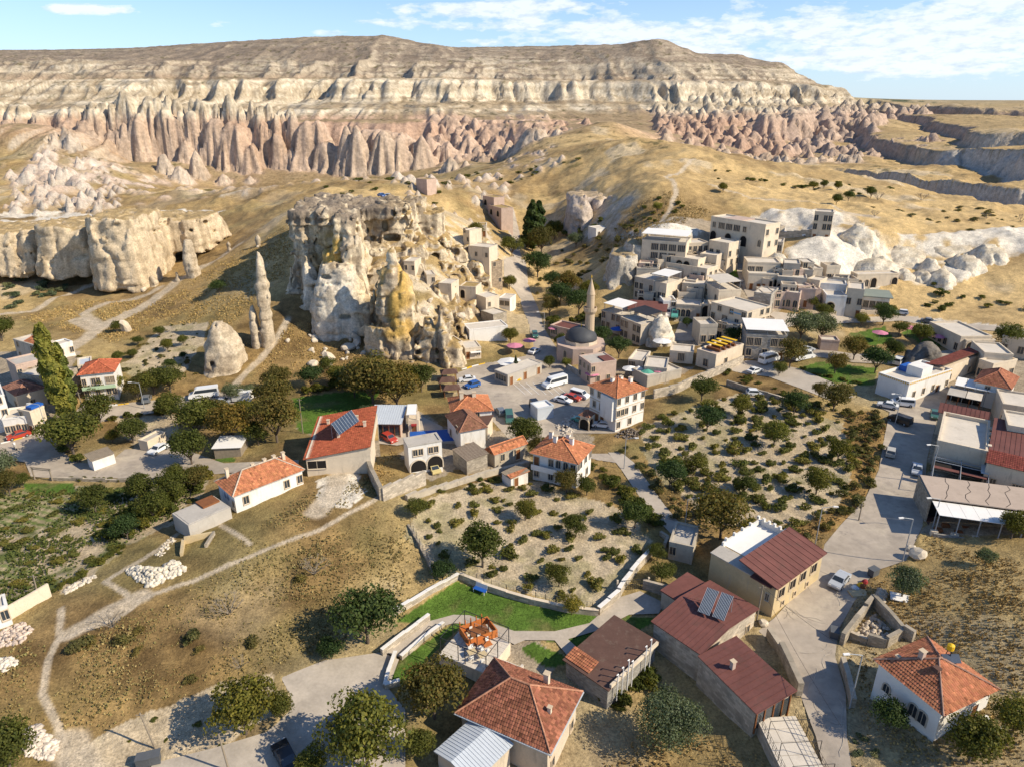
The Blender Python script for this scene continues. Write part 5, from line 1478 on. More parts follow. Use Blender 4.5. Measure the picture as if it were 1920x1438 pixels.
b.walls(M['cream']); b.tiled([(b.P(-.4, -.4, 3.4), b.P(-.4, b.L2 + .4, 3.4), b.P(b.L1 + .2, b.L2 + .4, 5.3), b.P(b.L1 + .2, -.4, 5.3))], (.40, .105, .05), .16)
mb = MB(); i = 0; A_, B_, C_, D_ = b.P(0, -.02, 3.3), b.P(b.L1, -.02, 3.3), b.P(b.L1, -.02, 5.15), b.P(0, -.02, 3.3)
mb.quad(A_, B_, C_); mb.quad(C_ + b.e2 * .3, B_ + b.e2 * .3, A_ + b.e2 * .3); mb.build('gable', M['cream'], b.root)
b.opening('a', .16, 1.4, 'w', 3.2, 1.5, 'cream', 'dark')
for x, y in ((.45, .35), (.40, .62), (.70, .70), (.2, .75), (.86, .5)): b.chimney(b.L1 * x, b.L2 * y, 3.4 + 2.0 * x, .9, .5, 'cream')
b = Bld('long_house', 'long low house with orange hip roof and painted wings on its white end wall', 'house', (436, 932), (370, 918), (572, 880), 3.2, shrink=.4)
LH = b
b.walls(M['white']); b.hip(TERRA_O, 2.2, .4, axis=1, var=.22, rb=(.50, .40, .30)); b.facade('b', '.w.....w.w', 2.6)
for y in (.10, .42, .60, .74, .88): b.chimney(b.L1 * (.75 if y < .3 else .55), b.L2 * y, 4.8, 1.0, .5, 'cream')
mb = MB(); u0 = b.L1 * .52
for s in (-1, 1):
    for k in range(7):
        a_ = R(20 + k * 17); L_f = 1.15 - .09 * k
        p = b.P(u0 + s * .12, -.012, 1.3); d = b.e1 * (s * math.sin(a_)) + Vector((0, 0, math.cos(a_) * .8 + .15)); q = Vector((0, 0, 1)) * .09
        w_ = (b.e1 * (s * math.cos(a_)) - Vector((0, 0, math.sin(a_)))) * .09
        mb.quad(p - w_ * .4, p + w_ * .4, p + d * L_f + w_, p + d * (L_f + .12), p + d * L_f - w_)
mb.build('wall_painting', mat_plain('blue_paint', (.16, .22, .32), .9, .1), b.root)
b.part('painted_panel', mat_plain('pale_blue_paint', (.52, .56, .58), .9, .1), (b.L1 * .22, b.L1 * .82, -.006, .02, .1, 2.9))
b.opening('a', .10, .9, 'w', .7, 1.0, 'grey')
b = Bld('terrace', 'bare concrete roof terrace stepping down from the long orange roofed house', 'terrace', (353, 985), (308, 969), (432, 950), 2.4)
b.walls(M['concrete']); b.flat(M['concrete'], M['concrete'], .0); b.part('seating_platform', M['wood'], (b.L1 * .5, b.L1 - .1, b.L2 * .55, b.L2 * .95, 2.46, 2.75))
b = Bld('house', 'small house with pale ribbed metal roof and glazed timber front', 'house', (750, 792), (694, 792), (760, 767), 3.4)
b.walls(M['pinkst'], h=3.2); b.slope_roof(M['metal'], [b.P(-.4, -.5, 3.3), b.P(b.L1 + .4, -.5, 3.3), b.P(b.L1 + .4, b.L2 + .3, 4.3), b.P(-.4, b.L2 + .3, 4.3)], ribs=14)
b.part('timber_front', M['wood'], *[(b.L1 * t - .07, b.L1 * t + .07, -.12, -.01, 0, 3.1) for t in (.02, .2, .4, .6, .8, .98)], (0, b.L1, -.12, -.01, 2.9, 3.1))
for t in (.02, .2, .4, .6, .8): b.part('glass_panel', M['glass'], (b.L1 * t + .09, b.L1 * (t + .18) - .09, -.05, -.008, .5, 2.85))
b = Bld('store', 'flat store with dry grass growing on its roof beside the solar rack house', 'shed', (673, 829), (711, 826), (672, 795), 3.2)
b.walls(M['stone']); b.part('turf', mat_plain('dry_turf', (.36, .25, .10), .95, .4, 1.2, .15, 3), (.1, b.L1 - .1, .1, b.L2 - .1, 3.2, 3.42))
b = Bld('kiosk', 'narrow pinkish kiosk with red awning and open loggia above', 'kiosk', (764, 776), (784, 776), (766, 760), 4.6)
b.walls(M['cream'], h=3.2); b.slope_roof(M['canvas'], [b.P(-.2, -.4, 4.7), b.P(b.L1 * .8, -.4, 4.7), b.P(b.L1 * .8, b.L2, 4.9), b.P(-.2, b.L2, 4.9)])
b.part('post', M['cream'], *[(x, x + .25, y, y + .25, 3.2, 4.6) for x in (0, b.L1 * .75) for y in (0, b.L2 - .3)]); b.part('awning', M['tarred'], (b.L1 * .3, b.L1 * .8, -.8, -.02, 2.1, 2.35)); b.opening('a', .55, .02, 'd', 1.0, 1.9)

M['tanbrick'] = mat_masonry('tan_masonry', (.46, .35, .235), (.33, .25, .17))
b = Bld('stone_house', 'pinkish stone house with grey flat roof beside the mosque', 'house', (1108, 684), (1085, 668), (1156, 677), 5.6)
b.walls(M['pinkst']); b.flat(M['concrete'], M['pinkst'], .25); b.facade('a', 'w.w/www', 2.7); b.facade('b', '.w.w./w....', 2.7)
b.part('red_strip', M['red'], (.3, b.L1 * .6, b.L2 * .55, b.L2 - .3, 5.7, 5.95))
b = Bld('shop_row', 'low flat concrete shop row on the far side of the car park', 'shop', (952, 704), (923, 696), (1016, 682), 2.8)
b.walls(M['concrete']); b.flat(M['deck'], M['concrete'], .2); b.facade('b', 'd.d.d', 2.6); b.facade('a', 'W', 2.6)
for lab, p1, p0, p2, h, mt, sp in (
        ('flat roofed kiosk with cream awning below the castle rock', (872, 655), (902, 652), (862, 646), 3.0, 'cream', 'd.w'),
        ('cream stone house with dry grass roof at the castle foot', (834, 648), (868, 642), (826, 640), 3.2, 'cream', '.a'),
        ('long white parapet house above the shops', (880, 620), (952, 612), (884, 612), 3.0, 'white', '.....'),
        ('square stone store with flat roof above the street', (925, 592), (950, 586), (928, 582), 4.2, 'stone', 'w.'),
        ('tall narrow cream house on the castle slope', (911, 560), (936, 555), (906, 552), 6.5, 'cream', '.w/w.'),
        ('tall tan ruined stone house at the edge of the castle slope', (922, 492), (942, 490), (918, 482), 8.0, 'tanbrick', '.w/../w.'),
        ('long cream flat house at the top of the street', (878, 462), (917, 466), (876, 452), 4.0, 'cream', '.w.w'),
        ('small narrow cream house above the street bend', (868, 432), (880, 434), (866, 426), 4.5, 'cream', '.w/w.'),
        ('tiny cream ruin with two windows on the upper castle slope', (744, 401), (764, 401), (742, 396), 5.0, 'cream', '.a/ww'),
        ('tiny square stone hut in the middle of the castle slope', (757, 491), (777, 492), (752, 487), 3.4, 'cream', 'w.w'),
        ('low stone hut with one window right of the standing slab', (800, 517), (816, 516), (780, 512), 3.0, 'beige', '.w'),
        ('roofless stone cell on the lower castle slope', (822, 532), (846, 534), (824, 524), 3.4, 'cream', '...'),
        ('arched stone ruin facing the street from the slope', (862, 538), (892, 540), (866, 530), 3.6, 'cream', 'A..'),
        ('white canopied souvenir stall along the street', (935, 560), (956, 562), (936, 550), 3.0, 'white', 'WW'),
        ('small ruin beside the upper street bend', (894, 424), (912, 424), (892, 418), 4.0, 'cream', '.d'),
        ('pink ruined walls on the plateau behind the castle', (780, 336), (800, 338), (782, 330), 5.0, 'pinkst', '..'),
        ('low pink ruin with arch on the far slope', (905, 368), (926, 372), (908, 362), 4.0, 'pinkst', 'A.'),
        ('broken pink ruin with two arches on the far slope', (915, 385), (940, 392), (918, 380), 4.0, 'pinkst', 'AA'),
        ('pale cave house front with dark doorways under the far rock lobes', (1072, 415), (1104, 422), (1074, 410), 3.0, 'white', 'd.d'),
        ('white flat house below the far rock lobes', (1118, 430), (1140, 428), (1118, 424), 3.6, 'white', 'w.')):
    b = Bld('stone_house', lab, 'house', p1, p0, p2, h, back=True, L2=6.0, group='stone houses round the castle')
    b.walls(M[mt]); b.flat(M['deck'] if 'grass' not in lab and 'ruin' not in lab else mat_plain('dry_turf', (.36, .25, .10), .95, .4, 1.2, .15, 3), M[mt], .25); b.facade('a', sp, 2.8)
    if h < 4 and 'awning' in lab: b.part('awning', M['canvas'], (b.L1 * .3, b.L1 * .95, -1.2, -.02, 2.0, 2.1))

# ---- the hotels stacked on the right-hand hill
VB = []

def vb(lab, x0, y0, x1, y1, h, spec, mat='beige', depth=7.0, side='', fh=2.9, roof='deck', cat='hotel', par=.45, p2=None, scale=1.38):
    b = Bld('hotel', lab, cat, (x0, y0), (x1, y1), p2 or (x0, y0 - 10), h, back=p2 is None, L2=depth if p2 is None else None, group='stone hotels on the right hill')
    b.walls(M[mat]); b.flat(M[roof], M[mat], par); b.facade('a', spec, fh, scale=scale)
    if side: b.facade('b' , side, fh, scale=scale)
    elif h > 3.5: b.facade('d', '.w.' if depth < 6.5 else '.w.w', fh, scale=scale)
    if h > 7 and not side: b.facade('d', './' + ('w.w' if depth > 6.5 else 'w.'), fh, scale=scale)
    VB.append(b)
    return b

def canopy(b, x0, x1, y0, y1, z, mat='canvas', hz=2.4, rail=True):
    """sun roof on posts above a roof terrace"""
    mb = MB()
    for x in (x0, (x0 + x1) / 2, x1):
        for y in (y0, y1): mb.bar(b.P(b.L1 * x, b.L2 * y, z), b.P(b.L1 * x, b.L2 * y, z + hz), .06)
    if rail:
        for zz in (.5, 1.0): mb.bar(b.P(b.L1 * x0, b.L2 * y0, z + zz), b.P(b.L1 * x1, b.L2 * y0, z + zz), .03)
    o = mb.build('canopy_frame', M['steel'], b.root)
    b.slope_roof(M[mat], [b.P(b.L1 * x0 - .3, b.L2 * y0 - .3, z + hz), b.P(b.L1 * x1 + .3, b.L2 * y0 - .3, z + hz), b.P(b.L1 * x1 + .3, b.L2 * y1 + .2, z + hz + .35), b.P(b.L1 * x0 - .3, b.L2 * y1 + .2, z + hz + .35)], 'canopy', .06)

b = vb('grey stone wing under the slanting white canopies', 1128, 584, 1164, 594, 5.6, 'ww.w/w.ww', 'grey', 9); canopy(b, .05, .95, .1, .8, 5.7)
b = vb('beige stone hotel front with six narrow windows above the rock cone', 1164, 597, 1202, 612, 6.0, 'ww.ww/ww.ww', 'beige', 9); canopy(b, .1, .9, .3, .9, 6.1, 'black')
b = vb('stone restaurant under the long dark red roof', 1178, 583, 1248, 588, 5.0, '.w..w', 'cream', 8)
b.slope_roof(M['red'], [b.P(-.4, -.4, 5.6), b.P(b.L1 + .3, -.4, 5.6), b.P(b.L1 + .3, b.L2, 6.3), b.P(-.4, b.L2, 6.3)], 'red_roof')
vb('small white block with a tall door above the van', 1244, 567, 1269, 567, 5.0, 'd./.w', 'white', 6)
vb('recessed stone court with three little arches', 1268, 573, 1315, 576, 4.2, 'aaa.d', 'beige', 7)
vb('tiny vaulted stone gate between two hotels', 1316, 573, 1335, 575, 3.6, 'A', 'cream', 5)
b = vb('large square stone hotel with painted sign band and roof seats', 1401, 588, 1334, 569, 8.2, 'A.A.../.w.W.w/w.w.w.', 'cream', p2=(1438, 575), side='ww.w/.w.ww/w.ww')
b.part('sign_band', mat_plain('blue_lettering', (.16, .33, .5), .8, .2), (b.L1 * .15, b.L1 * .45, -.05, -.01, 7.2, 7.6)); 
b = vb('lower stone wing in front of the square hotel', 1383, 615, 1346, 606, 5.0, 'w.w/w.ww', 'beige', p2=(1403, 605), side='.w/.d')
vb('grey flat fronted hotel against the dark rock shoulder', 1190, 521, 1226, 529, 7.0, 'w.w/ww.w', 'grey', 8)
b = vb('corner hotel topped by a bright white canopy', 1250, 535, 1225, 527, 8.4, 'A..w/wwww/', 'cream', p2=(1279, 526), side='.../.w.'); canopy(b, .05, .95, .1, .9, 8.5)
vb('upper terrace house with dark loggias beside the rock shoulder', 1194, 505, 1234, 506, 5.0, 'w.wW', 'grey', 6)
vb('shaded stone court wall with door and flag', 1279, 533, 1322, 537, 6.2, 'w.d./..w.', 'beige', 8)
b = vb('hotel with timber pillared roof restaurant beside the lane', 1348, 547, 1322, 531, 7.2, '.w../w.w', 'cream', p2=(1374, 540), side='..A/...'); canopy(b, .05, .95, .05, .95, 7.3, 'deck')
vb('brown curtained terrace room in the middle of the hill', 1293, 517, 1318, 521, 5.0, 'W.', 'pinkst', 6)
vb('low stone house with two arched windows below the green patch', 1317, 515, 1360, 515, 4.0, '.a.a', 'cream', 6)
vb('long stepped stone terrace across the hill', 1248, 494, 1326, 507, 3.8, '..d..w', 'cream', 7)
vb('stone terrace over a pair of wide arches', 1241, 480, 1309, 490, 4.2, '..AA.', 'cream', 7)
vb('tall corner hotel with paired windows above the lane', 1344, 482, 1313, 478, 8.0, 'w.w/ww.', 'beige', p2=(1367, 471), side='ww/.w')
b = vb('glazed hotel restaurant under a broad white sun roof', 1204, 452, 1287, 458, 6.4, '.WWW./.WWWW', 'cream', 10); canopy(b, .0, 1, .0, .9, 6.5)
vb('stone hotel wing with one tall arch and four windows', 1289, 459, 1329, 457, 6.4, '.A../wwww', 'beige', 7)
vb('sunlit stone house at the bend of the hotel lane', 1330, 453, 1367, 459, 8.0, 'd.w/ww.', 'cream', 7)
b = vb('topmost grand hotel with three great arches and glass rooms', 1334, 408, 1436, 424, 8.0, 'A.A.A.a/wWWWw..', 'cream', 8, fh=3.9, scale=1.35); b.part('upper_storey', M['pinkst'], (b.L1 * .22, b.L1 * .56, .3, b.L2, 8.1, 8.4))
vb('long arcaded wing right of the topmost hotel', 1400, 430, 1472, 426, 6.2, 'A.aAa.w', 'beige', 7, scale=1.1)
vb('low hotel with twin dark arches below the parking ledge', 1413, 453, 1468, 457, 6.4, 'AA.ww/...ww', 'grey', 8)
vb('lone square tower house on the golden hilltop', 1528, 399, 1563, 401, 9.4, 'd.d/w.ww/w.ww', 'beige', 7, cat='house')
vb('pale hotel with glazed bays right of the lane', 1402, 494, 1464, 496, 6.8, 'd.dw/WW.w', 'cream', 8)
vb('narrow stone tower with paired upper windows', 1470, 496, 1501, 498, 7.2, 'a.d/w.ww', 'grey', 7)
vb('stone hotel ground floor with doors and one dark arch', 1404, 515, 1460, 517, 5.0, 'dd.A', 'cream', 7)
vb('grey vaulted hotel wing with two big arches', 1458, 521, 1513, 525, 5.0, 'A.dA', 'grey', 8, scale=1.2)
vb('plain grey stone cube behind the vaulted wing', 1502, 508, 1525, 510, 5.0, '.w', 'grey', 6)
vb('beige stone cube beside the white rock', 1523, 506, 1543, 506, 5.0, 'd.', 'beige', 6)
vb('deep single arch house below the beige cube', 1513, 525, 1537, 529, 4.6, 'A', 'beige', 6, scale=1.3)
vb('pinkish stone house with red door and parasol', 1497, 543, 1530, 545, 5.4, '.d.', 'pinkst', 7)
vb('windowless block of rough stone below the lane', 1446, 555, 1413, 552, 6.6, '....', 'greyashlar', p2=(1459, 543))
vb('ornate stone terrace with carved arcade', 1474, 550, 1500, 553, 5.0, 'aa', 'pinkst', 8)
b = vb('white stone hotel entrance with one large glazed arch', 1550, 556, 1588, 558, 5.2, 'A.', 'white', 7, scale=1.3)
vb('two storey pale hotel block beside the glass pavilion', 1590, 543, 1621, 546, 8.2, '..d/w.w', 'cream', 9)
b = vb('glass pavilion with flat grey green roof', 1620, 556, 1669, 560, 4.2, 'WWWW', 'white', 9, par=0)
b.part('pavilion_roof', mat_plain('grey_green_sheet', (.22, .245, .2), .7, .1), (-.5, b.L1 + .8, -.9, b.L2, 4.3, 4.55))
vb('long cream wall with arched cave rooms under the white ridge', 1608, 517, 1686, 515, 4.6, 'aaA..A', 'cream', 4, cat='house')
vb('curved white terrace between the domes', 1534, 533, 1588, 537, 4.6, '..W.', 'white', 6)
hr = random.Random(17); n_ = 0; DONE = set()
while n_ < 52:                               # the smaller houses packed between the named hotels
    px, py = hr.uniform(1185, 1600), hr.uniform(452, 640)
    if py < 452 + abs(px - 1340) * .22 or px > 1450 and py > 560 or px < 1290 and py > 575 or 1368 < px < 1425 or px > 1560 and py < 520: continue
    w_ = hr.uniform(16, 34); n_ += 1
    sp = hr.choice(['A.', 'w.w', 'd.A', 'a.a', 'ww', 'Aw', 'W.']); up = hr.choice(['', '', '/w.', '/ww']); mt = hr.choice(['cream', 'beige', 'beige', 'grey', 'pinkst'])
    b = vb('small house', px, py, px + w_, py + hr.uniform(-1, 3), hr.uniform(3.2, 5.6), sp + up, mt, hr.uniform(4, 7), par=hr.choice([.3, .6, .9]), cat='house')
    q = min((q for q in VB if q is not b and q.root['label'] not in DONE), key=lambda q: (q.ctr - b.ctr).length); d = b.ctr - q.ctr
    rel = ('right of' if d.x > 0 else 'left of') if abs(d.x) > abs(d.y) else ('behind' if d.y > 0 else 'in front of')
    lb = 'small %s%s house with %s %s the %s' % ('two storey ' if up else '', {'pinkst': 'pinkish'}.get(mt, mt), {'A.': 'one arch', 'w.w': 'two windows', 'd.A': 'door and arch', 'a.a': 'two arched windows', 'ww': 'paired windows', 'Aw': 'arch and window', 'W.': 'wide window'}[sp], rel, ' '.join(q.root['label'].split()[:3]))
    while lb in DONE: lb = lb.replace('small', 'another', 1) if 'small' in lb else lb.replace('another', 'little', 1) if 'another' in lb else lb.replace('little', 'further', 1)
    b.root['label'] = lb; DONE.add(lb)
b = vb('white house with glazed top floor and flat cream canopy', 1400, 629, 1476, 633, 6.4, 'w.w.d/WW.WW', 'greyashlar', 9, cat='house'); canopy(b, 0, 1, 0, 1, 6.5, 'canvas', 1.6)
b = vb('cream terrace building with rows of yellow roof loungers', 1343, 668, 1311, 656, 4.4, '.w.', 'cream', p2=(1394, 648), side='.w..', cat='house', roof='pinkst')
YT = b
b = vb('long stone house with six dark windows and grassy roof', 1802, 634, 1743, 606, 4.6, 'w.wwww', 'cream', p2=(1850, 629), cat='house', roof='deck')
vb('stone arcade of three tall arches', 1812, 641, 1866, 640, 3.8, 'AAA', 'cream', 5, cat='arcade')
vb('low stone wall house by the park', 1540, 640, 1574, 642, 2.6, '...', 'pinkst', 4, cat='shed')
vb('grey rendered café wall with tables behind', 1208, 690, 1250, 694, 3.4, '..d', 'grey', 8, cat='house')
vb('low café with white umbrellas on its deck', 1178, 676, 1206, 680, 3.0, 'W.', 'cream', 8, cat='house')
vb('pale walled café block above the vineyard', 1214, 708, 1278, 694, 2.6, '......', 'grey', 6, cat='house')
vb('low terrace roof between cone and lane', 1256, 660, 1300, 664, 3.0, '.W.', 'cream', 6, cat='house')
vb('red roofed tea house beside the minaret trees', 1032, 612, 1076, 622, 3.0, 'W.W', 'pinkst', 6, cat='house', roof='red')

# ---- right edge restaurants
b = Bld('restaurant', 'white flat building with yellow dotted cornice at the top of the street', 'building', (1704, 723), (1642, 706), (1784, 697), 4.6)
b.walls(M['white']); b.flat(M['deck'], M['white'], .7); b.facade('b', '.w.w.wd.w', 3, 1.2)
dots = mat_plain('ochre_blocks', (.62, .38, .07), .8, .15)
for f, n in (('a', 14), ('b', 24)):
    mb = MB()
    for k in range(n):
        L = b.L1 if f == 'a' else b.L2; t = (k + .2) * L / n
        if f == 'a': b.ob(mb, t, t + L / n * .6, -.1, -.062, 4.75, 5.15)
        else: b.ob(mb, -.1, -.062, t, t + L / n * .6, 4.75, 5.15)
    o = mb.build('cornice_block', dots, b.root); o['kind'] = 'stuff'
b.part('stair_house', M['white'], (b.L1 * .15, b.L1 * .65, b.L2 * .38, b.L2 * .62, 4.65, 6.9))
b.part('roof_tarp', M['blue'], (b.L1 * .68, b.L1 * .95, b.L2 * .42, b.L2 * .62, 4.7, 6.0))
b = Bld('long_shed', 'long plain house with dark red tiled roof behind the white flat building', 'building', (1768, 692), (1738, 682), (1850, 661), 4.6)
b.walls(M['cream']); b.tiled([(b.P(b.L1 + .3, -.3, 4.6), b.P(b.L1 + .3, b.L2 + .3, 4.6), b.P(-.2, b.L2 + .3, 5.6), b.P(-.2, -.3, 5.6))], (.21, .065, .045), .15, .45, .6); b.facade('b', '.w..w..', 3)
vb('plain stone cube house right of the long red roof', 1836, 676, 1866, 684, 4.6, 'w.', 'cream', 8, cat='house', p2=(1880, 668))
vb('two storey stone house with parapet behind the tile roof', 1846, 664, 1900, 668, 6.0, 'w.w', 'cream', 9, cat='house')
vb('far stone house at the edge with small windows', 1880, 632, 1960, 646, 4.6, 'w.w.w', 'cream', 8, cat='house')
b = Bld('house', 'house with weathered orange hip roof above the canvas terraces', 'house', (1896, 731), (1833, 712), (1910, 708), 5.4, shrink=.3)
b.walls(M['white']); b.hip((.34, .135, .075), 2.4, .4, var=.25); b.facade('a', 'w.w/w.w.', 2.7)
b = Bld('restaurant', 'terrace restaurant under two beige canvas roofs with white chairs', 'restaurant', (1840, 752), (1776, 739), (1856, 738), 3.6)
RT = b
b.part('floor', M['concrete'], (0, b.L1, 0, b.L2 * 1.6, b.low, .2))
for x0, x1, mt in ((.0, .45, 'deck'), (.47, 1.0, 'concrete')): b.part('canvas_roof', M[mt], (b.L1 * x0, b.L1 * x1, -.2, b.L2, 3.6, 3.7))
mb = MB()
for x in (.02, .33, .66, .98):
    for y in (.03, .97): b.ob(mb, b.L1 * x - .08, b.L1 * x + .08, b.L2 * y - .08, b.L2 * y + .08, .2, 3.6)
mb.build('post', M['wood'], b.root); b.part('back_wall', M['dark'], (0, b.L1, b.L2 - .1, b.L2, .2, 3.5))  # back wall coloured near-black to stand in for shade under the canvas
b = Bld('awning_row', 'row of white canvas awnings behind the beige terrace', 'awning', (1893, 742), (1790, 722), (1898, 733), 4.2)
for k in range(5): b.part('canvas', M['canvas'], (b.L1 * k / 5 + .05, b.L1 * (k + 1) / 5 - .05, 0, b.L2 + 2.5, 4.2, 4.28))
b.part('post', M['steel'], *[(b.L1 * k / 5, b.L1 * k / 5 + .12, 0, .12, 0, 4.2) for k in range(6)]); b.part('back_wall', M['cream'], (0, b.L1, b.L2 + 2.4, b.L2 + 2.6, 0, 4.1))
b = Bld('building', 'beige flat roof with low parapet on the street corner', 'building', (1757, 831), (1849, 845), (1769, 777), 5.6)
FB = b
b.walls(M['cream']); b.flat(M['deck'], M['cream'], .75, .35); b.facade('b', '.w.w.w/w.w.w', 2.8); b.part('roof_block', M['cream'], *[(b.L1 - .1, b.L1 + .5, b.L2 * t, b.L2 * t + .9, 5.9, 6.6) for t in (.12, .3, .5, .68)])
b = Bld('building', 'dark red gabled roofs behind the beige flat roof', 'building', (1850, 790), (1762, 772), (1880, 782), 5.0)
b.walls(M['cream']); m_ = b.L2 / 2
b.slope_roof(M['red'], [b.P(-.3, -.3, 5.0), b.P(b.L1 + .3, -.3, 5.0), b.P(b.L1 + .3, m_, 6.2), b.P(-.3, m_, 6.2)], ribs=11); b.slope_roof(M['red'], [b.P(-.3, m_ + .01, 6.2), b.P(b.L1 + .3, m_ + .01, 6.2), b.P(b.L1 + .3, b.L2 + .3, 5.0), b.P(-.3, b.L2 + .3, 5.0)], ribs=11)
b = Bld('building', 'large dark red roof running off the right edge', 'building', (1852, 866), (1960, 888), (1862, 800), 5.2)
b.walls(M['cream']); b.slope_roof(M['red'], [b.P(-.2, b.L2 * .25, 5.9), b.P(b.L1, b.L2 * .25, 5.9), b.P(b.L1, b.L2, 7.2), b.P(-.2, b.L2, 7.2)], ribs=11)
b.tiled([(b.P(-.4, -.4, 5.2), b.P(b.L1, -.4, 5.2), b.P(b.L1, b.L2 * .25, 5.9), b.P(-.4, b.L2 * .25, 5.9))], (.20, .055, .04), .12, .34, .6); b.facade('a', 'W.W.', 2.8)
b = Bld('pergola', 'shaded courtyard with steel beams between the two flat roofs', 'pergola', (1748, 892), (1850, 906), (1756, 840), 3.4)
b.part('floor', M['concrete'], (0, b.L1, 0, b.L2, b.low, .1)); b.part('red_awning', M['red'], (0, b.L1, b.L2 * .32, b.L2 * .40, 3.2, 3.3))
mb = MB()
for t in (.55, .68, .82, .97): mb.bar(b.P(0, b.L2 * t, 3.4), b.P(b.L1, b.L2 * t, 3.4), .09)
for t in (0, .5, 1): mb.bar(b.P(b.L1 * t, 0, 3.4), b.P(b.L1 * t, b.L2, 3.4), .07)
for x in (0, .5, 1):
    for y in (0, .4, 1): mb.bar(b.P(b.L1 * x, b.L2 * y, 0), b.P(b.L1 * x, b.L2 * y, 3.4), .08)
mb.build('beam', M['steel'], b.root); b.part('shade_sheet', M['dark'], (.1, b.L1 * .92, b.L2 * .42, b.L2 * .98, 2.4, 2.5)); b.part('skylight', M['metal'], (b.L1 * .86, b.L1, b.L2 * .45, b.L2 * .95, 3.5, 3.56))  # near-black sheet under the beams is painted courtyard shade, no real roof
for k in range(6): b.part('bench', M['pale_wood'], (b.L1 * (.1 + .14 * k), b.L1 * (.1 + .14 * k) + 1.2, b.L2 * (.10 + .1 * (k % 2)), b.L2 * (.10 + .1 * (k % 2)) + .5, .1, .7))
b = Bld('restaurant', 'long restaurant with cracked pinkish flat roof and white front awning', 'restaurant', (1748, 935), (1980, 966), (1747, 895), 4.4)
b.part('wall', M['cream'], (0, b.L1, b.L2 * .25, b.L2, b.low, 4.4)); b.part('side_wall', M['stone'], (-.3, -.02, 0, b.L2, b.low, 4.4)); b.part('roof', mat_plain('pinkish_screed', (.44, .345, .265), .9, .12, .3, .01, 6, stain=(.36, .28, .21)), (-.1, b.L1, -.1, b.L2, 4.42, 4.6))
mb = MB(); rg = random.Random(3)
for k in range(5):
    x = b.L1 * (.12 + .17 * k); pts = [b.P(x + rg.uniform(-.5, .5) + 1.2 * j * .3, b.L2 * (.02 + .16 * j), 4.612) for j in range(7)]
    for p, q in zip(pts, pts[1:]): u = (q - p).normalized().cross(Vector((0, 0, 1))) * .05; mb.quad(p - u, q - u, q + u, p + u)
o = mb.build('roof_crack', M['dark'], b.root); o['kind'] = 'stuff'
for k in range(9): b.part('awning_panel', M['canvas'], (b.L1 * k / 9 + .02, b.L1 * (k + 1) / 9 - .02, -4.6, -.12, 4.1, 4.18))
b.part('awning_post', M['steel'], *[(b.L1 * k / 6, b.L1 * k / 6 + .14, -4.5, -4.36, 0, 4.1) for k in range(7)]); [b.part('pier', M['cream'], (b.L1 * k / 6 - .5, b.L1 * k / 6 + .5, -4.7, -4.0, 0, 1.1)) for k in range(7)]
b.part('front_wall', M['block'], (-.2, b.L1, -5.0, -4.75, b.low, .9)); b.part('floor', M['brownroof'], (0, b.L1, -4.7, b.L2 * .25, b.low, .1)); b.part('shade_panel', M['dark'], (0, b.L1, b.L2 * .24, b.L2 * .249, .1, 4.3))  # thin near-black sheet before the cream wall paints the shade under the awning
for k in range(12): b.part('table', M['wood'], (b.L1 * (k + .3) / 12, b.L1 * (k + .3) / 12 + 1.1, -3.4 + (k % 2) * 1.6, -2.6 + (k % 2) * 1.6, .1, .85))
vb('low cream house right of the flat beige roof', 1890, 800, 1960, 812, 7.4, 'w.w', 'cream', 8, cat='house')
vb('grey terrace house at the right edge above the red roofs', 1880, 760, 1960, 772, 5.0, 'W.W', 'beige', 9, cat='house')

# ---- left village
def lv(lab, p1, p0, p2, h, mat, a='', bb='', roof='deck', **k):
    b = Bld('house', lab, 'house', p1, p0, p2, h, group='houses of the left quarter', **k)
    b.walls(M[mat])
    if roof: b.flat(M[roof], M[mat], .35)
    if a: b.facade('a', a, 2.8)
    if bb: b.facade('b', bb, 2.8)
    return b

b = lv('grey house with small orange roof under the track', (65, 650), (25, 638), (98, 640), 5.2, 'grey', 'a.w/w.w', '..'); b.hip(TERRA_O, 1.2, .2, x0=b.L1 * .1, x1=b.L1 * .6, y0=b.L2 * .2, y1=b.L2 * .8, z=5.3, tw=.4, tl=.5)
lv('low white house where the dirt track meets the village', (98, 652), (136, 642), (92, 645), 3.4, 'white', 'dw.w', '.')
lv('long hall with pale concrete roof and red framed windows', (29, 687), (7, 677), (88, 673), 6.0, 'pinkst', '..', 'd.ww..w/w.d.ww', 'concrete')
lv('rubble stone house with arched windows behind the poplars', (33, 702), (94, 712), (40, 694), 5.0, 'stone', 'aa.a/', '', back=True, L2=7)
b = Bld('house', 'old house with mossy brown hip roof in the left quarter', 'house', (28, 743), (4, 726), (86, 739), 4.2, shrink=.3, group='houses of the left quarter'); b.walls(M['cream']); b.hip((.30, .15, .10), 1.6, .3, tw=.36, tl=.45); b.facade('a', 'w.'); b.facade('b', '.w.')
b = lv('cream cube house with blue roof clutter by the lamp post', (56, 774), (33, 769), (85, 764), 5.2, 'cream', 'd./.w', 'w.w'); b.part('blue_tank', M['blue'], (.5, 2.2, .8, 3.5, 5.5, 6.0)); b.part('tarpaulin', M['metal'], (.6, b.L1 - .6, b.L2 * .5, b.L2 - .6, 5.4, 5.8))
lv('white arcaded front with five windows above the red car', (4, 788), (56, 781), (8, 780), 3.8, 'white', 'wwaww', '', back=True, L2=6)
lv('tall white building cut by the left edge', (-40, 752), (8, 742), (-36, 736), 8.0, 'white', 'w.w/w.w/.w', '', back=True, L2=8)
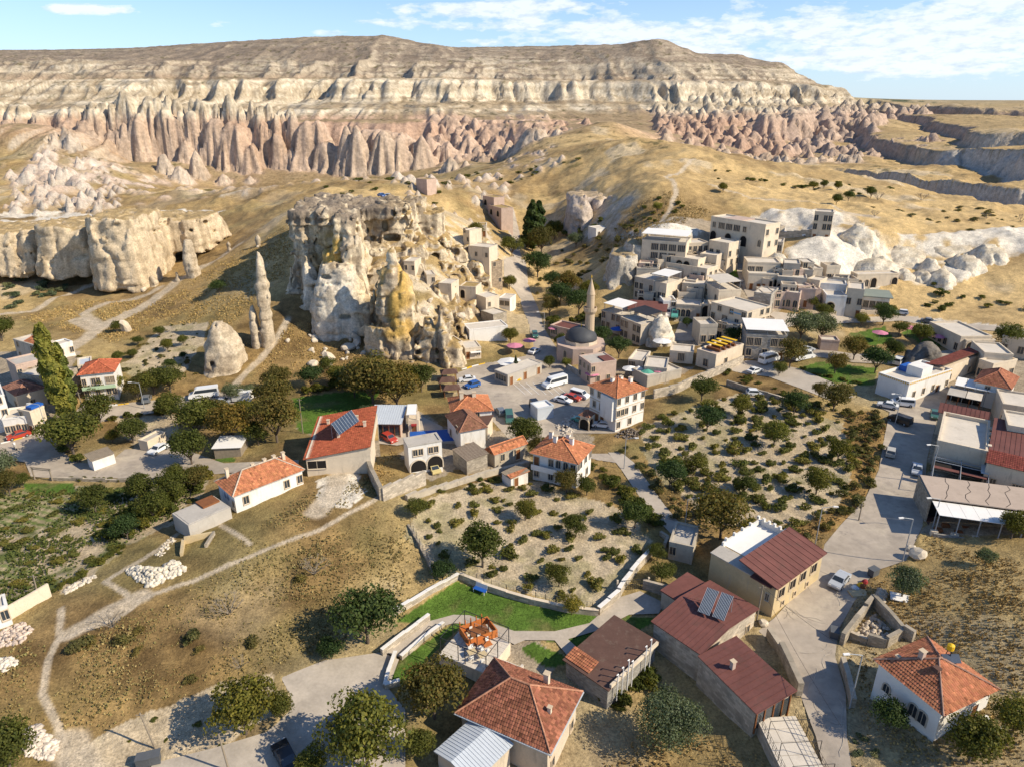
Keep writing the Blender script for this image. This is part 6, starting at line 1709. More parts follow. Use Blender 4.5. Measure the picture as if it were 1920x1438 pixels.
b = Bld('house', 'white house with green balconies and red roof beside the poplars', 'house', (146, 704), (214, 697), (150, 690), 6.4, shrink=.3, back=True, L2=8.6, group='houses of the left quarter'); b.walls(M['white']); b.hip((.42, .12, .06), 1.8, .5, var=.2, tw=.36, tl=.45); b.facade('a', 'w.w.ww/w.ww.WW', 2.9)
b.part('balcony', mat_plain('pale_green_paint', (.42, .55, .36), .8, .1), (0, b.L1, -.9, -.02, 2.7, 2.85), (0, b.L1, -.9, -.82, 2.85, 3.5))
lv('flat blue grey roof behind the poplars', (146, 688), (172, 684), (146, 680), 3.6, 'cream', 'w.', '', 'metal', back=True, L2=6)
b = lv('long white shed with corrugated roof by the parking bend', (172, 862), (213, 848), (166, 853), 2.4, 'white', '.....', '', None); b.slope_roof(M['pale_wood'], [b.P(-.3, -.3, 2.4), b.P(b.L1, -.3, 2.4), b.P(b.L1, b.L2 + .3, 2.8), b.P(-.3, b.L2 + .3, 2.8)], ribs=14)
b = lv('sunken store with flat grey roof in the sandy plot', (276, 830), (310, 812), (272, 822), 2.0, 'cream', '', '', 'concrete')
lv('low white gable at the left edge by the field wall', (-20, 1150), (14, 1140), (-24, 1128), 2.6, 'white', '.w', '')
b = lv('small grey shed above the vineyard lane', (1255, 1018), (1300, 1028), (1262, 1000), 2.8, 'old', 'w..', 'd', 'concrete', back=True, L2=6)
b = lv('blue shipping container hut beside the parked cars', (1008, 768), (1038, 762), (1006, 762), 2.7, 'metal', '', '', 'canvas', back=True, L2=3.5)
b = lv('pergola roofed store under the walnut trees', (400, 840), (450, 838), (404, 828), 2.4, 'pale_wood', '', '', None, back=True, L2=5); b.part('roof', M['canvas'], (-.3, b.L1 + .3, -.3, b.L2 + .3, 2.4, 2.5))

p = ground(1088, 668)
t = empty('mosque', p, 'small stone mosque with dark grey dome under the minaret', 'mosque')
mb = MB(); mb.prism([(7 * math.cos(R(22.5 + 45 * k)), 7 * math.sin(R(22.5 + 45 * k))) for k in range(8)], -1, 4.2); mb.build('wall', M['pinkst'], t)
mb = MB(); mb.prism([(4.6 * math.cos(R(22.5 + 45 * k)), 4.6 * math.sin(R(22.5 + 45 * k))) for k in range(8)], 4.2, 5.2); mb.build('drum', M['beige'], t)
mb = MB(); mb.lathe([(4.4 * math.cos(R(a)), 5.2 + 3.4 * math.sin(R(a))) for a in range(0, 86, 8)], 24); mb.build('dome', mat_plain('lead_dome', (.06, .062, .066), .6, .2), t, True)
mb = MB(); mb.lathe([(.12, 8.5), (.2, 8.9), (.06, 9.1), (.03, 9.8)], 8); mb.build('finial', M['yellow'], t)
for k in range(8):
    fm, pm = opening_mesh('a', 1.0, 2.0)
    if not fm.materials: fm.materials.append(None)
    if not pm.materials: pm.materials.append(None)
    o = link('arched_window', fm, None, t); a = R(45 * k); o.location = (6.48 * math.cos(a), 6.48 * math.sin(a), 1.2); o.rotation_euler.z = a + math.pi / 2
    o.material_slots[0].link = 'OBJECT'; o.material_slots[0].material = M['trim']; q = link('pane', pm, None, o); q.material_slots[0].link = 'OBJECT'; q.material_slots[0].material = M['glass']
p = ground(1103, 667)
M['tanst'] = mat_plain('tan_cut_stone', (.50, .375, .245), .9, .14, .8, .01, 6)
t = empty('minaret', p, 'tall slender stone minaret with one balcony and pointed cap', 'minaret')
mb = MB(); mb.lathe([(1.7, -1), (1.7, 2.5), (1.36, 3.4), (1.26, 12.0)], 16); mb.build('shaft', M['tanst'], t, False)
mb = MB(); mb.lathe([(1.26, 12.0), (1.6, 12.5), (1.8, 12.9), (1.8, 13.8), (1.66, 13.8), (1.66, 12.95), (1.1, 12.95)], 16); mb.build('balcony', M['tanst'], t)
mb = MB(); mb.lathe([(1.08, 12.9), (1.04, 17.2), (1.14, 17.3), (1.14, 17.5)], 16); mb.build('upper_shaft', M['tanst'], t)
mb = MB(); mb.lathe([(1.14, 17.5), (.8, 18.9), (.4, 20.4), (.04, 21.8)], 16); mb.build('cap', M['tanst'], t)
mb = MB(); mb.lathe([(.05, 21.7), (.14, 22.1), (.03, 22.7)], 6); mb.build('finial', M['yellow'], t)
# ------------------------------------------------------------------ vegetation
m_, T_, b_ = newmat('leaf_surface')
at_ = T_.n('ShaderNodeAttribute', attribute_name='tint')
oi_ = T_.n('ShaderNodeObjectInfo')
lc_ = T_.mix(1.0, at_.outputs['Color'], T_.ramp(oi_.outputs['Random'], [(0, (.72, .80, .72)), (.5, (1.0, 1.0, .9)), (1, (1.42, 1.2, .9))]), 'MULTIPLY')
T_.put(b_.inputs['Base Color'], lc_); b_.inputs['Roughness'].default_value = .7
tr_ = T_.n('ShaderNodeBsdfTranslucent'); T_.put(tr_.inputs['Color'], T_.mix(1.0, lc_, (1.1, 1.2, .6), 'MULTIPLY'))
mx_ = T_.n('ShaderNodeMixShader'); mx_.inputs[0].default_value = .38
T_.t.links.new(b_.outputs[0], mx_.inputs[1]); T_.t.links.new(tr_.outputs[0], mx_.inputs[2])
T_.t.links.new(mx_.outputs[0], [n for n in T_.t.nodes if n.type == 'OUTPUT_MATERIAL'][0].inputs['Surface'])
M['leaf'] = m_
M['bark'] = mat_plain('tree_bark', (.13, .10, .075), .95, .3, 2)

def leaf_mesh(name, pts, nrm, size, cols, rs, asp=.7):
    """one small folded leaf spray per point"""
    n = len(pts)
    nn = nrm + rs.normal(0, .55, (n, 3)); nn /= np.linalg.norm(nn, axis=1)[:, None] + 1e-6
    a = rs.normal(0, 1, (n, 3)); a -= nn * (a * nn).sum(1)[:, None]; a /= np.linalg.norm(a, axis=1)[:, None] + 1e-6
    b = np.cross(nn, a)
    s = (size * rs.uniform(.65, 1.3, n))[:, None]
    q = np.stack([pts - a * s, pts + b * s * asp + nn * s * .18, pts + a * s, pts - b * s * asp + nn * s * .18], 1)
    f = np.arange(n * 4).reshape(n, 4)
    return mesh_np(name, q.reshape(-1, 3), f, np.repeat(cols, 4, 0))

def crown_proto(seed, rx, rz, zc, lobes, n, size, pal, hollow=.72, drop=.0):
    """leaves spread over many lobes inside an uneven envelope, radius 1 = rx"""
    rs = np.random.RandomState(seed)
    P, N, K = [], [], []
    for i in range(lobes):
        d = rs.normal(0, 1, 3); d /= np.linalg.norm(d); d[2] = d[2] * .8 + .12
        rad = rs.uniform(.35, .72)
        c = d * rad * np.array([rx, rx, rz]); r = rs.uniform(.26, .46) * rx
        m = int(n / lobes * (r / (.36 * rx)) ** 2)
        v = rs.normal(0, 1, (m, 3)); v /= np.linalg.norm(v, axis=1)[:, None]
        v[:, 2] = np.where(v[:, 2] < -.45, -v[:, 2] * .5, v[:, 2])
        rr = r * (hollow + (1.08 - hollow) * rs.rand(m) ** .6)
        sq = np.array([1, 1, min(1.0, rz / rx) * .9 + .1])
        P.append(c + v * rr[:, None] * sq); N.append(v * .7 + d * .3); K.append(np.full(m, rs.uniform(.8, 1.25)))
    P = np.concatenate(P); N = np.concatenate(N); K = np.concatenate(K)
    P[:, 2] += zc
    pal = np.array(pal, float)
    w = rs.dirichlet(np.ones(len(pal)) * .9, len(P))
    c = (w @ pal) * K[:, None] * rs.uniform(.75, 1.25, len(P))[:, None]
    return leaf_mesh('crown', P, N, size, np.clip(c, .004, .6), rs)

def trunk_proto(seed, h, r, spread, n=6, top=None):
    rs = random.Random(seed); mb = MB()
    top = top or h * .8
    mb.bar((0, 0, -.5), (0, 0, h * .45), r, 8, r * .7)
    for k in range(n):
        a = 2 * math.pi * k / n + rs.uniform(-.4, .4); z0 = h * rs.uniform(.3, .48)
        p = Vector((0, 0, z0)); q = Vector((math.cos(a) * spread * .5, math.sin(a) * spread * .5, z0 + (top - z0) * .55)); e = Vector((math.cos(a) * spread * .95, math.sin(a) * spread * .95, top * rs.uniform(.85, 1.1)))
        mb.bar(p, q, r * .45, 5, r * .28); mb.bar(q, e, r * .28, 5, r * .08)
    mb.bar((0, 0, h * .44), (rs.uniform(-.3, .3), 0, top), r * .6, 6, r * .1)
    return mb.mesh('trunk', M['bark'])

GREEN = [(.055, .070, .013), (.095, .105, .020), (.15, .14, .028)] #[(0.0525, 0.0875, 0.0175), (0.0963, 0.14, 0.028), (0.1575, 0.1925, 0.0385)]
DARKG = [(0.0272, 0.051, 0.017), (0.051, 0.085, 0.0238), (0.085, 0.119, 0.034)]
AUT = [(0.088, 0.08, 0.0192), (0.152, 0.112, 0.0288), (0.208, 0.136, 0.0352), (0.072, 0.088, 0.0192)]
YEL = [(0.192, 0.176, 0.032), (0.272, 0.224, 0.04), (0.112, 0.136, 0.0288)]
OLI = [(0.12, 0.144, 0.08), (0.176, 0.192, 0.112), (0.08, 0.104, 0.056)]
VINE = [(0.072, 0.096, 0.0192), (0.128, 0.144, 0.032), (0.192, 0.176, 0.0448), (0.16, 0.12, 0.04)]
SHR = [(0.0875, 0.0963, 0.0315), (0.14, 0.1313, 0.0438), (0.1925, 0.1488, 0.056)]
PROTO = {}
for nm, pal, sd in (('green', GREEN, 1), ('dark', DARKG, 2), ('autumn', AUT, 3), ('yellow', YEL, 4), ('olive', OLI, 5)):
    PROTO[nm] = []
    for v in range(3 if nm in ('green', 'autumn', 'dark') else 2):
        cm = crown_proto(sd * 10 + v, 1.0, .80, 1.05, 30, 4600, .044, pal); cm.materials.append(M['leaf'])
        PROTO[nm].append((cm, trunk_proto(sd * 10 + v, .9, .055, .75, 7, 1.2)))
PROTO['willow'] = []
for v in range(2):
    cm = crown_proto(70 + v, 1.0, .85, .95, 40, 9000, .03, OLI, .6); cm.materials.append(M['leaf']); PROTO['willow'].append((cm, trunk_proto(70 + v, .8, .06, .7)))
PROTO['poplar'] = []
for v in range(2):
    rs_ = np.random.RandomState(90 + v); n_ = 3600
    z = rs_.rand(n_) ** .85; a = rs_.rand(n_) * 2 * np.pi; lob = 1 + .2 * np.sin(a * 3 + z * 9) + .3 * np.sin(z * 31 + a * 2)
    rr = (.05 + .95 * np.sin(np.pi * np.clip(z * .92 + .06, 0, 1)) ** .8) * lob * (.35 + .65 * rs_.rand(n_) ** .5) * .095
    P_ = np.stack([rr * np.cos(a), rr * np.sin(a), .06 + z * .94], 1); N_ = np.stack([np.cos(a), np.sin(a), np.full(n_, .5)], 1)
    c_ = (rs_.dirichlet(np.ones(3), n_) @ np.array(DARKG if v else [(.11, .14, .03), (.18, .20, .045), (.24, .24, .06)])) * rs_.uniform(.7, 1.25, (n_, 1))
    cm = leaf_mesh('crown', P_, N_, .022, c_, rs_); cm.materials.append(M['leaf'])
    mb = MB(); mb.bar((0, 0, -.02), (0, 0, .9), .014, 6, .003); PROTO['poplar'].append((cm, mb.mesh('trunk', M['bark'])))
PROTO['conifer'] = []
rs_ = np.random.RandomState(33); n_ = 2600
z = rs_.rand(n_) ** 1.3; a = rs_.rand(n_) * 2 * np.pi; rr = (1 - z) * .36 * (.6 + .4 * rs_.rand(n_)) * (1 + .2 * np.sin(z * 40)); 
P_ = np.stack([rr * np.cos(a), rr * np.sin(a), .05 + z * .95 - rr * .2], 1); N_ = np.stack([np.cos(a), np.sin(a), np.full(n_, .3)], 1)
c_ = (rs_.dirichlet(np.ones(3), n_) @ np.array([(.02, .04, .016), (.035, .06, .025), (.055, .085, .045)])) * rs_.uniform(.7, 1.3, (n_, 1))
cm = leaf_mesh('crown', P_, N_, .024, c_, rs_); cm.materials.append(M['leaf'])
mb = MB(); mb.bar((0, 0, -.05), (0, 0, .9), .02, 6, .003); PROTO['conifer'].append((cm, mb.mesh('trunk', M['bark'])))
LOWP = {}
for nm, pal, n_, sz in (('vine', VINE, 420, .13), ('shrub', SHR, 520, .10), ('greenshrub', GREEN, 620, .10), ('oliveshrub', OLI, 560, .10)):
    LOWP[nm] = []
    for v in range(4):
        cm = crown_proto(200 + v + hash(nm[0]) % 7 if False else 200 + v + len(nm), 1.0, .62, .42, 9, n_, sz, pal, .5); cm.materials.append(M['leaf'])
        mb = MB(); r_ = random.Random(v)
        for k in range(4): mb.bar((0, 0, -.2), (r_.uniform(-.6, .6), r_.uniform(-.6, .6), .5), .06, 4, .02)
        LOWP[nm].append((cm, mb.mesh('stem', M['bark'])))
trng = random.Random(5)

def tree(kind, px, py, w, label, group=None, hs=1.0, cat='tree', base=None):
    """tree whose trunk foot is seen at (px,py), w photo pixels wide"""
    p = ground(px, py) if base is None else Vector(base)
    p.z = HG(p.x, p.y)
    s = math.sqrt(p.x ** 2 + p.y ** 2 + (CAMZ - p.z) ** 2) / FPX
    low = kind in LOWP
    if not low and kind not in ('poplar', 'conifer'): w *= .8 if py > 900 else .9
    cm, tm = trng.choice(LOWP[kind] if low else PROTO[kind])
    name = cat.replace(' ', '_') if low and cat not in ('shrub', 'vine', 'tree', 'bush') else {'poplar': 'poplar_tree', 'conifer': 'conifer_tree', 'willow': 'willow_tree', 'vine': 'grape_vine'}.get(kind, ('shrub' if kind == 'shrub' else 'bush') if low else 'broadleaf_tree')
    t = empty(name, p, label, cat, group, trng.uniform(0, 6.28))
    k = w * s if kind in ('poplar', 'conifer') else w * s / 2
    t.scale = (k * trng.uniform(.92, 1.08), k * trng.uniform(.92, 1.08), k * hs)
    if kind in ('poplar',): t.scale = (k, k, k)
    a = link('stem' if low else 'trunk', tm, None, t); b = link('foliage' if low else 'crown', cm, None, t)
    return t

TREES = [
    ('dark', 690, 1205, 155, 'large dark green tree overhanging the forecourt edge by the ramp'), ('dark', 622, 1235, 62, 'small dark round tree at the forecourt corner'),
    ('autumn', 815, 1345, 150, 'big brownish walnut tree beside the restaurant terrace'), ('yellow', 690, 1440, 195, 'yellowing walnut tree leaning over the lower road'), ('green', 790, 1415, 80, 'small green tree pressed against the mossy roofed house'), ('yellow', 590, 1452, 80, 'yellowish bush tree at the lower road edge'),
    ('green', 462, 1375, 140, 'leafy green tree at the curve of the forecourt kerb'), ('green', 525, 1345, 70, 'small green tree nearest the forecourt curve'), ('green', 20, 1440, 110, 'green tree beside the white stone heap at the corner'),
    ('green', 905, 1065, 120, 'large bright green tree in the sandy vineyard'), ('dark', 830, 1090, 62, 'round dark bush tree above the lawn corner'), ('green', 1048, 1100, 62, 'rounded green tree in the lower vineyard near the lawn fence'), ('yellow', 1072, 1152, 58, 'small bright yellow green tree growing on the lawn edge'),
    ('dark', 1190, 990, 78, 'dense dark green tree beside the narrow lane'), ('green', 1080, 1005, 66, 'green tree in the middle of the vineyard below the orange roof'), ('green', 985, 975, 60, 'light green fruit tree in the upper sandy vineyard'), ('green', 780, 970, 58, 'green tree by the junk at the vineyard corner'), ('autumn', 1062, 925, 70, 'dark olive brown tree in front of the white orange roofed house'), ('green', 1100, 930, 52, 'small green tree at the corner of the white orange roofed house'),
    ('autumn', 1350, 1010, 135, 'huge dense walnut tree above the white roof terrace'), ('dark', 1255, 915, 78, 'dark green tree at the vineyard edge by the lane'), ('green', 1300, 890, 56, 'round green tree at the left of the right vineyard'), ('green', 1240, 1090, 60, 'creeper covered tree beside the iron gate'), ('green', 1232, 1050, 48, 'narrow green tree above the iron gate'),
    ('green', 1315, 752, 62, 'spreading green tree at the top of the right vineyard'), ('dark', 1325, 808, 62, 'dark tree with bent trunk in the right vineyard'), ('green', 1390, 782, 48, 'round green tree near the top vineyard wall'), ('dark', 1488, 778, 56, 'dark round tree at the upper right of the vineyard'), ('autumn', 1562, 770, 66, 'brownish round tree above the scrubby bank'), ('yellow', 1450, 838, 62, 'yellow green tree in the middle of the vineyard'), ('green', 1530, 925, 70, 'green tree near the foot of the scrubby bank'), ('green', 1570, 865, 56, 'small tree against the scrubby bank'), ('green', 1395, 925, 56, 'light green tree in the lower right vineyard'), ('autumn', 1535, 745, 34, 'small brown tree beside the lane corner'),
    ('green', 985, 838, 82, 'full green tree standing at the car park corner'), ('autumn', 1010, 855, 50, 'scrubby tree behind the car park corner tree'), ('autumn', 700, 762, 130, 'massive rounded walnut tree right of the green pitch'), ('autumn', 745, 770, 110, 'second walnut tree against the green pitch'), ('green', 790, 735, 68, 'round green tree beside the flower stall'), ('green', 665, 745, 70, 'dark green tree merging with the pitch walnuts'), ('olive', 690, 790, 40, 'silvery tree at the pitch corner'),
    ('dark', 585, 728, 54, 'dark tree at the left end of the pitch hedge'), ('green', 632, 724, 48, 'green tree in the middle of the pitch hedge'), ('dark', 664, 730, 62, 'dark tree where hedge and pitch walnuts meet'), ('autumn', 730, 738, 76, 'brown walnut behind the pitch walnuts'), ('green', 768, 730, 60, 'green tree left of the flower kiosks'), ('green', 470, 795, 62, 'green tree between the two walnut trees'), ('autumn', 408, 802, 70, 'brown tree above the parking lot end'), ('green', 485, 835, 60, 'green tree under the yellow green walnut'),
    ('autumn', 520, 830, 108, 'wide yellow green walnut tree below the pitch'), ('autumn', 438, 835, 96, 'reddish brown walnut tree by the road bend'), ('green', 372, 822, 92, 'green tree left of the reddish walnut'), ('green', 360, 870, 80, 'dark green tree at the end of the parking lot'), ('autumn', 515, 770, 80, 'brown tree behind the yellow green walnut'), ('autumn', 520, 735, 62, 'round brown tree at the road junction'), ('olive', 440, 752, 44, 'blue grey cedar at the road junction'), ('olive', 470, 745, 34, 'small blue grey cedar next to the trailer'), ('green', 322, 785, 60, 'young tree standing beside the curving road'), ('green', 615, 700, 40, 'bright green tree below the fallen boulders'),
    ('green', 140, 858, 108, 'overgrown green thicket tree inside the parking bend'), ('green', 120, 835, 60, 'light green thicket tree near the lamp post'), ('green', 190, 800, 70, 'wide green tree beside the sandy plot'), ('green', 250, 830, 56, 'pale small tree in the sandy plot'), ('green', 212, 830, 30, 'dark shrubby tree behind the white shed'), ('autumn', 260, 750, 52, 'autumn tree in front of the cone field'), ('green', 290, 740, 60, 'dark green tree behind the parked grey car'), ('green', 320, 735, 66, 'grey green tree below the rock cone'), ('green', 185, 745, 46, 'small tree in the garden of the balcony house'), ('yellow', 218, 735, 40, 'yellowish tree right of the balcony house'),
    ('dark', 240, 1010, 60, 'dark conical evergreen above the concrete terrace'), ('green', 180, 960, 66, 'dark green bush tree in the kitchen garden'), ('green', 290, 975, 76, 'green tree in the hedge below the concrete terrace'), ('green', 330, 940, 80, 'tall green hedge tree behind the long house'), ('autumn', 370, 920, 60, 'yellow leaved hedge tree at the end of the long house'), ('green', 270, 940, 70, 'green hedge tree in the middle of the garden row'), ('green', 330, 905, 46, 'small hedge tree by the parking lot exit'), ('olive', 5, 900, 60, 'grey green olive tree at the left edge'), ('autumn', 20, 930, 60, 'reddish tree at the left edge of the garden'), ('green', 45, 915, 34, 'green tree beside the wooden garden gate'),
    ('dark', 1008, 520, 62, 'dark tree beside the upper street'), ('green', 960, 480, 52, 'bright green willow near the tall poplar'), ('autumn', 1015, 480, 64, 'olive brown tree below the tall poplar'), ('green', 1040, 450, 46, 'green tree under the far rock lobes'), ('olive', 1080, 462, 36, 'grey tree under the far rock lobes'), ('green', 990, 470, 40, 'green tree left of the tall poplar'), ('green', 955, 545, 34, 'small round tree by the street stall'), ('autumn', 1030, 590, 46, 'orange tinted tree along the street'), ('dark', 1050, 575, 56, 'dark tree along the shaded street side'), ('dark', 1085, 590, 64, 'big shaded tree behind the minaret'), ('autumn', 1065, 560, 60, 'brown shaded tree on the gully slope'), ('green', 1105, 560, 44, 'green tree on the gully slope'), ('dark', 1035, 545, 44, 'dark tree at the gully foot'), ('green', 1050, 655, 40, 'green tree in the little mosque square'), ('dark', 1125, 650, 50, 'dark tree right of the minaret'), ('dark', 1160, 672, 52, 'dense dark tree behind the pinkish stone house'), ('green', 1030, 690, 32, 'green tree in front of the shop row'), ('green', 957, 645, 40, 'green tree shading the café at the castle foot'), ('yellow', 1062, 690, 26, 'yellowish sapling beside the mosque square'), ('conifer', 967, 700, 36, 'small conifer in front of the white canopy'),
    ('olive', 1500, 640, 72, 'large grey green willow beside the white glazed house'), ('olive', 1540, 640, 62, 'second grey green willow by the park'), ('autumn', 1480, 690, 66, 'spreading brown tree beside the parked minibus'), ('green', 1460, 705, 34, 'small green tree at the street bend'), ('autumn', 1600, 675, 52, 'brown tree on the park lawn'), ('dark', 1640, 700, 60, 'dark tree at the right of the park lawn'), ('autumn', 1565, 700, 46, 'brown tree in the middle of the park lawn'), ('green', 1675, 672, 42, 'leaning green tree beside the back street'), ('yellow', 1614, 612, 30, 'small yellow tree by the avenue'), ('dark', 1655, 610, 46, 'dark green tree in the tea garden'), ('green', 1725, 645, 44, 'round green tree in the tea garden'), ('green', 1685, 630, 34, 'small green tree amid parasols'), ('green', 1888, 660, 56, 'round dark tree at the right edge near the arcade'), ('green', 1545, 600, 40, 'low green tree along the avenue'), ('green', 1522, 580, 28, 'green tree before the carved arcade'), ('green', 1580, 586, 22, 'slim cypress like tree at the hotel entrance'), ('green', 1672, 590, 20, 'small tree at the glass pavilion corner'), ('dark', 1375, 645, 42, 'dark pine beside the square hotel'), ('dark', 1288, 615, 26, 'narrow tree in the hotel square'), ('green', 1376, 470, 24, 'bright green tree beside the hotel lane'),
    ('green', 1895, 1010, 74, 'leafy tree in front of the white restaurant awning'), ('olive', 1690, 1120, 78, 'round grey green bush tree at the street corner'), ('willow', 1255, 1400, 150, 'large grey green willow beside the long stone wall'), ('dark', 1660, 1370, 78, 'dark green bush against the white house'), ('green', 1815, 1430, 112, 'leafy tree below the cluttered balcony'), ('olive', 1845, 1060, 40, 'grey bush in the dry field'), ('yellow', 1895, 1380, 90, 'yellow green creeper mass at the right edge'),
    ('dark', 412, 555, 34, 'dark bush below the tall rock spire'), ('green', 224, 680, 24, 'small orchard tree nearest the village'), ('green', 250, 672, 22, 'second small orchard tree'), ('green', 315, 660, 28, 'middle orchard tree with clear trunk'), ('green', 345, 650, 24, 'orchard tree near the rock cone'), ('green', 260, 648, 22, 'bushy orchard tree under the leaning slab'), ('green', 220, 625, 26, 'green tree beside the leaning slab'), ('green', 300, 632, 24, 'orchard tree highest on the slope'), ('dark', 320, 695, 26, 'dark shrub tree at the orchard foot'), ('dark', 345, 675, 18, 'very dark bush beside the rock cone'),
    ('green', 5, 640, 50, 'green tree at the far left below the fields'), ('green', 350, 460, 26, 'green bush tree at the foot of the cave windows'), ('green', 895, 445, 36, 'dark round tree behind the white houses'),
    ('green', 1355, 365, 22, 'lone round tree on the golden hill'), ('green', 1568, 382, 24, 'round tree in the hilltop clump'), ('dark', 1590, 378, 22, 'dark tree in the hilltop clump'), ('green', 1632, 375, 24, 'rightmost round tree of the hilltop clump'), ('green', 1570, 355, 20, 'upper tree of the hilltop clump'), ('yellow', 1232, 402, 24, 'yellow green tree on the flank of the golden hill'), ('green', 1545, 350, 18, 'left small tree behind the hilltop clump'), ('green', 1525, 352, 20, 'low shrub tree on the hill rim'),
]
for (k, px, py, w, lab) in TREES: tree(k, px, py, w, lab)
for (px, py, w, lab) in [(125, 795, 150, 'tallest light green poplar beside the village lamp post'), (108, 760, 118, 'light green poplar left of the tallest one'), (140, 780, 110, 'shorter light green poplar on the right')]:
    t = tree('poplar', px, py, w, lab, 'poplars of the left village'); t.scale = (t.scale.x * .95, t.scale.y * .95, t.scale.z * 1.1)
    [c for c in t.children if c.name.startswith('crown')][0].data = PROTO['poplar'][0][0]
for (px, py, w, lab) in [(998, 470, 92, 'tall dark poplar at the end of the street'), (1010, 465, 84, 'dark poplar beside the tallest one'), (990, 468, 70, 'shorter dark poplar on the left')]:
    t = tree('poplar', px, py, w, lab, 'dark poplars at the end of the street'); t.scale = (t.scale.x * 1.3, t.scale.y * 1.3, t.scale.z)
    [c for c in t.children if c.name.startswith('crown')][0].data = PROTO['poplar'][1][0]

def scatter(P, step, jit, n_max, seed, ok=lambda x, y: True):
    rs = random.Random(seed); out = []
    x0, y0 = P[:, 0].min(), P[:, 1].min(); x1, y1 = P[:, 0].max(), P[:, 1].max()
    y = y0
    while y < y1:
        x = x0
        while x < x1:
            q = (x + rs.uniform(-jit, jit), y + rs.uniform(-jit, jit))
            if in_poly(np.array([q[0]]), np.array([q[1]]), P)[0] and ok(*q): out.append(q)
            x += step
        y += step
    rs.shuffle(out)
    return out[:n_max]

def bush(kind, x, y, r, label, group, hs=1.0, cat='vine'):
    t = tree(kind, 0, 0, 0, label, group, 1, 'hedge bush' if 'hedge' in group else cat, base=(x, y, 0))
    k = r; st = 1.2 if kind == 'vine' else 1.0; t.scale = (k * st * trng.uniform(.8, 1.25), k / st * trng.uniform(.9, 1.3), k * hs * trng.uniform(.7, 1.2))
    if kind == 'vine': t.rotation_euler.z = .45 + trng.gauss(0, .5)
    return t

def off_road(x, y): return all(not in_poly(np.array([x]), np.array([y]), P)[0] for P in PAVED_W.values())

for (x, y) in scatter(SAND_W[1], 3.3, 1.0, 190, 21, off_road): bush('vine', x, y, trng.uniform(.6, 1.95), 'low green grape vine in the sandy vineyard right of the lane', 'vines of the right vineyard', .95)
for (x, y) in scatter(SAND_W[0], 3.4, 1.5, 85, 22): bush('vine', x, y, trng.uniform(.55, 1.4), 'low grape vine in the sandy plot below the orange roofed house', 'vines of the middle vineyard', .95)
for (x, y) in scatter(GARDEN_W[0], 3.6, 1.8, 120, 23): bush('vine', x, y, trng.uniform(.6, 1.3), 'low bushy plant in the left kitchen gardens', 'plants of the left gardens', .6, 'plant')
for (x, y) in scatter(SAND_W[4], 3.6, .6, 30, 24): bush('greenshrub', x, y, trng.uniform(.3, .6), 'tiny seedling in the plot below the rock cone', 'seedlings beside the rock cone', .8, 'plant')
for (x, y) in scatter(SAND_W[2], 4.0, 1.9, 26, 25): bush('greenshrub', x, y, trng.uniform(.3, .6), 'small weed clump in the sandy strip above the lower road', 'weeds of the sandy strip', .4, 'plant')
for (x, y) in scatter(SCRUB_W[0], 2.5, 1.2, 110, 26, off_road): bush('shrub', x, y, trng.uniform(.7, 1.6), 'dry brown shrub on the bank above the street', 'dry shrubs of the street bank', 1.1, 'shrub')

def patch(kind, pts, n, r0, r1, label, group, seed, spread=1.2, hs=.9, cat=None):
    cat = cat or ('shrub' if kind == 'shrub' else 'bush'); rs = random.Random(seed)
    for i in range(n):
        k = rs.random() * (len(pts) - 1); j = int(k); k -= j
        px = pts[j][0] + (pts[j + 1][0] - pts[j][0]) * k; py = pts[j][1] + (pts[j + 1][1] - pts[j][1]) * k
        p = ground(px, py)
        x, y = p.x + rs.gauss(0, spread), p.y + rs.gauss(0, spread)
        if not off_road(x, y): continue
        bush(kind, x, y, rs.uniform(r0, r1), label, group, hs, cat)

patch('greenshrub', [(580, 735), (620, 728), (660, 722), (700, 720)], 26, 1.0, 1.8, 'clipped dark hedge bush along the top of the green pitch', 'hedge of the green pitch', 1, .5, 1.3)
patch('greenshrub', [(160, 800), (190, 790), (240, 782), (300, 772), (330, 770)], 24, .8, 1.4, 'hedge bush along the inner side of the curving road', 'hedge along the curving road', 2, .6, 1.1)
patch('greenshrub', [(100, 830), (115, 855), (140, 870), (160, 872)], 16, .9, 1.7, 'bush of the thicket inside the parking bend', 'thicket of the parking bend', 3, 1.0, 1.2)
patch('greenshrub', [(100, 898), (200, 900), (330, 898), (400, 890)], 26, .6, 1.0, 'low hedge bush below the parking lot', 'hedge below the parking lot', 4, .5, .8)
patch('greenshrub', [(110, 1105), (150, 1075), (200, 1045), (235, 1020)], 20, .6, 1.1, 'weedy bush along the garden bank', 'weeds of the garden bank', 5, .6, .6)
patch('greenshrub', [(230, 1000), (290, 960), (340, 925), (380, 890)], 40, 1.2, 2.3, 'overgrown bush in the hedge behind the long house', 'overgrown hedge behind the long house', 6, 1.6, 1.2)
patch('greenshrub', [(1110, 870), (1150, 905), (1190, 950), (1240, 990)], 28, .9, 1.6, 'bush along the narrow lane', 'bushes along the narrow lane', 7, .9, 1.0)
patch('shrub', [(1170, 850), (1210, 890), (1250, 935), (1290, 970)], 34, .6, 1.3, 'dry bush on the vineyard side of the lane', 'dry bushes beside the lane', 8, 1.2, .9)
patch('greenshrub', [(1490, 690), (1540, 705), (1590, 715), (1620, 722)], 30, .5, .9, 'clipped bush along the park border', 'border bushes of the park', 9, .4, .9)
patch('greenshrub', [(1000, 440), (1050, 440), (1090, 445)], 14, 1.5, 2.6, 'bush thicket in front of the far rock lobes', 'thicket before the far rock lobes', 10, 4, 1.1)
patch('shrub', [(1010, 560), (1060, 530), (1100, 490), (1130, 455)], 50, 1.0, 2.2, 'bush on the shaded gully side', 'bushes of the shaded gully', 11, 6, .9)
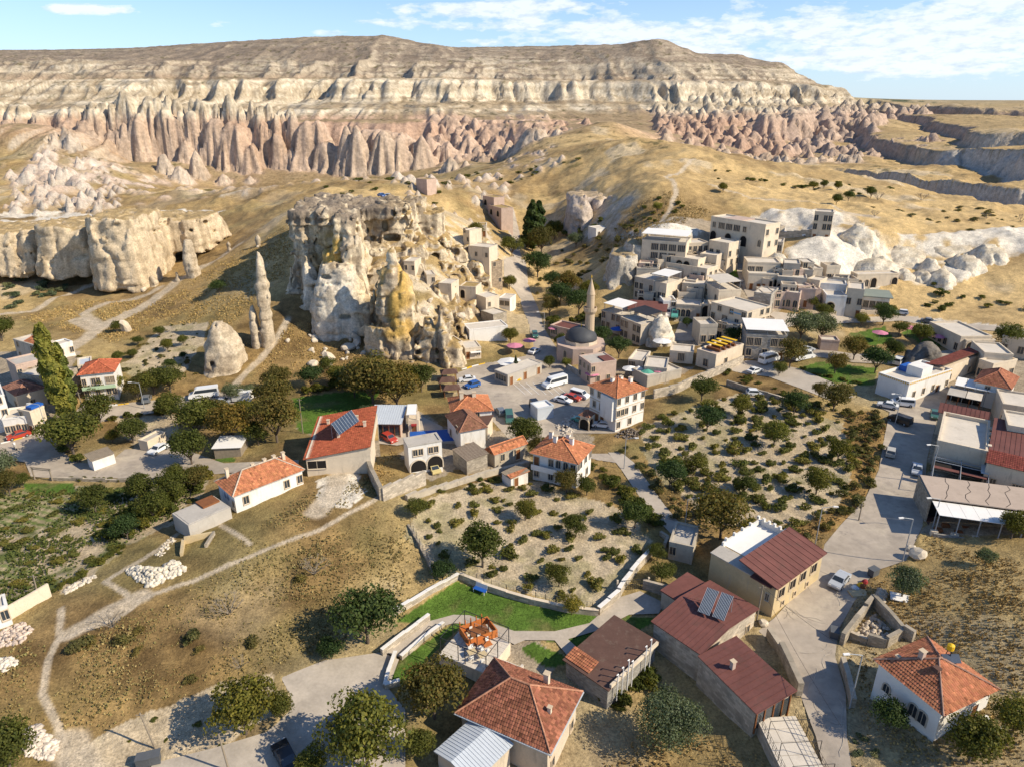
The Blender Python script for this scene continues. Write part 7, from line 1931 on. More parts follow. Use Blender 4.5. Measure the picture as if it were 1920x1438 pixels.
patch('greenshrub', [(1045, 620), (1070, 600), (1120, 600)], 22, 1.2, 2.2, 'shaded bush behind the mosque', 'bushes behind the mosque', 12, 3, 1.1)
patch('oliveshrub', [(0, 500), (60, 530), (120, 545), (60, 560), (20, 545)], 34, .8, 2.2, 'grey green bush on the slope below the cliff wall', 'bushes below the cliff wall', 13, 5, .8)
patch('shrub', [(200, 650), (300, 700), (350, 720), (260, 690)], 30, .6, 1.4, 'scrubby bush around the orchard', 'scrub around the orchard', 14, 4, .8)
patch('greenshrub', [(640, 345), (720, 360), (800, 345), (900, 330), (1000, 330)], 40, 1.2, 2.6, 'dark bush on the plateau behind the castle', 'bushes of the plateau behind the castle', 15, 14, .7)
patch('greenshrub', [(1380, 330), (1450, 345), (1560, 350), (1650, 345)], 30, 1.2, 2.4, 'bush along the far rim of the golden hill', 'bushes of the hill rim', 16, 8, .7)
patch('shrub', [(1680, 400), (1760, 415), (1880, 405), (1800, 395)], 30, .8, 1.8, 'low brown bush on the right golden slope', 'bushes of the right golden slope', 17, 6, .6)
patch('greenshrub', [(1700, 560), (1800, 555), (1880, 560), (1850, 580)], 14, 1.0, 2.4, 'green bush in the dry hollow at the right', 'bushes of the dry hollow', 18, 5, .7)
patch('greenshrub', [(1180, 440), (1240, 400), (1280, 385)], 14, 1.0, 2.0, 'bush on the shoulder above the hotels', 'bushes above the hotels', 19, 4, .8)
patch('greenshrub', [(1480, 1210), (1500, 1260), (1510, 1310)], 16, .4, .9, 'weed growing from the broken street wall', 'weeds of the broken street wall', 20, .5, .7)
patch('oliveshrub', [(1560, 1240), (1575, 1330), (1600, 1420)], 16, .4, .9, 'roadside weed clump by the right field', 'roadside weeds', 27, .9, .6)
patch('shrub', [(120, 1230), (350, 1195), (460, 1250), (600, 1050)], 10, .8, 1.6, 'dry bush in the brown field', 'dry bushes of the brown field', 28, 3, .8)
patch('greenshrub', [(820, 930), (900, 905), (980, 890)], 14, .5, 1.0, 'weed bush on top of the vineyard wall', 'weeds of the vineyard wall', 29, .8, .7)
patch('greenshrub', [(1250, 1330), (1200, 1300), (1180, 1260)], 14, .9, 2.0, 'shaded bush at the foot of the long stone wall', 'bushes at the stone wall foot', 30, 2, .9)
patch('greenshrub', [(1360, 700), (1440, 730), (1500, 750), (1560, 765)], 26, .5, 1.2, 'green bush along the top vineyard wall', 'bushes of the top vineyard wall', 31, 1.4, .8)

def bare(px, py, w, label):
    p = ground(px, py); p.z = HG(p.x, p.y); s = p.y / ray(px, py)[1] / FPX * w
    rs = random.Random(px); mb = MB()
    def grow(a, d, L, r, n):
        e = a + d * L
        mb.bar(a, e, r, 4, r * .6)
        if n == 0: return
        for k in range(3 if n > 1 else 4):
            dd = (d + Vector((rs.uniform(-.9, .9), rs.uniform(-.9, .9), rs.uniform(-.15, .6)))).normalized()
            grow(e, dd, L * rs.uniform(.55, .8), r * .55, n - 1)
    for k in range(5):
        a = k * 1.26; grow(Vector((0, 0, -.1)), Vector((math.cos(a) * .7, math.sin(a) * .7, .8)).normalized(), s * .26, s * .018, 3)
    t = empty('bare_tree', p, label, 'tree', 'leafless trees'); mb.build('branch', M['pale_wood'], t)['kind'] = 'stuff'
    return t

for px, py, w, lab in [(430, 1150, 66, 'grey leafless tree in the middle of the brown field'), (590, 1075, 60, 'dark leafless bush tree at the top of the brown field'), (210, 1175, 56, 'leafless tree lying low beside the dirt path'), (1645, 380, 26, 'leafless tree on the golden hilltop'), (1728, 375, 26, 'leafless tree right of the hilltop clump'), (1640, 405, 22, 'low leafless tree beside the hill track'), (1850, 410, 20, 'leafless tree near the right edge of the hill'), (1915, 412, 26, 'leafless tree at the edge of the photo hill'), (450, 1250, 40, 'small dead bush near the sandy strip')]: bare(px, py, w, lab)

def tufts(name, polys, dens, hgt, pal, seed, lim=200000, avoid=True):
    rs = np.random.RandomState(seed); VS, CS = [], []
    for P in polys:
        x0, y0 = P[:, :2].min(0); x1, y1 = P[:, :2].max(0)
        n = min(lim, int((x1 - x0) * (y1 - y0) * dens))
        x = rs.uniform(x0, x1, n); y = rs.uniform(y0, y1, n)
        ok = in_poly(x, y, P)
        cl = fbm(x / 5, y / 5 + seed, 3); ok &= rs.rand(n) < sstep(.22, .46, cl) * sstep(0, 4, seg_dist(x, y, list(P) + [P[0]]) + rs.rand(n))
        if avoid:
            for Q in list(PAVED_W.values()) + SAND_W + LAWN_W + GARDEN_W + KEEP: ok &= ~in_poly(x, y, Q)
            for Q, w in PATHS_W: ok &= seg_dist(x, y, Q) > w * 1.2
        x, y = x[ok], y[ok]; n = len(x)
        z = Hgrid(x, y) - .03
        a = rs.rand(n) * 6.28; h = hgt * rs.uniform(.5, 1.4, n) * (.6 + cl[ok]); w = h * rs.uniform(.35, .6, n)
        base = np.stack([x, y, z], 1)
        pal_ = np.array(pal); c = (rs.dirichlet(np.ones(len(pal_)) * .5, n) @ pal_) * rs.uniform(.75, 1.25, (n, 1))
        for t in (0, 1.57):
            ca, sa = np.cos(a + t), np.sin(a + t)
            d = np.stack([ca * w, sa * w, np.zeros(n)], 1); l = np.stack([-sa * w * .6 * rs.uniform(-1, 1, n), ca * w * .6, h], 1)
            VS.append(np.stack([base - d * .4, base + d * .4, base + d * 1.1 + l, base - d * 1.1 + l * .9], 1)); CS.append(np.repeat(c, 4, 0))
    v = np.concatenate(VS).reshape(-1, 3); f = np.arange(len(v)).reshape(-1, 4)
    o = link(name, mesh_np(name, v, f, np.concatenate(CS)), mat_tint('grass_blade', .9, ((.6, .2),), 0)); return tag(o, kind='stuff')

KEEP = [poly_px(p) for p in ([(1230, 1165), (1350, 1090), (1420, 1140), (1440, 1180), (1510, 1330), (1560, 1470), (1470, 1470)], [(1315, 1050), (1400, 1000), (1545, 1035), (1450, 1160), (1320, 1110)], [(1620, 1260), (1700, 1200), (1880, 1300), (1745, 1395)], [(850, 1345), (945, 1240), (1110, 1310), (1060, 1470), (850, 1470)])]
DRY = [(.29, .21, .085), (.42, .32, .14), (.22, .165, .07), (.19, .18, .065)]
GLD = [(.50, .34, .13), (.60, .43, .18), (.38, .25, .10), (.25, .20, .075)]
tufts('dry_grass', [poly_px(p) for p in ([(60, 1450), (130, 1200), (300, 1120), (450, 1045), (640, 985), (740, 940), (770, 1000), (800, 1080), (740, 1160), (620, 1230), (530, 1262), (330, 1310), (140, 1395)], [(430, 1010), (560, 930), (700, 890), (730, 935), (600, 985), (460, 1040)], [(-30, 1220), (80, 1190), (100, 1300), (60, 1450), (-30, 1450)])], 9, .20, DRY, 2)
tufts('golden_grass', [poly_px(p) for p in ([(1590, 1100), (1700, 1060), (1740, 1000), (1960, 1060), (1960, 1450), (1600, 1450), (1580, 1290)], [(1450, 1000), (1540, 950), (1570, 985), (1545, 1020), (1480, 1020)], [(1080, 1450), (1250, 1330), (1450, 1420), (1470, 1470)], [(730, 840), (800, 880), (720, 940), (690, 880)], [(1180, 850), (1240, 880), (1330, 985), (1300, 1000), (1250, 960)])], 9, .20, GLD, 3)
tufts('lawn_grass', LAWN_W[:4], 22, .07, [(.07, .13, .02), (.10, .17, .028), (.13, .20, .035)], 4, avoid=False)
tufts('garden_weeds', GARDEN_W, 6, .3, [(.05, .075, .018), (.09, .11, .03), (.13, .13, .04)], 6, avoid=False)
tufts('bank_grass', SCRUB_W + [poly_px([(450, 640), (560, 600), (640, 620), (760, 690), (700, 715), (560, 700), (470, 710)]), poly_px([(30, 600), (150, 560), (300, 560), (400, 500), (540, 420), (560, 500), (450, 600), (380, 640), (300, 600), (220, 650)]), poly_px([(1190, 560), (1120, 480), (1160, 420), (1260, 360), (1340, 400), (1240, 440)])], 4, .26, GLD, 7)
# ------------------------------------------------------------------ walls
def gp(px, py, paved=False):
    p = ground(px, py)
    if not paved: p.z = HG(p.x, p.y)
    return p

def wall(label, pts, h, t=.4, mat='stone', cap=None, name='stone_wall', cat='wall', step=2.2, rough=.12):
    """a wall following the ground, laid in lengths with a ragged top"""
    P = [gp(*p) for p in pts]
    o = empty(name, P[0], label, cat); rs = random.Random(int(pts[0][0])); mb = MB(); cb = MB()
    for a, b in zip(P, P[1:]):
        L = (b - a).to_2d().length; n = max(1, int(L / step)); d = (b - a) / n
        u = Vector((-d.y, d.x, 0)).normalized() * t / 2
        for k in range(n):
            p = a + d * k; q = a + d * (k + 1)
            zp, zq = HG(p.x, p.y), HG(q.x, q.y); zm = min(zp, zq) - .4; top = max(zp, zq) * .5 + (zp + zq) * .25 + h + rs.uniform(-rough, rough)
            o0 = Vector((p.x, p.y, zm)) - u - P[0]
            mb.obox(o0, (q.x - p.x, q.y - p.y, 0), u * 2, (0, 0, top - zm))
            if cap: cb.obox(o0 + Vector((0, 0, top - zm + .002)) - u * .2, (q.x - p.x, q.y - p.y, 0), u * 2.4, (0, 0, .09))
    w = mb.build('wall_body', M[mat], o); w['kind'] = 'stuff'
    if cap:
        c = cb.build('coping', M[cap], o); c['kind'] = 'stuff'
    return o

wall('curved pale stone wall along the back of the lawn', [(862, 1084), (905, 1103), (950, 1118), (1000, 1132), (1060, 1146), (1122, 1153)], .9, .45, 'ashlar', 'cream', rough=.03)
wall('white stone wall on the left edge of the lawn', [(738, 1155), (800, 1118), (860, 1084)], .9, .45, 'ashlar', 'white', rough=.03)
wall('stepped stone wall between vineyard and iron gate', [(1122, 1152), (1160, 1118), (1170, 1100), (1195, 1068), (1222, 1038)], 1.3, .5, 'ashlar', 'white')
wall('stone wall right of the iron gate', [(1205, 1102), (1240, 1112), (1280, 1122)], 1.6, .45, 'stone')
wall('ramp wall on the upper side of the paved ramp', [(716, 1228), (760, 1196), (805, 1163)], 1.2, .4, 'ashlar', 'white', rough=.03)
wall('ramp wall on the lower side of the paved ramp', [(752, 1236), (795, 1200), (832, 1174)], .7, .4, 'ashlar', 'white', rough=.03)
wall('low stone kerb wall around the small side lawn', [(742, 1228), (730, 1260), (722, 1290), (750, 1284)], .8, .4, 'ashlar', 'white', rough=.03)
wall('smooth cream garden wall at the left field edge', [(-20, 1180), (0, 1170), (50, 1142), (96, 1116)], 2.0, .3, 'cream', rough=.02)
wall('tall rubble wall on the left side of the grassy yard', [(673, 838), (685, 870), (700, 905), (716, 938)], 2.6, .7, 'stone')
wall('sunlit rubble wall on the front of the grassy yard', [(717, 938), (755, 924), (797, 908)], 2.6, .6, 'ashlar')
wall('crumbling earth wall along the top of the vineyard', [(762, 938), (820, 920), (880, 902), (940, 884), (990, 872)], 1.0, .8, 'old')
wall('ruined stone wall on the street side of the roofless shed', [(1577, 1208), (1605, 1170), (1634, 1134)], 1.8, .55, 'stone', rough=.3)
wall('ruined stone wall on the field side of the roofless shed', [(1634, 1134), (1665, 1162), (1692, 1190), (1712, 1200)], 1.6, .55, 'stone', rough=.3)
wall('broken cross wall inside the roofless shed', [(1590, 1192), (1625, 1205), (1660, 1212), (1690, 1192)], 1.3, .5, 'stone', rough=.4)
wall('long low roadside wall left of the white house', [(1578, 1245), (1588, 1280), (1598, 1325)], 1.3, .6, 'stone', rough=.2)
wall('crumbling wall along the street beside the red workshop', [(1440, 1195), (1462, 1225), (1480, 1262), (1498, 1305)], 1.6, .7, 'stone', rough=.4)
wall('upper vineyard wall below the street', [(1362, 722), (1400, 735), (1440, 745), (1482, 757)], 1.3, .5, 'stone')
wall('tall retaining wall above the right vineyard', [(1225, 748), (1268, 736), (1310, 716), (1352, 700), (1392, 680)], 2.2, .5, 'ashlar')
wall('low wall between the gardens and the parking lot', [(95, 900), (200, 902), (330, 900), (400, 892)], .6, .4, 'stone')
wall('car park retaining wall below the stone house', [(1062, 690), (1085, 705), (1108, 722)], 1.6, .4, 'greyashlar')
wall('rubble dry wall along the lane bend', [(1238, 1002), (1252, 1012), (1246, 1026)], 1.0, .5, 'stone', rough=.3)
wall('low wall between the hotel square and the avenue', [(1510, 598), (1545, 592), (1590, 590), (1650, 588)], 1.2, .4, 'beige')
wall('vineyard left boundary wall above the lawn', [(765, 985), (790, 1030), (806, 1062), (812, 1085)], .7, .35, 'stone', rough=.3)
wall('hotel lane parapet wall on the right', [(1398, 470), (1404, 500), (1416, 530), (1434, 556)], 1.0, .4, 'cream')
for (lab, q) in (('long hotel terrace wall halfway up the hill', [(1210, 560), (1260, 568), (1320, 572)]), ('stone terrace wall under the glazed restaurant', [(1200, 480), (1250, 486), (1310, 496)]), ('stone terrace wall below the topmost hotel', [(1330, 466), (1372, 470)]), ('low wall round the hilltop parking ledge', [(1460, 448), (1500, 446), (1545, 450)]), ('stone terrace wall above the white entrance', [(1490, 540), (1540, 545), (1590, 548)])): wall(lab, q, 2.2, .5, 'ashlar')

def fence(label, pts, h, n, name='wire_fence', mat='black', step=None):
    P = [gp(*p) for p in pts]; o = empty(name, P[0], label, 'fence'); w = MB()
    tot = [(a, b, k / n) for a, b in zip(P, P[1:]) for k in range(n)]
    prev = None
    for a, b, k in tot:
        p = a + (b - a) * k - P[0]; p.z = HG(p.x + P[0].x, p.y + P[0].y) - P[0].z + .6
        mb = MB(); mb.bar(p - Vector((0, 0, .8)), p + Vector((0, 0, h)), .045, 5); mb.build('post', M[mat], o)
        if prev is not None:
            for z in (.4, .75, 1.1): w.bar(prev + Vector((0, 0, z * h)), p + Vector((0, 0, z * h)), .012, 4)
        prev = p
    w.build('wire', M['steel'], o)['kind'] = 'stuff'

fence('thin post and wire fence behind the lawn wall', [(866, 1082), (950, 1112), (1060, 1140), (1120, 1148)], 1.0, 6)
fence('thin wire fence along the left side of the vineyard', [(770, 992), (800, 1050), (812, 1078)], 1.2, 5)
p = gp(1186, 1104); t = empty('iron_gate', p, 'black iron double gate at the end of the paved path', 'gate', None, R(8)); mb = MB()
for k in range(15): mb.bar((-2.2 + .31 * k, 0, .05), (-2.2 + .31 * k, 0, 1.7), .03, 4)
for z in (.1, .9, 1.7): mb.bar((-2.2, 0, z), (2.2, 0, z), .04, 4)
mb.build('gate_leaf', M['black'], t)
mb = MB(); mb.box(-2.5, -2.25, -.12, .12, -.3, 1.9); mb.build('gate_post', M['cream'], t); mb = MB(); mb.box(2.25, 2.5, -.12, .12, -.3, 1.9); mb.build('gate_post', M['cream'], t)
p = gp(82, 900); t = empty('wooden_gateway', p, 'rustic timber gateway at the entrance of the gardens', 'gate', None, R(-10))
for x in (-1.9, 1.9):
    mb = MB(); mb.bar((x, 0, -.3), (x, 0, 2.5), .13, 6); mb.build('post', M['pale_wood'], t)
mb = MB(); mb.bar((-2.2, 0, 2.5), (2.2, 0, 2.5), .12, 6); mb.bar((-2.1, 0, 2.15), (2.1, 0, 2.15), .07, 6); mb.build('beam', M['pale_wood'], t)

# ------------------------------------------------------------------ lamps and poles
def lamp(px, py, h, ax, label):
    p = gp(px, py); t = empty('street_lamp', p, label, 'street lamp', 'street lamps'); mb = MB()
    mb.bar((0, 0, -.3), (0, 0, h), .09, 8, .06); mb.build('pole', M['steel'], t)
    mb = MB(); d = Vector((ax, -.1, 0)).normalized(); mb.bar((0, 0, h), d * 1.6 + Vector((0, 0, h + .35)), .05, 6); mb.build('arm', M['steel'], t)
    mb = MB(); e = d * 1.6 + Vector((0, 0, h + .35)); mb.obox(e + Vector((-.0, -.14, -.08)), d * .75, (0, .28, 0), (0, 0, .14)); mb.build('lamp_head', M['canvas'], t)

for q in [(1692, 1052, 7.6, -1, 'tall street lamp at the wide bend of the street'), (1593, 1326, 8.0, -1, 'street lamp beside the low roadside wall'), (1283, 998, 6.5, 1, 'street lamp at the end of the narrow lane'), (1528, 1022, 7.0, 1, 'street lamp behind the red roofed terrace building'), (1742, 905, 7.6, -1, 'street lamp in front of the restaurant pergola'), (1170, 878, 6.5, 1, 'street lamp where the lane meets the houses'), (91, 822, 8.0, -1, 'street lamp on the corner of the left quarter'), (271, 766, 6.5, -1, 'street lamp by the parked grey car'), (1020, 622, 6.0, -1, 'street lamp along the shaded street'), (1678, 795, 7.0, -1, 'dark lamp post beside the black van'), (1748, 990, 5.5, -1, 'short lamp at the corner of the long restaurant')]: lamp(*q)
for px, py, h, lean, lab in [(292, 1402, 5.2, -.7, 'leaning wooden utility pole in the sandy strip'), (430, 1445, 5.5, -.3, 'wooden utility pole beside the lower road'), (568, 812, 8.0, .1, 'tall pale wooden pole at the green pitch'), (1013, 872, 6.5, 0, 'dark wooden pole behind the white orange roofed house'), (163, 792, 7.5, -.3, 'wooden pole beside the poplars'), (70, 1112, 3.2, .2, 'short post above the garden wall'), (1418, 1165, 6.0, .1, 'utility pole at the corner of the red workshop'), (1610, 975, 3.5, 0, 'thin pole in the scrubby bank')]:
    p = gp(px, py); t = empty('utility_pole', p, lab, 'pole'); mb = MB(); mb.bar((0, 0, -.4), (lean, 0, h), .12, 7, .09); mb.build('shaft', M['pale_wood'], t)
    mb = MB(); mb.bar((lean - .5, 0, h - .3), (lean + .5, 0, h - .3), .05, 5); mb.build('crossarm', M['pale_wood'], t)

# ------------------------------------------------------------------ vehicles
def car_mesh(L, Wd, prof, glass, wheel=.33):
    """body from a side profile [(x, z)] swept across with tucked-in top"""
    zmax = max(z for _, z in prof); b = MB(); n = len(prof)
    def pt(x, z, s): k = 1 - .16 * max(0, (z - .85) / (zmax - .85 + 1e-6)) if z > .85 else 1; return (x, s * Wd / 2 * k, z)
    for s in (-1, 1):
        f = [pt(x, z, s) for x, z in prof]; b.quad(*(f if s < 0 else f[::-1]))
    for i in range(n):
        a, c = prof[i], prof[(i + 1) % n]; b.quad(pt(*a, 1), pt(*c, 1), pt(*c, -1), pt(*a, -1)) if True else None
    g = MB()
    for poly in glass:
        if poly[0] == 'side':
            for s in (-1, 1):
                f = [(lambda q: (q[0], q[1] + s * .012, q[2]))(pt(x, z, s)) for x, z in poly[1]]; g.quad(*(f if s < 0 else f[::-1]))
        else:
            (x0, z0), (x1, z1) = poly[1]; k = poly[2]
            a, c, d, e = pt(x0, z0, .86), pt(x1, z1, .86), pt(x1, z1, -.86), pt(x0, z0, -.86)
            o = Vector((z1 - z0, 0, x0 - x1)).normalized() * .014 * k; g.quad(*[tuple(Vector(q) + o) for q in (a, c, d, e)])
    w = MB(); w.bar((0, -.1, 0), (0, .1, 0), wheel, 12); r = MB(); r.bar((0, -.108, 0), (0, .108, 0), wheel * .55, 8)
    h = MB(); h.box(-.03, .03, -.18, .18, -.07, .07)
    return b.mesh('body'), g.mesh('window_glass', M['glass']), w.mesh('tyre', M['black']), r.mesh('rim', M['steel']), h.mesh('headlight', M['canvas'])

SED = [(-2.1, .3), (2.15, .3), (2.2, .62), (2.05, .78), (1.1, .92), (.45, 1.40), (-.9, 1.44), (-1.6, .98), (-2.15, .92), (-2.2, .6)]
SEDG = [('side', [(.95, .96), (.40, 1.34), (-.85, 1.38), (-1.45, 1.0)]), ('cross', [(1.06, .95), (.48, 1.37)], 1), ('cross', [(-.93, 1.41), (-1.56, 1.0)], 1)]
HAT = [(-1.95, .3), (1.95, .3), (2.0, .65), (1.8, .82), (1.0, .98), (.4, 1.52), (-1.5, 1.54), (-1.95, 1.0)]
HATG = [('side', [(.85, 1.02), (.35, 1.44), (-1.45, 1.46), (-1.75, 1.04)]), ('cross', [(.95, 1.02), (.43, 1.49)], 1), ('cross', [(-1.54, 1.50), (-1.9, 1.04)], 1)]
BUS = [(-3.4, .35), (3.3, .35), (3.4, .8), (3.2, 1.15), (2.35, 1.5), (1.75, 2.45), (1.3, 2.62), (-3.3, 2.62), (-3.4, 2.3)]
BUSG = [('side', [(2.1, 1.5), (1.65, 2.25), (-3.1, 2.25), (-3.1, 1.5)]), ('cross', [(2.3, 1.55), (1.78, 2.4)], 1), ('cross', [(-3.4, 2.2), (-3.4, 1.5)], 1)]
VAN = [(-2.4, .3), (2.3, .3), (2.4, .7), (2.2, 1.0), (1.5, 1.2), (.9, 1.85), (-2.3, 1.92), (-2.4, 1.2)]
VANG = [('side', [(1.3, 1.22), (.85, 1.75), (-2.1, 1.78), (-2.15, 1.2)]), ('cross', [(1.46, 1.24), (.93, 1.82)], 1), ('cross', [(-2.32, 1.82), (-2.4, 1.3)], 1)]
CM = {'sedan': (car_mesh(4.4, 1.76, SED, SEDG), 1.35, 2.2, 'car'), 'hatch': (car_mesh(4.0, 1.74, HAT, HATG), 1.25, 2.0, 'car'), 'bus': (car_mesh(6.8, 2.05, BUS, BUSG, .38), 2.15, 3.35, 'minibus'), 'van': (car_mesh(4.8, 1.9, VAN, VANG, .35), 1.5, 2.35, 'van')}
for k, v in CM.items(): v[0][0].materials.append(None)
PAINT = {c: mat_plain('car_paint_' + c, col, .28, .05, .5, spec=.6) for c, col in (('white', (.72, .72, .70)), ('silver', (.42, .44, .46)), ('blue', (.02, .10, .34)), ('yellow', (.72, .42, .02)), ('red', (.42, .05, .03)), ('black', (.018, .018, .02)), ('grey', (.16, .17, .18)), ('green', (.05, .13, .10)), ('cream', (.62, .50, .22)), ('beige', (.45, .42, .35)), ('teal', (.10, .34, .28)))}

def car(kind, px, py, fx, fy, paint, label, rack=False):
    """vehicle centred at (px,py), nose towards (fx,fy)"""
    p = ground(px, py); f = ground(fx, fy); d = f - p
    (bm, gm, wm, rm, hm), wx_, L2, cat = CM[kind]
    t = empty({'bus': 'minibus', 'van': 'parked_van'}.get(kind, 'parked_car'), (p.x, p.y, h_near(np.array([p.x]), np.array([p.y]))[0] + .04), label, cat, 'vehicles in the village', math.atan2(d.y, d.x))
    b = link('body', bm, None, t); b.material_slots[0].link = 'OBJECT'; b.material_slots[0].material = PAINT[paint]
    link('window_glass', gm, None, t)
    wy = .82 if kind in ('sedan', 'hatch') else .92
    for sx in (-1, 1):
        for sy in (-1, 1):
            w = link('wheel', wm, None, t); w.location = (sx * wx_, sy * wy, .33); link('rim', rm, None, w)
    for sy in (-1, 1):
        h = link('headlight', hm, None, t); h.location = (L2, sy * .6, .66)
    return t

for q in [('sedan', 1573, 1093, 1562, 1106, 'silver', 'silver sedan driving down the bend of the street'), ('sedan', 1718, 884, 1717, 898, 'silver', 'pale silver sedan parked by the restaurant pergola'), ('hatch', 1669, 852, 1671, 838, 'beige', 'beige hatchback parked on the left kerb of the street'), ('van', 1686, 792, 1668, 785, 'black', 'black van parked below the white flat building'), ('sedan', 1664, 764, 1645, 760, 'white', 'white sedan nosed against the scrubby bank'), ('van', 1691, 760, 1672, 758, 'white', 'white estate car beside the white sedan'), ('sedan', 1752, 781, 1752, 795, 'green', 'dark green car in the shade of the restaurants'),
          ('hatch', 1415, 741, 1432, 741, 'white', 'white car half hidden behind the vineyard wall'), ('sedan', 1415, 699, 1430, 694, 'white', 'white sedan on the lane below the glazed house'), ('bus', 1442, 679, 1460, 672, 'white', 'white minibus beside the spreading brown tree'), ('bus', 1505, 674, 1530, 668, 'white', 'white minibus half hidden behind the park trees'), ('sedan', 1512, 659, 1530, 656, 'silver', 'silver car parked above the minibuses'),
          ('bus', 1040, 724, 1020, 730, 'white', 'white minibus standing alone in the car park'), ('hatch', 965, 712, 975, 718, 'yellow', 'yellow taxi parked by the shop row'), ('sedan', 949, 714, 955, 722, 'silver', 'pale car parked beside the yellow taxi'), ('hatch', 886, 726, 870, 730, 'blue', 'bright blue car at the left of the car park'), ('sedan', 876, 715, 860, 716, 'white', 'white sedan behind the blue car'), ('sedan', 1056, 754, 1072, 758, 'white', 'white sedan nearest the container hut'), ('sedan', 1073, 749, 1090, 753, 'red', 'red car parked between two white ones'), ('van', 1087, 745, 1104, 749, 'white', 'white van at the top of the parked row'), ('sedan', 1129, 800, 1112, 799, 'white', 'old white saloon under the guest house'), ('hatch', 1088, 791, 1078, 788, 'teal', 'small green car beside the stone porch'), ('van', 1005, 768, 1012, 776, 'black', 'dark van beside the container hut'), ('van', 955, 788, 957, 800, 'green', 'dark green jeep behind the white houses'), ('hatch', 938, 776, 932, 768, 'grey', 'grey car squeezed behind the brown flat roof'),
          ('sedan', 812, 882, 803, 872, 'cream', 'pale yellow car in front of the right arch'), ('sedan', 298, 846, 286, 852, 'white', 'white saloon in the empty parking lot'), ('sedan', 36, 820, 22, 824, 'red', 'red car parked at the white arcaded front'), ('bus', 383, 745, 365, 748, 'white', 'white minibus on the road below the rock cone'), ('hatch', 276, 752, 278, 744, 'grey', 'dark grey car at the bend of the upper road'), ('sedan', 415, 757, 400, 758, 'silver', 'silver car behind the brown walnut trees'), ('hatch', 730, 826, 742, 832, 'red', 'red car beside the glazed timber house'),
          ('sedan', 1002, 662, 1012, 656, 'white', 'white car on the street by the pink umbrellas'), ('hatch', 1003, 632, 1006, 642, 'green', 'dark car on the shaded street'), ('bus', 1252, 592, 1250, 600, 'white', 'white van in the hotel square'), ('bus', 1265, 594, 1264, 603, 'teal', 'green van in the hotel square'), ('sedan', 1379, 530, 1390, 528, 'white', 'white car on the hotel lane'), ('hatch', 1472, 443, 1482, 443, 'blue', 'blue car on the hilltop parking ledge'), ('sedan', 1516, 445, 1526, 445, 'white', 'white car on the hilltop parking ledge'), ('hatch', 1689, 590, 1676, 588, 'white', 'white car on the avenue beyond the glass pavilion'), ('sedan', 1741, 606, 1752, 608, 'grey', 'grey car at the corner of the long stone house'), ('sedan', 1506, 601, 1520, 600, 'silver', 'silver car on the avenue above the willows'), ('van', 1684, 682, 1692, 674, 'white', 'white van in front of the white flat building'), ('sedan', 716, 370, 724, 372, 'blue', 'blue car on the plateau behind the castle'), ('hatch', 728, 371, 738, 371, 'silver', 'pale car on the plateau behind the castle'), ('van', 648, 1374, 640, 1366, 'black', 'black van in the shade of the forecourt'), ('sedan', 536, 1424, 530, 1412, 'black', 'dark car on the lower road under the yellow tree')]: car(*q)
p = gp(456, 752); t = empty('trailer', p, 'white box trailer parked beside the blue cedars', 'trailer'); mb = MB(); mb.box(-2.2, 2.2, -1.1, 1.1, .6, 2.9); mb.build('body', M['canvas'], t); mb = MB(); mb.bar((0, -1.1, .4), (0, 1.1, .4), .4, 10); mb.build('wheel', M['black'], t); mb = MB(); mb.bar((-2.2, 0, .6), (-3.4, 0, .5), .06); mb.build('drawbar', M['steel'], t)

# ------------------------------------------------------------------ parasols, tables, clutter
def parasol(px, py, r, mat, label, h=2.5):
    p = gp(px, py); t = empty('parasol', p, label, 'parasol', 'café parasols'); mb = MB(); mb.lathe([(r, h), (r * .55, h + .35), (.05, h + .7)], 8); mb.build('canopy', M[mat], t); mb = MB(); mb.bar((0, 0, -.1), (0, 0, h + .6), .04, 6); mb.build('pole', M['steel'], t)

M['green_cv'] = mat_plain('green_canvas', (.10, .34, .24), .8, .1)
for q in [(965, 664, 2.4, 'pink', 'pink parasol at the café below the castle'), (992, 655, 2.0, 'pink', 'second pink parasol of the castle café'), (1038, 630, 1.8, 'pink', 'pink parasol on the shaded street side'), (1110, 718, 2.0, 'pink', 'pale pink parasol behind the guest house'), (1180, 708, 2.0, 'canvas', 'white parasol on the café deck'), (1196, 708, 1.2, 'canvas', 'folded narrow white parasol on the café deck'), (1213, 714, 1.8, 'green_cv', 'green parasol on the café deck'), (1232, 712, 1.6, 'pink', 'coral parasol on the café deck'), (1157, 632, 2.2, 'blue', 'bright blue parasol in the restaurant court'), (1647, 640, 2.2, 'pink', 'pink parasol in the tea garden'), (1700, 630, 2.2, 'pink', 'rosy parasol at the back of the tea garden'), (1240, 656, 2.6, 'canvas', 'square white sunshade beside the rock cone'), (1756, 648, 1.8, 'pink', 'red parasol beside the tea garden kiosk'), (956, 694, 3.4, 'canvas', 'wide white canopy over the shop row corner')]: parasol(*q)
for k, (px, py) in enumerate([(1352, 660), (1362, 655), (1372, 651), (1345, 664)]):
    pw_ = YT.W(YT.L1 * .5, YT.L2 * (.25 + .18 * k), 4.5); t = empty('lounger', pw_, ['first', 'second', 'third', 'fourth'][k] + ' yellow awning bench counted from the lane side of the pink roof terrace', 'bench', 'yellow roof benches', math.atan2(YT.e1.y, YT.e1.x)); mb = MB(); mb.box(-2.2, 2.2, -.5, .5, 1.6, 1.7); mb.build('canopy', M['yellow'], t); mb = MB(); mb.box(-2, 2, -.4, .4, 0, .6); mb.build('seat', M['wood'], t); mb = MB(); mb.bar((-2, 0, 0), (-2, 0, 1.6), .05); mb.bar((2, 0, 0), (2, 0, 1.6), .05); mb.build('post', M['steel'], t)
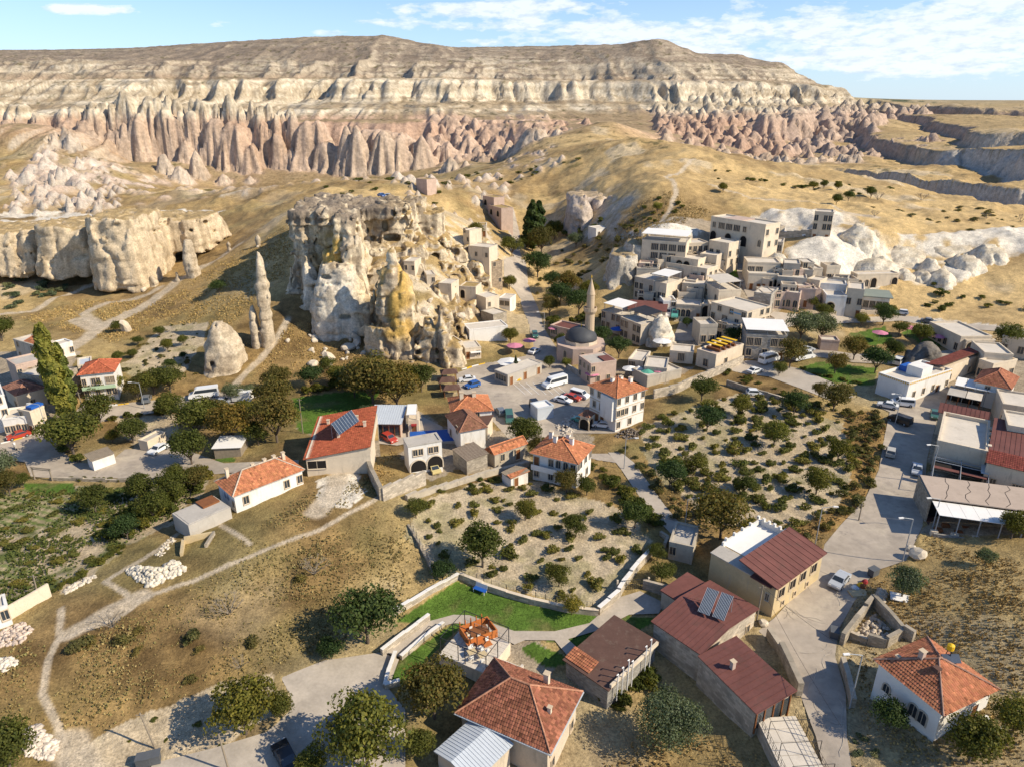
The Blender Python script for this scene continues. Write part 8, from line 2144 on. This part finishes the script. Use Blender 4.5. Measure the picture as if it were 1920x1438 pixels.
for k, (x, y) in enumerate([(.30, .62), (.46, .60), (.62, .50), (.25, .32), (.45, .28), (.70, .72)]):
    q = TR.W(TR.L1 * x, TR.L2 * y, 2.17); t = empty('table', q, 'terrace table with %s top, %s' % ('orange wooden' if k < 3 else 'white', ['farthest left of the orange ones', 'middle orange one', 'nearest orange one', 'by the left pergola post', 'beside the pergola centre', 'next to the lawn railing'][k]), 'table', 'restaurant terrace tables', .5); mb = MB(); mb.box(-.55, .55, -.45, .45, .7, .76); mb.build('table_top', M['ochre'] if k > 2 else mat_plain('orange_wood', (.50, .16, .04), .6, .2, 2), t)
    for sx in (-.45, .45):
        for sy in (-.35, .35):
            mb = MB(); mb.bar((sx, sy, 0), (sx, sy, .7), .04, 5); mb.build('leg', M['canvas'], t)
    for s in (-1, 1):
        c = empty('chair', q + Vector((0, s * .85, 0)), 'pale chair %s the terrace table %d' % ('behind' if s > 0 else 'before', k + 1) if False else 'pale café chair drawn up to a table on the paved restaurant terrace', 'chair', 'restaurant terrace chairs', .5 if s < 0 else .5 + math.pi); mb = MB(); mb.box(-.22, .22, -.22, .22, .42, .47); mb.build('seat', M['canvas'], c); mb = MB(); mb.box(-.22, .22, -.24, -.2, .47, .95); mb.build('backrest', M['canvas'], c)
        for sx in (-.19, .19):
            for sy in (-.19, .19):
                mb = MB(); mb.bar((sx, sy, 0), (sx, sy, .42), .025, 4); mb.build('leg', M['canvas'], c)
q = TR.W(TR.L1 * .62, TR.L2 * .86, 2.17); t = empty('wooden_booth', q, 'orange timber bar booth at the back corner of the paved terrace', 'booth', None, .5); ow = mat_plain('orange_wood', (.50, .16, .04), .6, .2, 2)
for (x0, x1, y0, y1) in ((-2.1, 2.1, -1.5, -1.35), (-2.1, -1.95, -1.35, 1.5), (1.95, 2.1, -1.35, 1.5), (-1.95, 1.95, 1.35, 1.5)):
    mb = MB(); mb.box(x0, x1, y0, y1, 0, 1.15); mb.build('side_panel', ow, t)
mb = MB(); mb.box(-1.3, 1.3, -.7, .7, 0, .85); mb.build('counter', M['wood'], t)
for k in range(5):
    mb = MB(); mb.box(-2.05 + .8 * k, -1.95 + .8 * k, 1.34, 1.52, 1.16, 1.9); mb.build('post', ow, t)

def solar(b, x, y, z, w, l, tilt, label, az=None):
    t = empty('solar_panel', b.W(b.L1 * x, b.L2 * y, z), label, 'solar panel', 'solar water heaters', math.atan2(b.e1.y, b.e1.x) if az is None else az); c_, s_ = math.cos(tilt) * l, math.sin(tilt) * l
    mb = MB(); mb.obox((-w / 2, 0, .3), (w, 0, 0), (0, c_, s_), (0, -.06, .08)); mb.build('collector', M['panel'], t)
    mb = MB(); k_ = 8
    for i in range(k_ + 1): mb.obox((-w / 2 + w * i / k_ - .02, -.05, .39), (.04, 0, 0), (0, c_, s_), (0, -.01, .02))
    mb.build('tube', M['metal'], t)['kind'] = 'stuff'
    mb = MB(); mb.bar((-w / 2, c_, s_ + .3), (-w / 2, c_, -.6), .04); mb.bar((w / 2, c_, s_ + .3), (w / 2, c_, -.6), .04); mb.build('frame', M['steel'], t)

solar(WS, .45, .40, 5.5, 1.5, 3.6, R(32), 'slanted solar panel nearer the stone wall on the dark red roof', R(-35)); solar(WS, .20, .45, 5.5, 1.5, 3.6, R(32), 'slanted solar panel nearer the street on the dark red roof', R(-35))
solar(RS, .62, .42, 5.2, 6.4, 2.6, R(52), 'big striped solar rack standing on the red tiled roof', R(68))
p = HR.W(HR.L1 * .52, HR.L2 * .72, 6.4); t = empty('water_heater', p, 'yellow water tank on a stand on the orange roof ridge', 'tank'); mb = MB(); mb.lathe([(.1, .9), (.38, 1.0), (.38, 1.6), (.1, 1.75)], 10); mb.build('tank', M['yellow'], t); mb = MB()
for a in range(4): mb.bar((.5 * math.cos(a * 1.57), .5 * math.sin(a * 1.57), -.6), (.2 * math.cos(a * 1.57), .2 * math.sin(a * 1.57), 1), .05)
mb.build('stand', M['black'], t); mb = MB(); mb.obox((-1.0, -.9, -.2), (2, 0, 0), (0, .8, .6), (0, -.06, .08)); mb.build('collector', M['panel'], t)
for (lab, dx_, dy_, mt, sz, nm, ct) in (('yellow plastic barrel on the cluttered balcony', -1.2, .62, 'yellow', (.32, .9), 'barrel', 'barrel'), ('blue plastic drum on the cluttered balcony', -1.6, .55, 'blue', (.26, .6), 'barrel', 'barrel'), ('white sack like bucket at the end of the balcony', -1.0, .82, 'canvas', (.36, .7), 'bucket', 'bucket')):
    p = HR.W(dx_, HR.L2 * dy_, 1.22); t = tag(link(nm, MB().lathe([(sz[0] * .85, 0), (sz[0], sz[1] * .5), (sz[0] * .8, sz[1])], 10).mesh(nm, M[mt])), lab, ct); t.location = p
p = HR.W(-2.7, HR.L2 * .95, 1.0); mb = MB(); 
for k in range(6): mb.quad(HR.e2 * (-.3 * k), HR.e2 * (-.3 * k - .3), HR.e2 * (-.3 * k - .3) + HR.e1 * (-.1 + .05 * (k % 2)) + Vector((0, 0, -1.1)), HR.e2 * (-.3 * k) + HR.e1 * (-.1 + .05 * ((k + 1) % 2)) + Vector((0, 0, -1.1)))
t = tag(link('laundry', mb.mesh('laundry', mat_plain('teal_cloth', (.04, .32, .40), .9, .2))), 'turquoise cloth hung over the balcony edge to dry', 'laundry'); t.location = p

M['dumpster'] = mat_plain('dark_grey_plastic', (.10, .105, .11), .6, .2)

def bin_(px, py, label, rz=0, lay=False):
    p = gp(px, py); t = empty('waste_container', p, label, 'bin', 'waste containers', rz); mb = MB(); mb.prism([(-.7, -.5), (.7, -.5), (.6, .5), (-.6, .5)], .2, 1.2); mb.build('bin_body', M['dumpster'], t); mb = MB(); mb.box(-.75, .75, -.55, .55, 1.22, 1.32); mb.build('lid', M['dumpster'], t)
    for sx in (-.5, .5):
        mb = MB(); mb.bar((sx, -.4, .1), (sx, .4, .1), .1, 8); mb.build('wheel', M['black'], t)

bin_(272, 1432, 'left grey waste container at the edge of the lower road', .2); bin_(290, 1428, 'right grey waste container at the edge of the lower road', .3); bin_(1636, 1078, 'dark grey waste container beside the rubbish at the bend', .5); bin_(1563, 1192, 'waste container at the foot of the ruined wall', 1.2)
p = gp(1610, 1112); o = tag(link('mattress', MB().box(-1.3, 1.3, -.7, .7, 0, .28).mesh('mattress', M['ochre'])), 'orange mattress dumped on the street edge', 'mattress'); o.location = p; o.rotation_euler.z = .1
p = gp(1688, 1122); o = tag(link('board', MB().box(-1.3, 1.3, -.8, .8, .2, .3).mesh('board', M['canvas'])), 'white sheet of board lying in the dry field', 'board'); o.location = p; o.rotation_euler = (.1, 0, -.4)
for i, (px, py, mt, lab) in enumerate([(1612, 1098, 'yellow', 'yellow bag on the street rubbish pile'), (1620, 1092, 'tarred', 'rust red bag on the street rubbish pile'), (1600, 1104, 'canvas', 'white sack in the street rubbish'), (1606, 1106, 'metal', 'grey sack in the street rubbish'), (1622, 1102, 'wood', 'brown crate in the street rubbish')]):
    p = gp(px, py); me = MB().lathe([(.3, 0), (.5, .25), (.35, .6), (.08, .8)], 7).mesh('rubbish_bag', M[mt]); o = tag(link('rubbish_bag', me), lab, 'rubbish', 'rubbish at the street bend'); o.location = p; o.rotation_euler = (.3 * i, .2, i)
for i in range(12):
    x, y = random.Random(i).uniform(.5, 5.5), random.Random(i + 50).uniform(.3, 6)
    p = W2.W(-1.2 - (x % 3.2), -0, 0) + W2.e2 * (-.0) if False else W2.W(W2.L1 * (.55 + .035 * i), W2.L2 + 1.0 + (i % 3) * .9, .1); p.z = HG(p.x, p.y)
    me = MB().box(-.35, .35, -.25, .25, 0, .35 + .15 * (i % 3)).mesh('crate', M[['canvas', 'blue', 'green_cv', 'pale_wood', 'ochre', 'wood'][i % 6]]); o = tag(link('crate', me), '%s crate in the cluttered yard behind the plain red roof' % ['white', 'blue', 'green', 'grey', 'ochre', 'brown'][i % 6], 'crate', 'crates of the cluttered yard'); o.location = p; o.rotation_euler.z = i

p = gp(900, 1110); t = empty('garden_swing', p, 'small blue and white garden bench swing on the lawn', 'bench', None, -.5); mb = MB(); mb.box(-1.0, 1.0, -.35, .35, .5, .6); mb.build('seat', M['blue'], t); mb = MB(); mb.obox((-1, .35, .6), (2, 0, 0), (0, .2, .6), (0, .06, 0)); mb.build('backrest', M['metal'], t)
for sx in (-.9, .9):
    for sy in (-.35, .35):
        mb = MB(); mb.bar((sx, sy, 0), (sx, sy, .55), .05, 5); mb.build('leg', M['canvas'], t)
for px, py, lab in [(842, 712, 'brown roofed flower kiosk at the car park corner'), (846, 742, 'lower brown roofed stall beside the orange roofs'), (838, 728, 'half hidden brown roofed stall between two kiosks')]:
    p = gp(px, py); t = empty('kiosk', p, lab, 'kiosk', None, .2)
    for sx in (-1.7, 1.7):
        for sy in (-1.3, 1.3):
            mb = MB(); mb.box(sx - .08, sx + .08, sy - .08, sy + .08, -.2, 2.4); mb.build('post', M['wood'], t)
    mb = MB(); mb.quad((-2.2, -1.8, 2.3), (2.2, -1.8, 2.3), (1.2, 0, 3.1), (-1.2, 0, 3.1)); mb.quad((2.2, 1.8, 2.3), (-2.2, 1.8, 2.3), (-1.2, 0, 3.1), (1.2, 0, 3.1)); mb.quad((2.2, -1.8, 2.3), (2.2, 1.8, 2.3), (1.2, 0, 3.1)); mb.quad((-2.2, 1.8, 2.3), (-2.2, -1.8, 2.3), (-1.2, 0, 3.1)); mb.quad((-2.2, 1.8, 2.28), (2.2, 1.8, 2.28), (2.2, -1.8, 2.28), (-2.2, -1.8, 2.28)); mb.build('roof', M['brownroof'], t)
    mb = MB(); mb.box(-1.5, 1.5, -.4, .4, 0, .9); mb.build('counter', M['ochre'], t)

p = gp(815, 822); t = empty('pool', p, 'blue covered pool beside the white brown roofed house', 'pool', None, .15); mb = MB(); mb.box(-5.5, 5.5, -3, 3, -.2, .55); mb.build('rim', M['concrete'], t); mb = MB(); mb.box(-5.1, 5.1, -2.7, 2.7, .55, .62); mb.build('cover', M['blue'], t)

# ------------------------------------------------------------------ stones
def stone_mesh(seed, sub=2):
    bm = bmesh.new(); bmesh.ops.create_icosphere(bm, subdivisions=sub, radius=1.0); rs = np.random.RandomState(seed); k = rs.normal(0, 1, (6, 3)); k /= np.linalg.norm(k, axis=1)[:, None]; d = rs.uniform(.55, .85, 6)
    for v in bm.verts:
        q = np.array(v.co)
        for n, h in zip(k, d):
            e = q @ n - h
            if e > 0: q = q - n * e
        v.co = Vector(q * (1 + (vnoise3(*(np.array([c * 2 + seed]) for c in q))[0] - .5) * .3))
    me = bpy.data.meshes.new('boulder'); bm.to_mesh(me); bm.free(); me.materials.append(M['boulder']); return me

M['boulder'] = mat_plain('pale_tuff_boulder', (.58, .49, .365), .95, .25, .8, .05, 4, stain=(.42, .34, .24))
ST = [stone_mesh(i) for i in range(6)]
rb = random.Random(9)
for i in range(70):
    px, py = rb.uniform(582, 760), rb.uniform(622, 690)
    if py > 640 + (760 - px) * .32: continue
    p = gp(px, py); o = tag(link('boulder', rb.choice(ST)), 'pale fallen boulder on the slope below the castle rock', 'boulder', 'boulders below the castle'); s = rb.uniform(.4, 1.0) * (2.4 if rb.random() < .22 else 1); o.location = p + Vector((0, 0, s * .2)); o.scale = (s * 1.1, s, s * .8); o.rotation_euler = (rb.random(), rb.random(), rb.random() * 6)
for i in range(90):
    px, py = rb.uniform(700, 930), rb.uniform(455, 640)
    if py > 655 - (930 - px) * .1 or px < 780 and py > 480: continue
    p = gp(px, py); o = tag(link('boulder', rb.choice(ST)), 'pale rock lying among the ruins on the right slope of the castle', 'boulder', 'rocks among the castle ruins'); s = rb.uniform(.4, 1.5); o.location = p; o.scale = (s * 1.2, s, s * .8); o.rotation_euler = (rb.random(), rb.random(), rb.random() * 6)
for px, py, s, lab in [(237, 622, 2.6, 'leaning pale rock slab beside the dirt track'), (270, 545, 1.2, 'small pale rock by the upper track'), (366, 508, 1.4, 'pale rock at the foot of the broad fin'), (540, 640, .8, 'little white stone on the castle path'), (1430, 1170, .8, 'grey stone at the workshop corner'), (1720, 1045, 1.3, 'white rock in the golden field near the restaurant'), (860, 600, 2.2, 'grey rock above the castle café'), (1708, 1030, .8, 'small white rock near the restaurant field')]:
    p = gp(px, py); o = tag(link('boulder', ST[int(px) % 6]), lab, 'boulder'); o.location = p + Vector((0, 0, s * .4)); o.scale = (s * .6, s * .6, s) if 'slab' in lab else (s, s, s * .8); o.rotation_euler = (.2, .3 if 'slab' in lab else 0, px)

def heap(label, poly, n, s0, s1, hgt, col, seed):
    P = poly_px(poly); rs = random.Random(seed); V_, F_, C_ = [], [], []; c = P.mean(0); nv = 0
    base = [(np.array([v.co[:] for v in m.vertices]), [list(f.vertices) for f in m.polygons]) for m in [stone_mesh(s, 1) for s in range(4)]]
    while n:
        x, y = rs.uniform(P[:, 0].min(), P[:, 0].max()), rs.uniform(P[:, 1].min(), P[:, 1].max())
        if not in_poly(np.array([x]), np.array([y]), P)[0]: continue
        n -= 1; e = min(1, seg_dist(np.array([x]), np.array([y]), list(P) + [P[0]])[0] / 2.0); v, f = rs.choice(base); s = rs.uniform(s0, s1)
        M_ = np.array(Matrix.Rotation(rs.random() * 6, 3, 'Z') @ Matrix.Rotation(rs.random() * 6, 3, 'X')); q = (v * np.array([s * 1.3, s, s * .8])) @ M_.T + np.array([x, y, HG(x, y) + rs.random() * hgt * e]) - np.array([c[0], c[1], HG(c[0], c[1])])
        V_ += [tuple(a) for a in q]; F_ += [tuple(nv + k for k in g) for g in f]; nv += len(v); m = rs.uniform(.75, 1.15); C_ += [tuple(k * m for k in col)] * len(v)
    t = empty('stone_heap', (c[0], c[1], HG(c[0], c[1])), label, 'stone heap'); me = mesh_np('stone', np.array(V_), np.array(F_), np.array(C_)); o = link('stone', me, mat_tint('cut_stone', .95, ((2.0, .25),), .03, 6), t); o['kind'] = 'stuff'

heap('large heap of white cut stones in the brown field', [(238, 1070), (262, 1062), (300, 1068), (325, 1052), (352, 1070), (318, 1086), (278, 1102), (258, 1088)], 420, .22, .48, 1.3, (.66, .58, .45), 1)
heap('pile of pale stones behind the corner tree', [(40, 1370), (70, 1360), (110, 1395), (95, 1425), (50, 1415)], 260, .2, .45, 1.0, (.64, .54, .43), 2)
heap('low scatter of pinkish rubble at the left edge', [(0, 1180), (40, 1165), (66, 1178), (40, 1205), (0, 1212)], 160, .15, .4, .5, (.58, .46, .36), 3)
heap('small white stone pile at the left edge', [(-10, 1235), (20, 1232), (34, 1245), (10, 1258), (-10, 1256)], 110, .2, .4, .7, (.64, .56, .45), 4)
heap('row of loose stones along the field track', [(120, 1105), (150, 1088), (178, 1078), (180, 1086), (150, 1098), (124, 1112)], 90, .15, .38, .3, (.6, .52, .4), 5)
heap('rubble inside the roofless shed', [(1600, 1190), (1640, 1150), (1670, 1180), (1650, 1205)], 150, .15, .4, .5, (.52, .43, .32), 6)
heap('broken stones at the street corner above the ruin', [(1636, 1125), (1650, 1105), (1665, 1112), (1655, 1135)], 110, .2, .5, .9, (.56, .47, .35), 7)
heap('building rubble beside the container hut', [(1040, 800), (1075, 775), (1085, 800), (1060, 822)], 180, .2, .5, .8, (.52, .45, .36), 8)
heap('woodpile of grey branches below the guest house', [(1150, 820), (1180, 800), (1205, 812), (1190, 826)], 150, .12, .3, 1.2, (.22, .18, .14), 9)
heap('stones spilled down the track by the concrete terrace', [(290, 1040), (320, 1005), (330, 1012), (300, 1046)], 60, .12, .3, .2, (.6, .52, .4), 10)

p = gp(372, 1022); t = empty('cellar_pit', p, 'sunken cellar entrance with ochre walls in the field slope', 'pit', None, .35); mb = MB(); mb.box(-2.4, -2.0, -2.0, 1.8, -1, .5); mb.build('side_wall', M['ochre'], t); mb = MB(); mb.box(-2.0, 2.0, 1.5, 1.8, -1, .9); mb.build('back_wall', M['ochre'], t); mb = MB(); mb.prism([(1.0, -1.5), (1.4, -1.5), (2.4, 1.8), (2.05, 1.8)], -1, .9); mb.build('side_wall', M['stone'], t)

# ------------------------------------------------------------------ kerbs and painted lines
def kerb(pts, label, L=1.6):
    P = [ground(*q) for q in pts]; t = empty('painted_kerb', P[0], label, 'kerb'); k = 0
    for a, b in zip(P, P[1:]):
        n = max(1, int((b - a).length / L)); d = (b - a) / n; u = Vector((-d.y, d.x, 0)).normalized() * .18
        for i in range(n):
            p = a + d * i; mb = MB(); mb.obox(Vector((p.x, p.y, H1(p.x, p.y) - .2)) - P[0], d * .98 - Vector((0, 0, d.z)), u, (0, 0, .42)); mb.build('kerb_stone', M['yellow' if k % 2 else 'canvas'], t); k += 1

kerb([(160, 760), (200, 762), (242, 757)], 'yellow and white kerb on the upper road'); kerb([(866, 694), (885, 688), (910, 682)], 'yellow and white kerb under the castle rock'); kerb([(2, 832), (25, 826), (60, 815)], 'yellow and white kerb before the white arcade')
mb = MB()
for k in range(7):
    a = ground(960 + k * 13, 718); b_ = ground(985 + k * 13, 740)
    d = (b_ - a); u = Vector((-d.y, d.x, 0)).normalized() * .06; mb.quad(*[Vector((q.x, q.y, H1(q.x, q.y) + .075)) for q in (a - u, b_ - u, b_ + u, a + u)])
a, b_ = ground(972, 729), ground(1050, 729); u = Vector((0, .06, 0)); mb.quad(*[Vector((q.x, q.y, H1(q.x, q.y) + .08)) for q in (a - u, b_ - u, b_ + u, a + u)])
tag(mb.build('parking_lines', M['canvas']), kind='structure')
mb = MB(); rs = random.Random(4)
for k in range(26):
    px, py = rs.choice([(1600, 1080), (1500, 1130), (1530, 1240), (1650, 960), (1690, 880), (1560, 1330)]); a = ground(px + rs.uniform(-30, 30), py + rs.uniform(-40, 40)); ang = rs.uniform(0, 6.28)
    if off_road(a.x, a.y): continue
    for j in range(6):
        q = a + Vector((math.cos(ang), math.sin(ang), 0)) * .8; ang += rs.uniform(-.6, .6); u = Vector((-(q - a).y, (q - a).x, 0)).normalized() * .035
        if off_road(q.x, q.y): break
        mb.quad(*[Vector((w.x, w.y, H1(w.x, w.y) + .06)) for w in (a - u, q - u, q + u, a + u)]); a = q
tag(mb.build('asphalt_cracks', M['grey']), kind='structure')

p = ground(30, 842); t = empty('scooter', (p.x, p.y, H1(p.x, p.y) + .04), 'small dark scooter on the left road by the red car', 'scooter', None, 2.4)
for x in (-.6, .6):
    mb = MB(); mb.bar((x, -.06, .28), (x, .06, .28), .28, 10); mb.build('wheel', M['black'], t)
mb = MB(); mb.prism([(-.7, -.15), (.2, -.15), (.2, .15), (-.7, .15)], .35, .75); mb.bar((.25, 0, .4), (.5, 0, 1.0), .07); mb.bar((.5, -.3, 1.02), (.5, .3, 1.02), .03); mb.build('body', M['grey'], t)
me = bpy.data.meshes.new('person'); J = [(0, 0, .85), (0, 0, 1.05), (.03, 0, 1.3), (.05, 0, 1.45), (.06, 0, 1.62), (.12, .2, 1.38), (.32, .26, 1.15), (.52, .27, 1.05), (.12, -.2, 1.38), (.32, -.26, 1.15), (.52, -.27, 1.05), (.35, .14, .82), (.32, .16, .45), (.42, .16, .38), (.35, -.14, .82), (.32, -.16, .45), (.42, -.16, .38)]
E_ = [(0, 1), (1, 2), (2, 3), (3, 4), (2, 5), (5, 6), (6, 7), (2, 8), (8, 9), (9, 10), (0, 11), (11, 12), (12, 13), (0, 14), (14, 15), (15, 16)]
me.from_pydata(J, E_, []); o = link('person', me, M['canvas']); o.location = (p.x, p.y, H1(p.x, p.y) + .04); o.rotation_euler.z = 2.4
md = o.modifiers.new('skin', 'SKIN'); o.modifiers.new('sub', 'SUBSURF').levels = 1
for v, r in zip(me.skin_vertices[0].data, [.15, .15, .17, .06, .11, .06, .05, .035, .06, .05, .035, .09, .065, .05, .09, .065, .05]): v.radius = (r, r)
me.skin_vertices[0].data[0].use_root = True
tag(o, 'person in a white shirt riding the small scooter', 'person')
for (a_, b_, lab) in (((1418, 1165, 6.0), (1593, 1326, 7.6), 'thin wire from the workshop pole to the roadside lamp'), ((1418, 1165, 5.7), (1560, 1438, 6.0), 'thin wire running down the street from the workshop pole')):
    A_ = gp(*a_[:2]) + Vector((0, 0, a_[2])); B_ = gp(*b_[:2]) + Vector((0, 0, b_[2])); mb = MB(); pr = A_
    for k in range(1, 11):
        q = A_ + (B_ - A_) * k / 10; q.z -= 1.2 * (k / 10) * (1 - k / 10) * 2; mb.bar(pr - A_, q - A_, .02, 4); pr = q
    o = tag(link('overhead_wire', mb.mesh('overhead_wire', M['black'])), lab, 'wire'); o.location = A_
